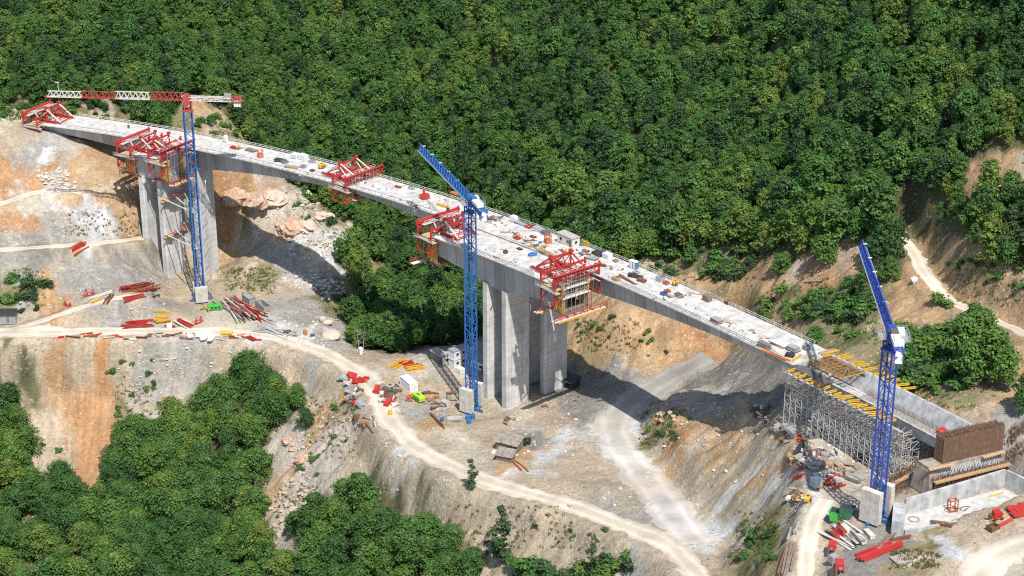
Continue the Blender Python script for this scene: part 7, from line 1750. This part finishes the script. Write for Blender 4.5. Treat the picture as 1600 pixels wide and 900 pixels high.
scatter(60, ['bush0', 'bush1', 'bush2'], [(1400, 520, 1480, 600), (1420, 540, 1500, 620)], 1.1, 2.6, 'green shrub on the slope between the right crane head and the upper road', 'shrubs on the slope behind the right crane', 1)
scatter(64, ['bush0', 'bush1', 'bush2'], [(1270, 470, 1370, 540), (1300, 440, 1360, 500), (1180, 455, 1290, 500)], .9, 2.2, 'green shrub on the bank just behind the right part of the deck', 'shrubs behind the right part of the deck', 2)
scatter(40, ['bush0', 'bush1'], [(960, 395, 1100, 430), (1090, 395, 1180, 440)], 1.0, 2.4, 'green shrub at the foot of the forest behind the deck', 'shrubs at the forest foot', 3)
scatter(14, ['bush1', 'bush1', 'bush2'], [(40, 425, 75, 470), (0, 430, 30, 475), (20, 455, 60, 490)], 1.0, 2.2, 'dark shrub on the grey spoil slope at the left edge', 'shrubs on the spoil slope', 4)
scatter(34, ['bush0', 'bush1'], [(470, 300, 545, 370), (500, 330, 570, 390), (430, 270, 500, 330), (545, 400, 590, 470), (520, 455, 570, 500)], .7, 1.9, 'low green shrub on the rocky slope beside the ravine', 'shrubs on the rocky ravine slope', 5)
scatter(16, ['bush0', 'bush1', 'bush2'], [(0, 165, 60, 185), (100, 165, 230, 195)], 1.0, 2.2, 'green shrub behind the far left end of the deck', 'shrubs behind the left deck end', 6)
scatter(12, ['bush1', 'bush2'], [(1010, 660, 1060, 700), (1040, 640, 1080, 680)], .5, 1.1, 'small dry shrub on the mound beside the gully track', 'shrubs on the mound', 7)
scatter(20, ['bush1', 'bush2'], [(1140, 820, 1215, 895), (1190, 830, 1220, 880)], .5, 1.2, 'small dry shrub on the slope left of the site road', 'shrubs left of the site road', 8)
scatter(40, ['bush0', 'bush1', 'bush2'], [(180, 600, 250, 690), (170, 560, 260, 620), (60, 690, 120, 790), (470, 620, 560, 700), (440, 660, 500, 780)], .4, 1.1, 'small shrub on the bare slope below the haul road', 'shrubs on the slope below the road', 9)
scatter(26, ['bush0', 'bush1', 'bush0'], [(800, 885, 990, 915)], 1.2, 2.6, 'leafy bush in the fringe along the bottom edge below the road', 'bushes along the bottom edge', 14)
scatter(14, ['bush0', 'bush1'], [(740, 800, 900, 870), (860, 820, 960, 880)], .3, .8, 'small plant on the pale slope below the road at the bottom', 'plants on the pale slope', 10)
scatter(16, ['bush0', 'bush1', 'bush2'], [(900, 495, 960, 550), (990, 505, 1050, 560)], .4, 1.0, 'small shrub on the earth bank under the deck', 'shrubs on the earth bank', 11)
scatter(12, ['bush0', 'bush2'], [(330, 185, 400, 225), (300, 185, 340, 200)], .8, 1.6, 'shrub on the bare patch behind the far crane', 'shrubs behind the far crane', 12)
scatter(12, ['bush0', 'bush1'], [(1490, 400, 1600, 470), (1470, 410, 1560, 430)], .5, 1.3, 'shrub on the brown cutting above the upper road', 'shrubs above the upper road', 13)
for i, (u1, v1, u2, v2, lab) in enumerate(((736, 868, 771, 832, 'brown fallen trunk left of the slender dark tree'), (690, 838, 712, 828, 'small fallen branch on the bare slope'), (403, 838, 452, 810, 'pale fallen trunk at the lower gully edge'), (1258, 442, 1290, 443, 'grey fallen trunk on the bank behind the deck'), (492, 497, 530, 503, 'grey fallen trunk on the pale rock slope'))):
    a, b = G(u1, v1), G(u2, v2); m = MB(); c = (a + b) / 2
    m.tube([a - c + Vector((0, 0, .25)), (b - a) * .1 + Vector((.1, .1, .4)), b - c + Vector((0, 0, .4))], [.3, .22, .1], 7); m.bar((b - a) * .15 + Vector((0, 0, .3)), (b - a) * .3 + Vector((.7, .9, 1.2)), .12); m.bar((b - a) * .3 + Vector((0, 0, .3)), (b - a) * .42 + Vector((-.9, .4, .9)), .1)
    o = m.obj('fallen_trunk', M['deadwood' if i != 0 else 'bark']); o.location = c; tag(o, lab, 'fallen trunk')
# weathered outcrops
def outcrop(u, v, r_, mat, lab, sd, sq=.6):
    import bmesh
    bm = bmesh.new(); bmesh.ops.create_icosphere(bm, subdivisions=4, radius=1)
    for q in bm.verts:
        c = q.co.copy(); a = np.array([c.x * 1.7 + sd]); b = np.array([c.y * 1.7 + c.z * 2.1])
        k = 1 + .5 * float(fbm(a, b, sd, 4)[0]); k = round(k * 6) / 6 * .75 + k * .25 + .05 * float(fbm(a * 5, b * 5, sd + 3, 2)[0])
        q.co = Vector((c.x * k * r_ * 1.25, c.y * k * r_, c.z * k * r_ * sq - r_ * .15))
    m = bpy.data.meshes.new('rock_outcrop'); bm.to_mesh(m); bm.free(); m.materials.append(M[mat]); o = bpy.data.objects.new('rock_outcrop', m); COL.objects.link(o); put(o, G(u, v), sd); tag(o, lab, 'rock'); return o
for a in ((366, 306, 4.5, 'orock', 'orange rock face nearest to the far pier under the deck', 1), (400, 312, 5.0, 'orock', 'larger orange rock face right of the one by the pier', 2), (425, 308, 4.0, 'boulder', 'pale pinkish rock right of the orange faces under the deck', 3), (458, 352, 5.0, 'orock', 'orange rock block standing above the grassy ledge', 4), (478, 352, 3.6, 'boulder', 'pale rock right of the orange block', 5), (505, 338, 3.0, 'boulder', 'pale rock highest on the ravine slope', 6), (473, 714, 2.2, 'orock', 'orange rock at the edge of the lower wood', 7), (450, 690, 1.8, 'orock', 'smaller orange rock among the trees of the lower wood', 8), (1275, 246, 3.0, 'stone', 'pale rock patch high in the forest', 9)): outcrop(*a)
# rubble and stones lying on the slopes (uncountable)
def rubble(name, n, boxes, rmin, rmax, mat, label, sd):
    r = random.Random(sd); m = MB(); us = []
    for i in range(n):
        u0, v0, u1, v1 = r.choice(boxes); us.append((r.uniform(u0, u1), r.uniform(v0, v1)))
    for i, (u, v) in enumerate(us):
        g = G(u, v); s = rmin + (rmax - rmin) * r.random() ** 3
        m.rock((g.x, g.y, g.z + s * .15), s, i + sd * 1000, .8)
    return tag(m.obj(name, M[mat]), label, None, None, 'stuff')
rubble('pale_rubble', 1100, [(440, 370, 560, 410), (500, 375, 570, 400), (400, 300, 480, 360), (470, 290, 500, 330), (460, 420, 520, 450), (500, 440, 540, 470), (440, 500, 520, 545), (440, 430, 510, 450), (60, 265, 110, 290), (70, 285, 120, 300)], .2, .95, 'stone', 'pale stone rubble on the rocky slopes', 1)
rubble('ochre_rubble', 560, [(450, 680, 490, 730), (460, 700, 480, 720), (440, 740, 480, 790), (400, 790, 450, 830), (350, 285, 430, 320), (440, 330, 480, 365), (655, 425, 690, 500), (500, 650, 560, 700), (1010, 620, 1100, 660)], .15, .95, 'ostone', 'ochre stones on the slopes', 2)
rubble('loose_stones', 900, [(180, 540, 340, 640), (200, 560, 300, 620), (0, 430, 260, 520), (940, 760, 1100, 800), (1000, 620, 1200, 760), (780, 640, 900, 720), (1040, 620, 1160, 700), (470, 600, 640, 780), (600, 560, 760, 700), (1240, 660, 1340, 720), (1250, 680, 1340, 730)], .12, .6, 'stone', 'loose stones on the bare ground', 3)
# dry grass tufts
def tufts(name, n, boxes, mat, label, sd, hmin=.35, hmax=.9):
    r = random.Random(sd); m = MB(); vs = []; fs = []
    for i in range(n):
        u0, v0, u1, v1 = r.choice(boxes); g = G(r.uniform(u0, u1), r.uniform(v0, v1)); R_ = r.uniform(.25, .8)
        for k in range(9):
            a = r.uniform(0, 6.28); q = r.uniform(0, R_); x, y = g.x + math.cos(a) * q, g.y + math.sin(a) * q; h = r.uniform(hmin, hmax); b = len(vs); wv = .12
            vs += [(x - wv, y, g.z - .1), (x + wv, y, g.z - .1), (x + math.cos(a) * .3, y + math.sin(a) * .3, g.z + h)]; fs.append((b, b + 1, b + 2))
    m.add(vs, fs); o = m.obj(name, M[mat]); at = o.data.attributes.new('tint', 'FLOAT_COLOR', 'FACE'); tn = np.repeat(rng.uniform(.6, 1.25, (len(fs), 1)), 4, 1); at.data.foreach_set('color', tn.ravel().astype(np.float32))
    return tag(o, label, None, None, 'stuff')
tufts('dry_grass', 1500, [(450, 300, 560, 400), (360, 420, 430, 460), (180, 600, 240, 700), (1400, 500, 1560, 640), (1180, 430, 1330, 500), (1150, 800, 1215, 890), (1000, 640, 1060, 700), (470, 620, 560, 720), (1395, 862, 1470, 890), (900, 500, 1000, 550), (1480, 420, 1600, 480), (100, 330, 220, 370), (1040, 400, 1200, 450), (0, 165, 80, 190), (700, 790, 900, 860), (430, 760, 500, 840)], 'dry', 'dry grass tufts on the open slopes', 5)
tufts('green_weeds', 1100, [(500, 450, 570, 500), (440, 300, 560, 380), (1400, 520, 1500, 640), (1190, 450, 1330, 500), (1300, 460, 1370, 540), (20, 420, 70, 480), (0, 165, 60, 185), (340, 180, 400, 225), (1170, 820, 1215, 880), (950, 395, 1100, 430), (350, 420, 430, 455)], 'leaflight', 'green weeds on the open slopes', 6, .3, .8)
# ------------------------------------------------------------------ light, sky, camera
SUN_EL = math.radians(57); sx, sy = .33, -.944
w = bpy.data.worlds.new('World'); S.world = w; w.use_nodes = True
nt = w.node_tree; bg = nt.nodes['Background']
sky = nt.nodes.new('ShaderNodeTexSky'); sky.sky_type = 'NISHITA'; sky.sun_disc = False
sky.sun_elevation = SUN_EL; sky.sun_rotation = math.atan2(sx, sy); sky.altitude = 600; sky.dust_density = 1.2; sky.air_density = 1.0
nt.links.new(sky.outputs['Color'], bg.inputs['Color']); bg.inputs['Strength'].default_value = .14
sl_ = bpy.data.lights.new('sun', 'SUN'); sl_.energy = 4.8; sl_.angle = math.radians(.53); sl_.color = (1, .955, .885)
so = bpy.data.objects.new('sun', sl_); COL.objects.link(so)
dv = Vector((sx * math.cos(SUN_EL), sy * math.cos(SUN_EL), math.sin(SUN_EL))).normalized()
so.rotation_euler = dv.to_track_quat('Z', 'Y').to_euler(); so.location = (0, 200, 400)
cam = bpy.data.cameras.new('camera'); cam.sensor_width = 36; cam.lens = FPX / 1600 * 36; cam.clip_start = 1; cam.clip_end = 6000
co_ = bpy.data.objects.new('camera', cam); COL.objects.link(co_); co_.location = (0, 0, ZC); co_.rotation_euler = (math.pi / 2 - TH, 0, 0)
S.camera = co_
S.view_settings.view_transform = 'Standard'; S.view_settings.look = 'None'; S.view_settings.exposure = .3; S.view_settings.gamma = 1
S.cycles.use_denoising = False; S.cycles.filter_width = 1.15
try: S.cycles.denoiser = 'OPENIMAGEDENOISE'
except Exception: pass
S.cycles.max_bounces = 5; S.cycles.diffuse_bounces = 2; S.cycles.glossy_bounces = 2; S.cycles.transmission_bounces = 3; S.cycles.transparent_max_bounces = 4
S.cycles.caustics_reflective = False; S.cycles.caustics_refractive = False
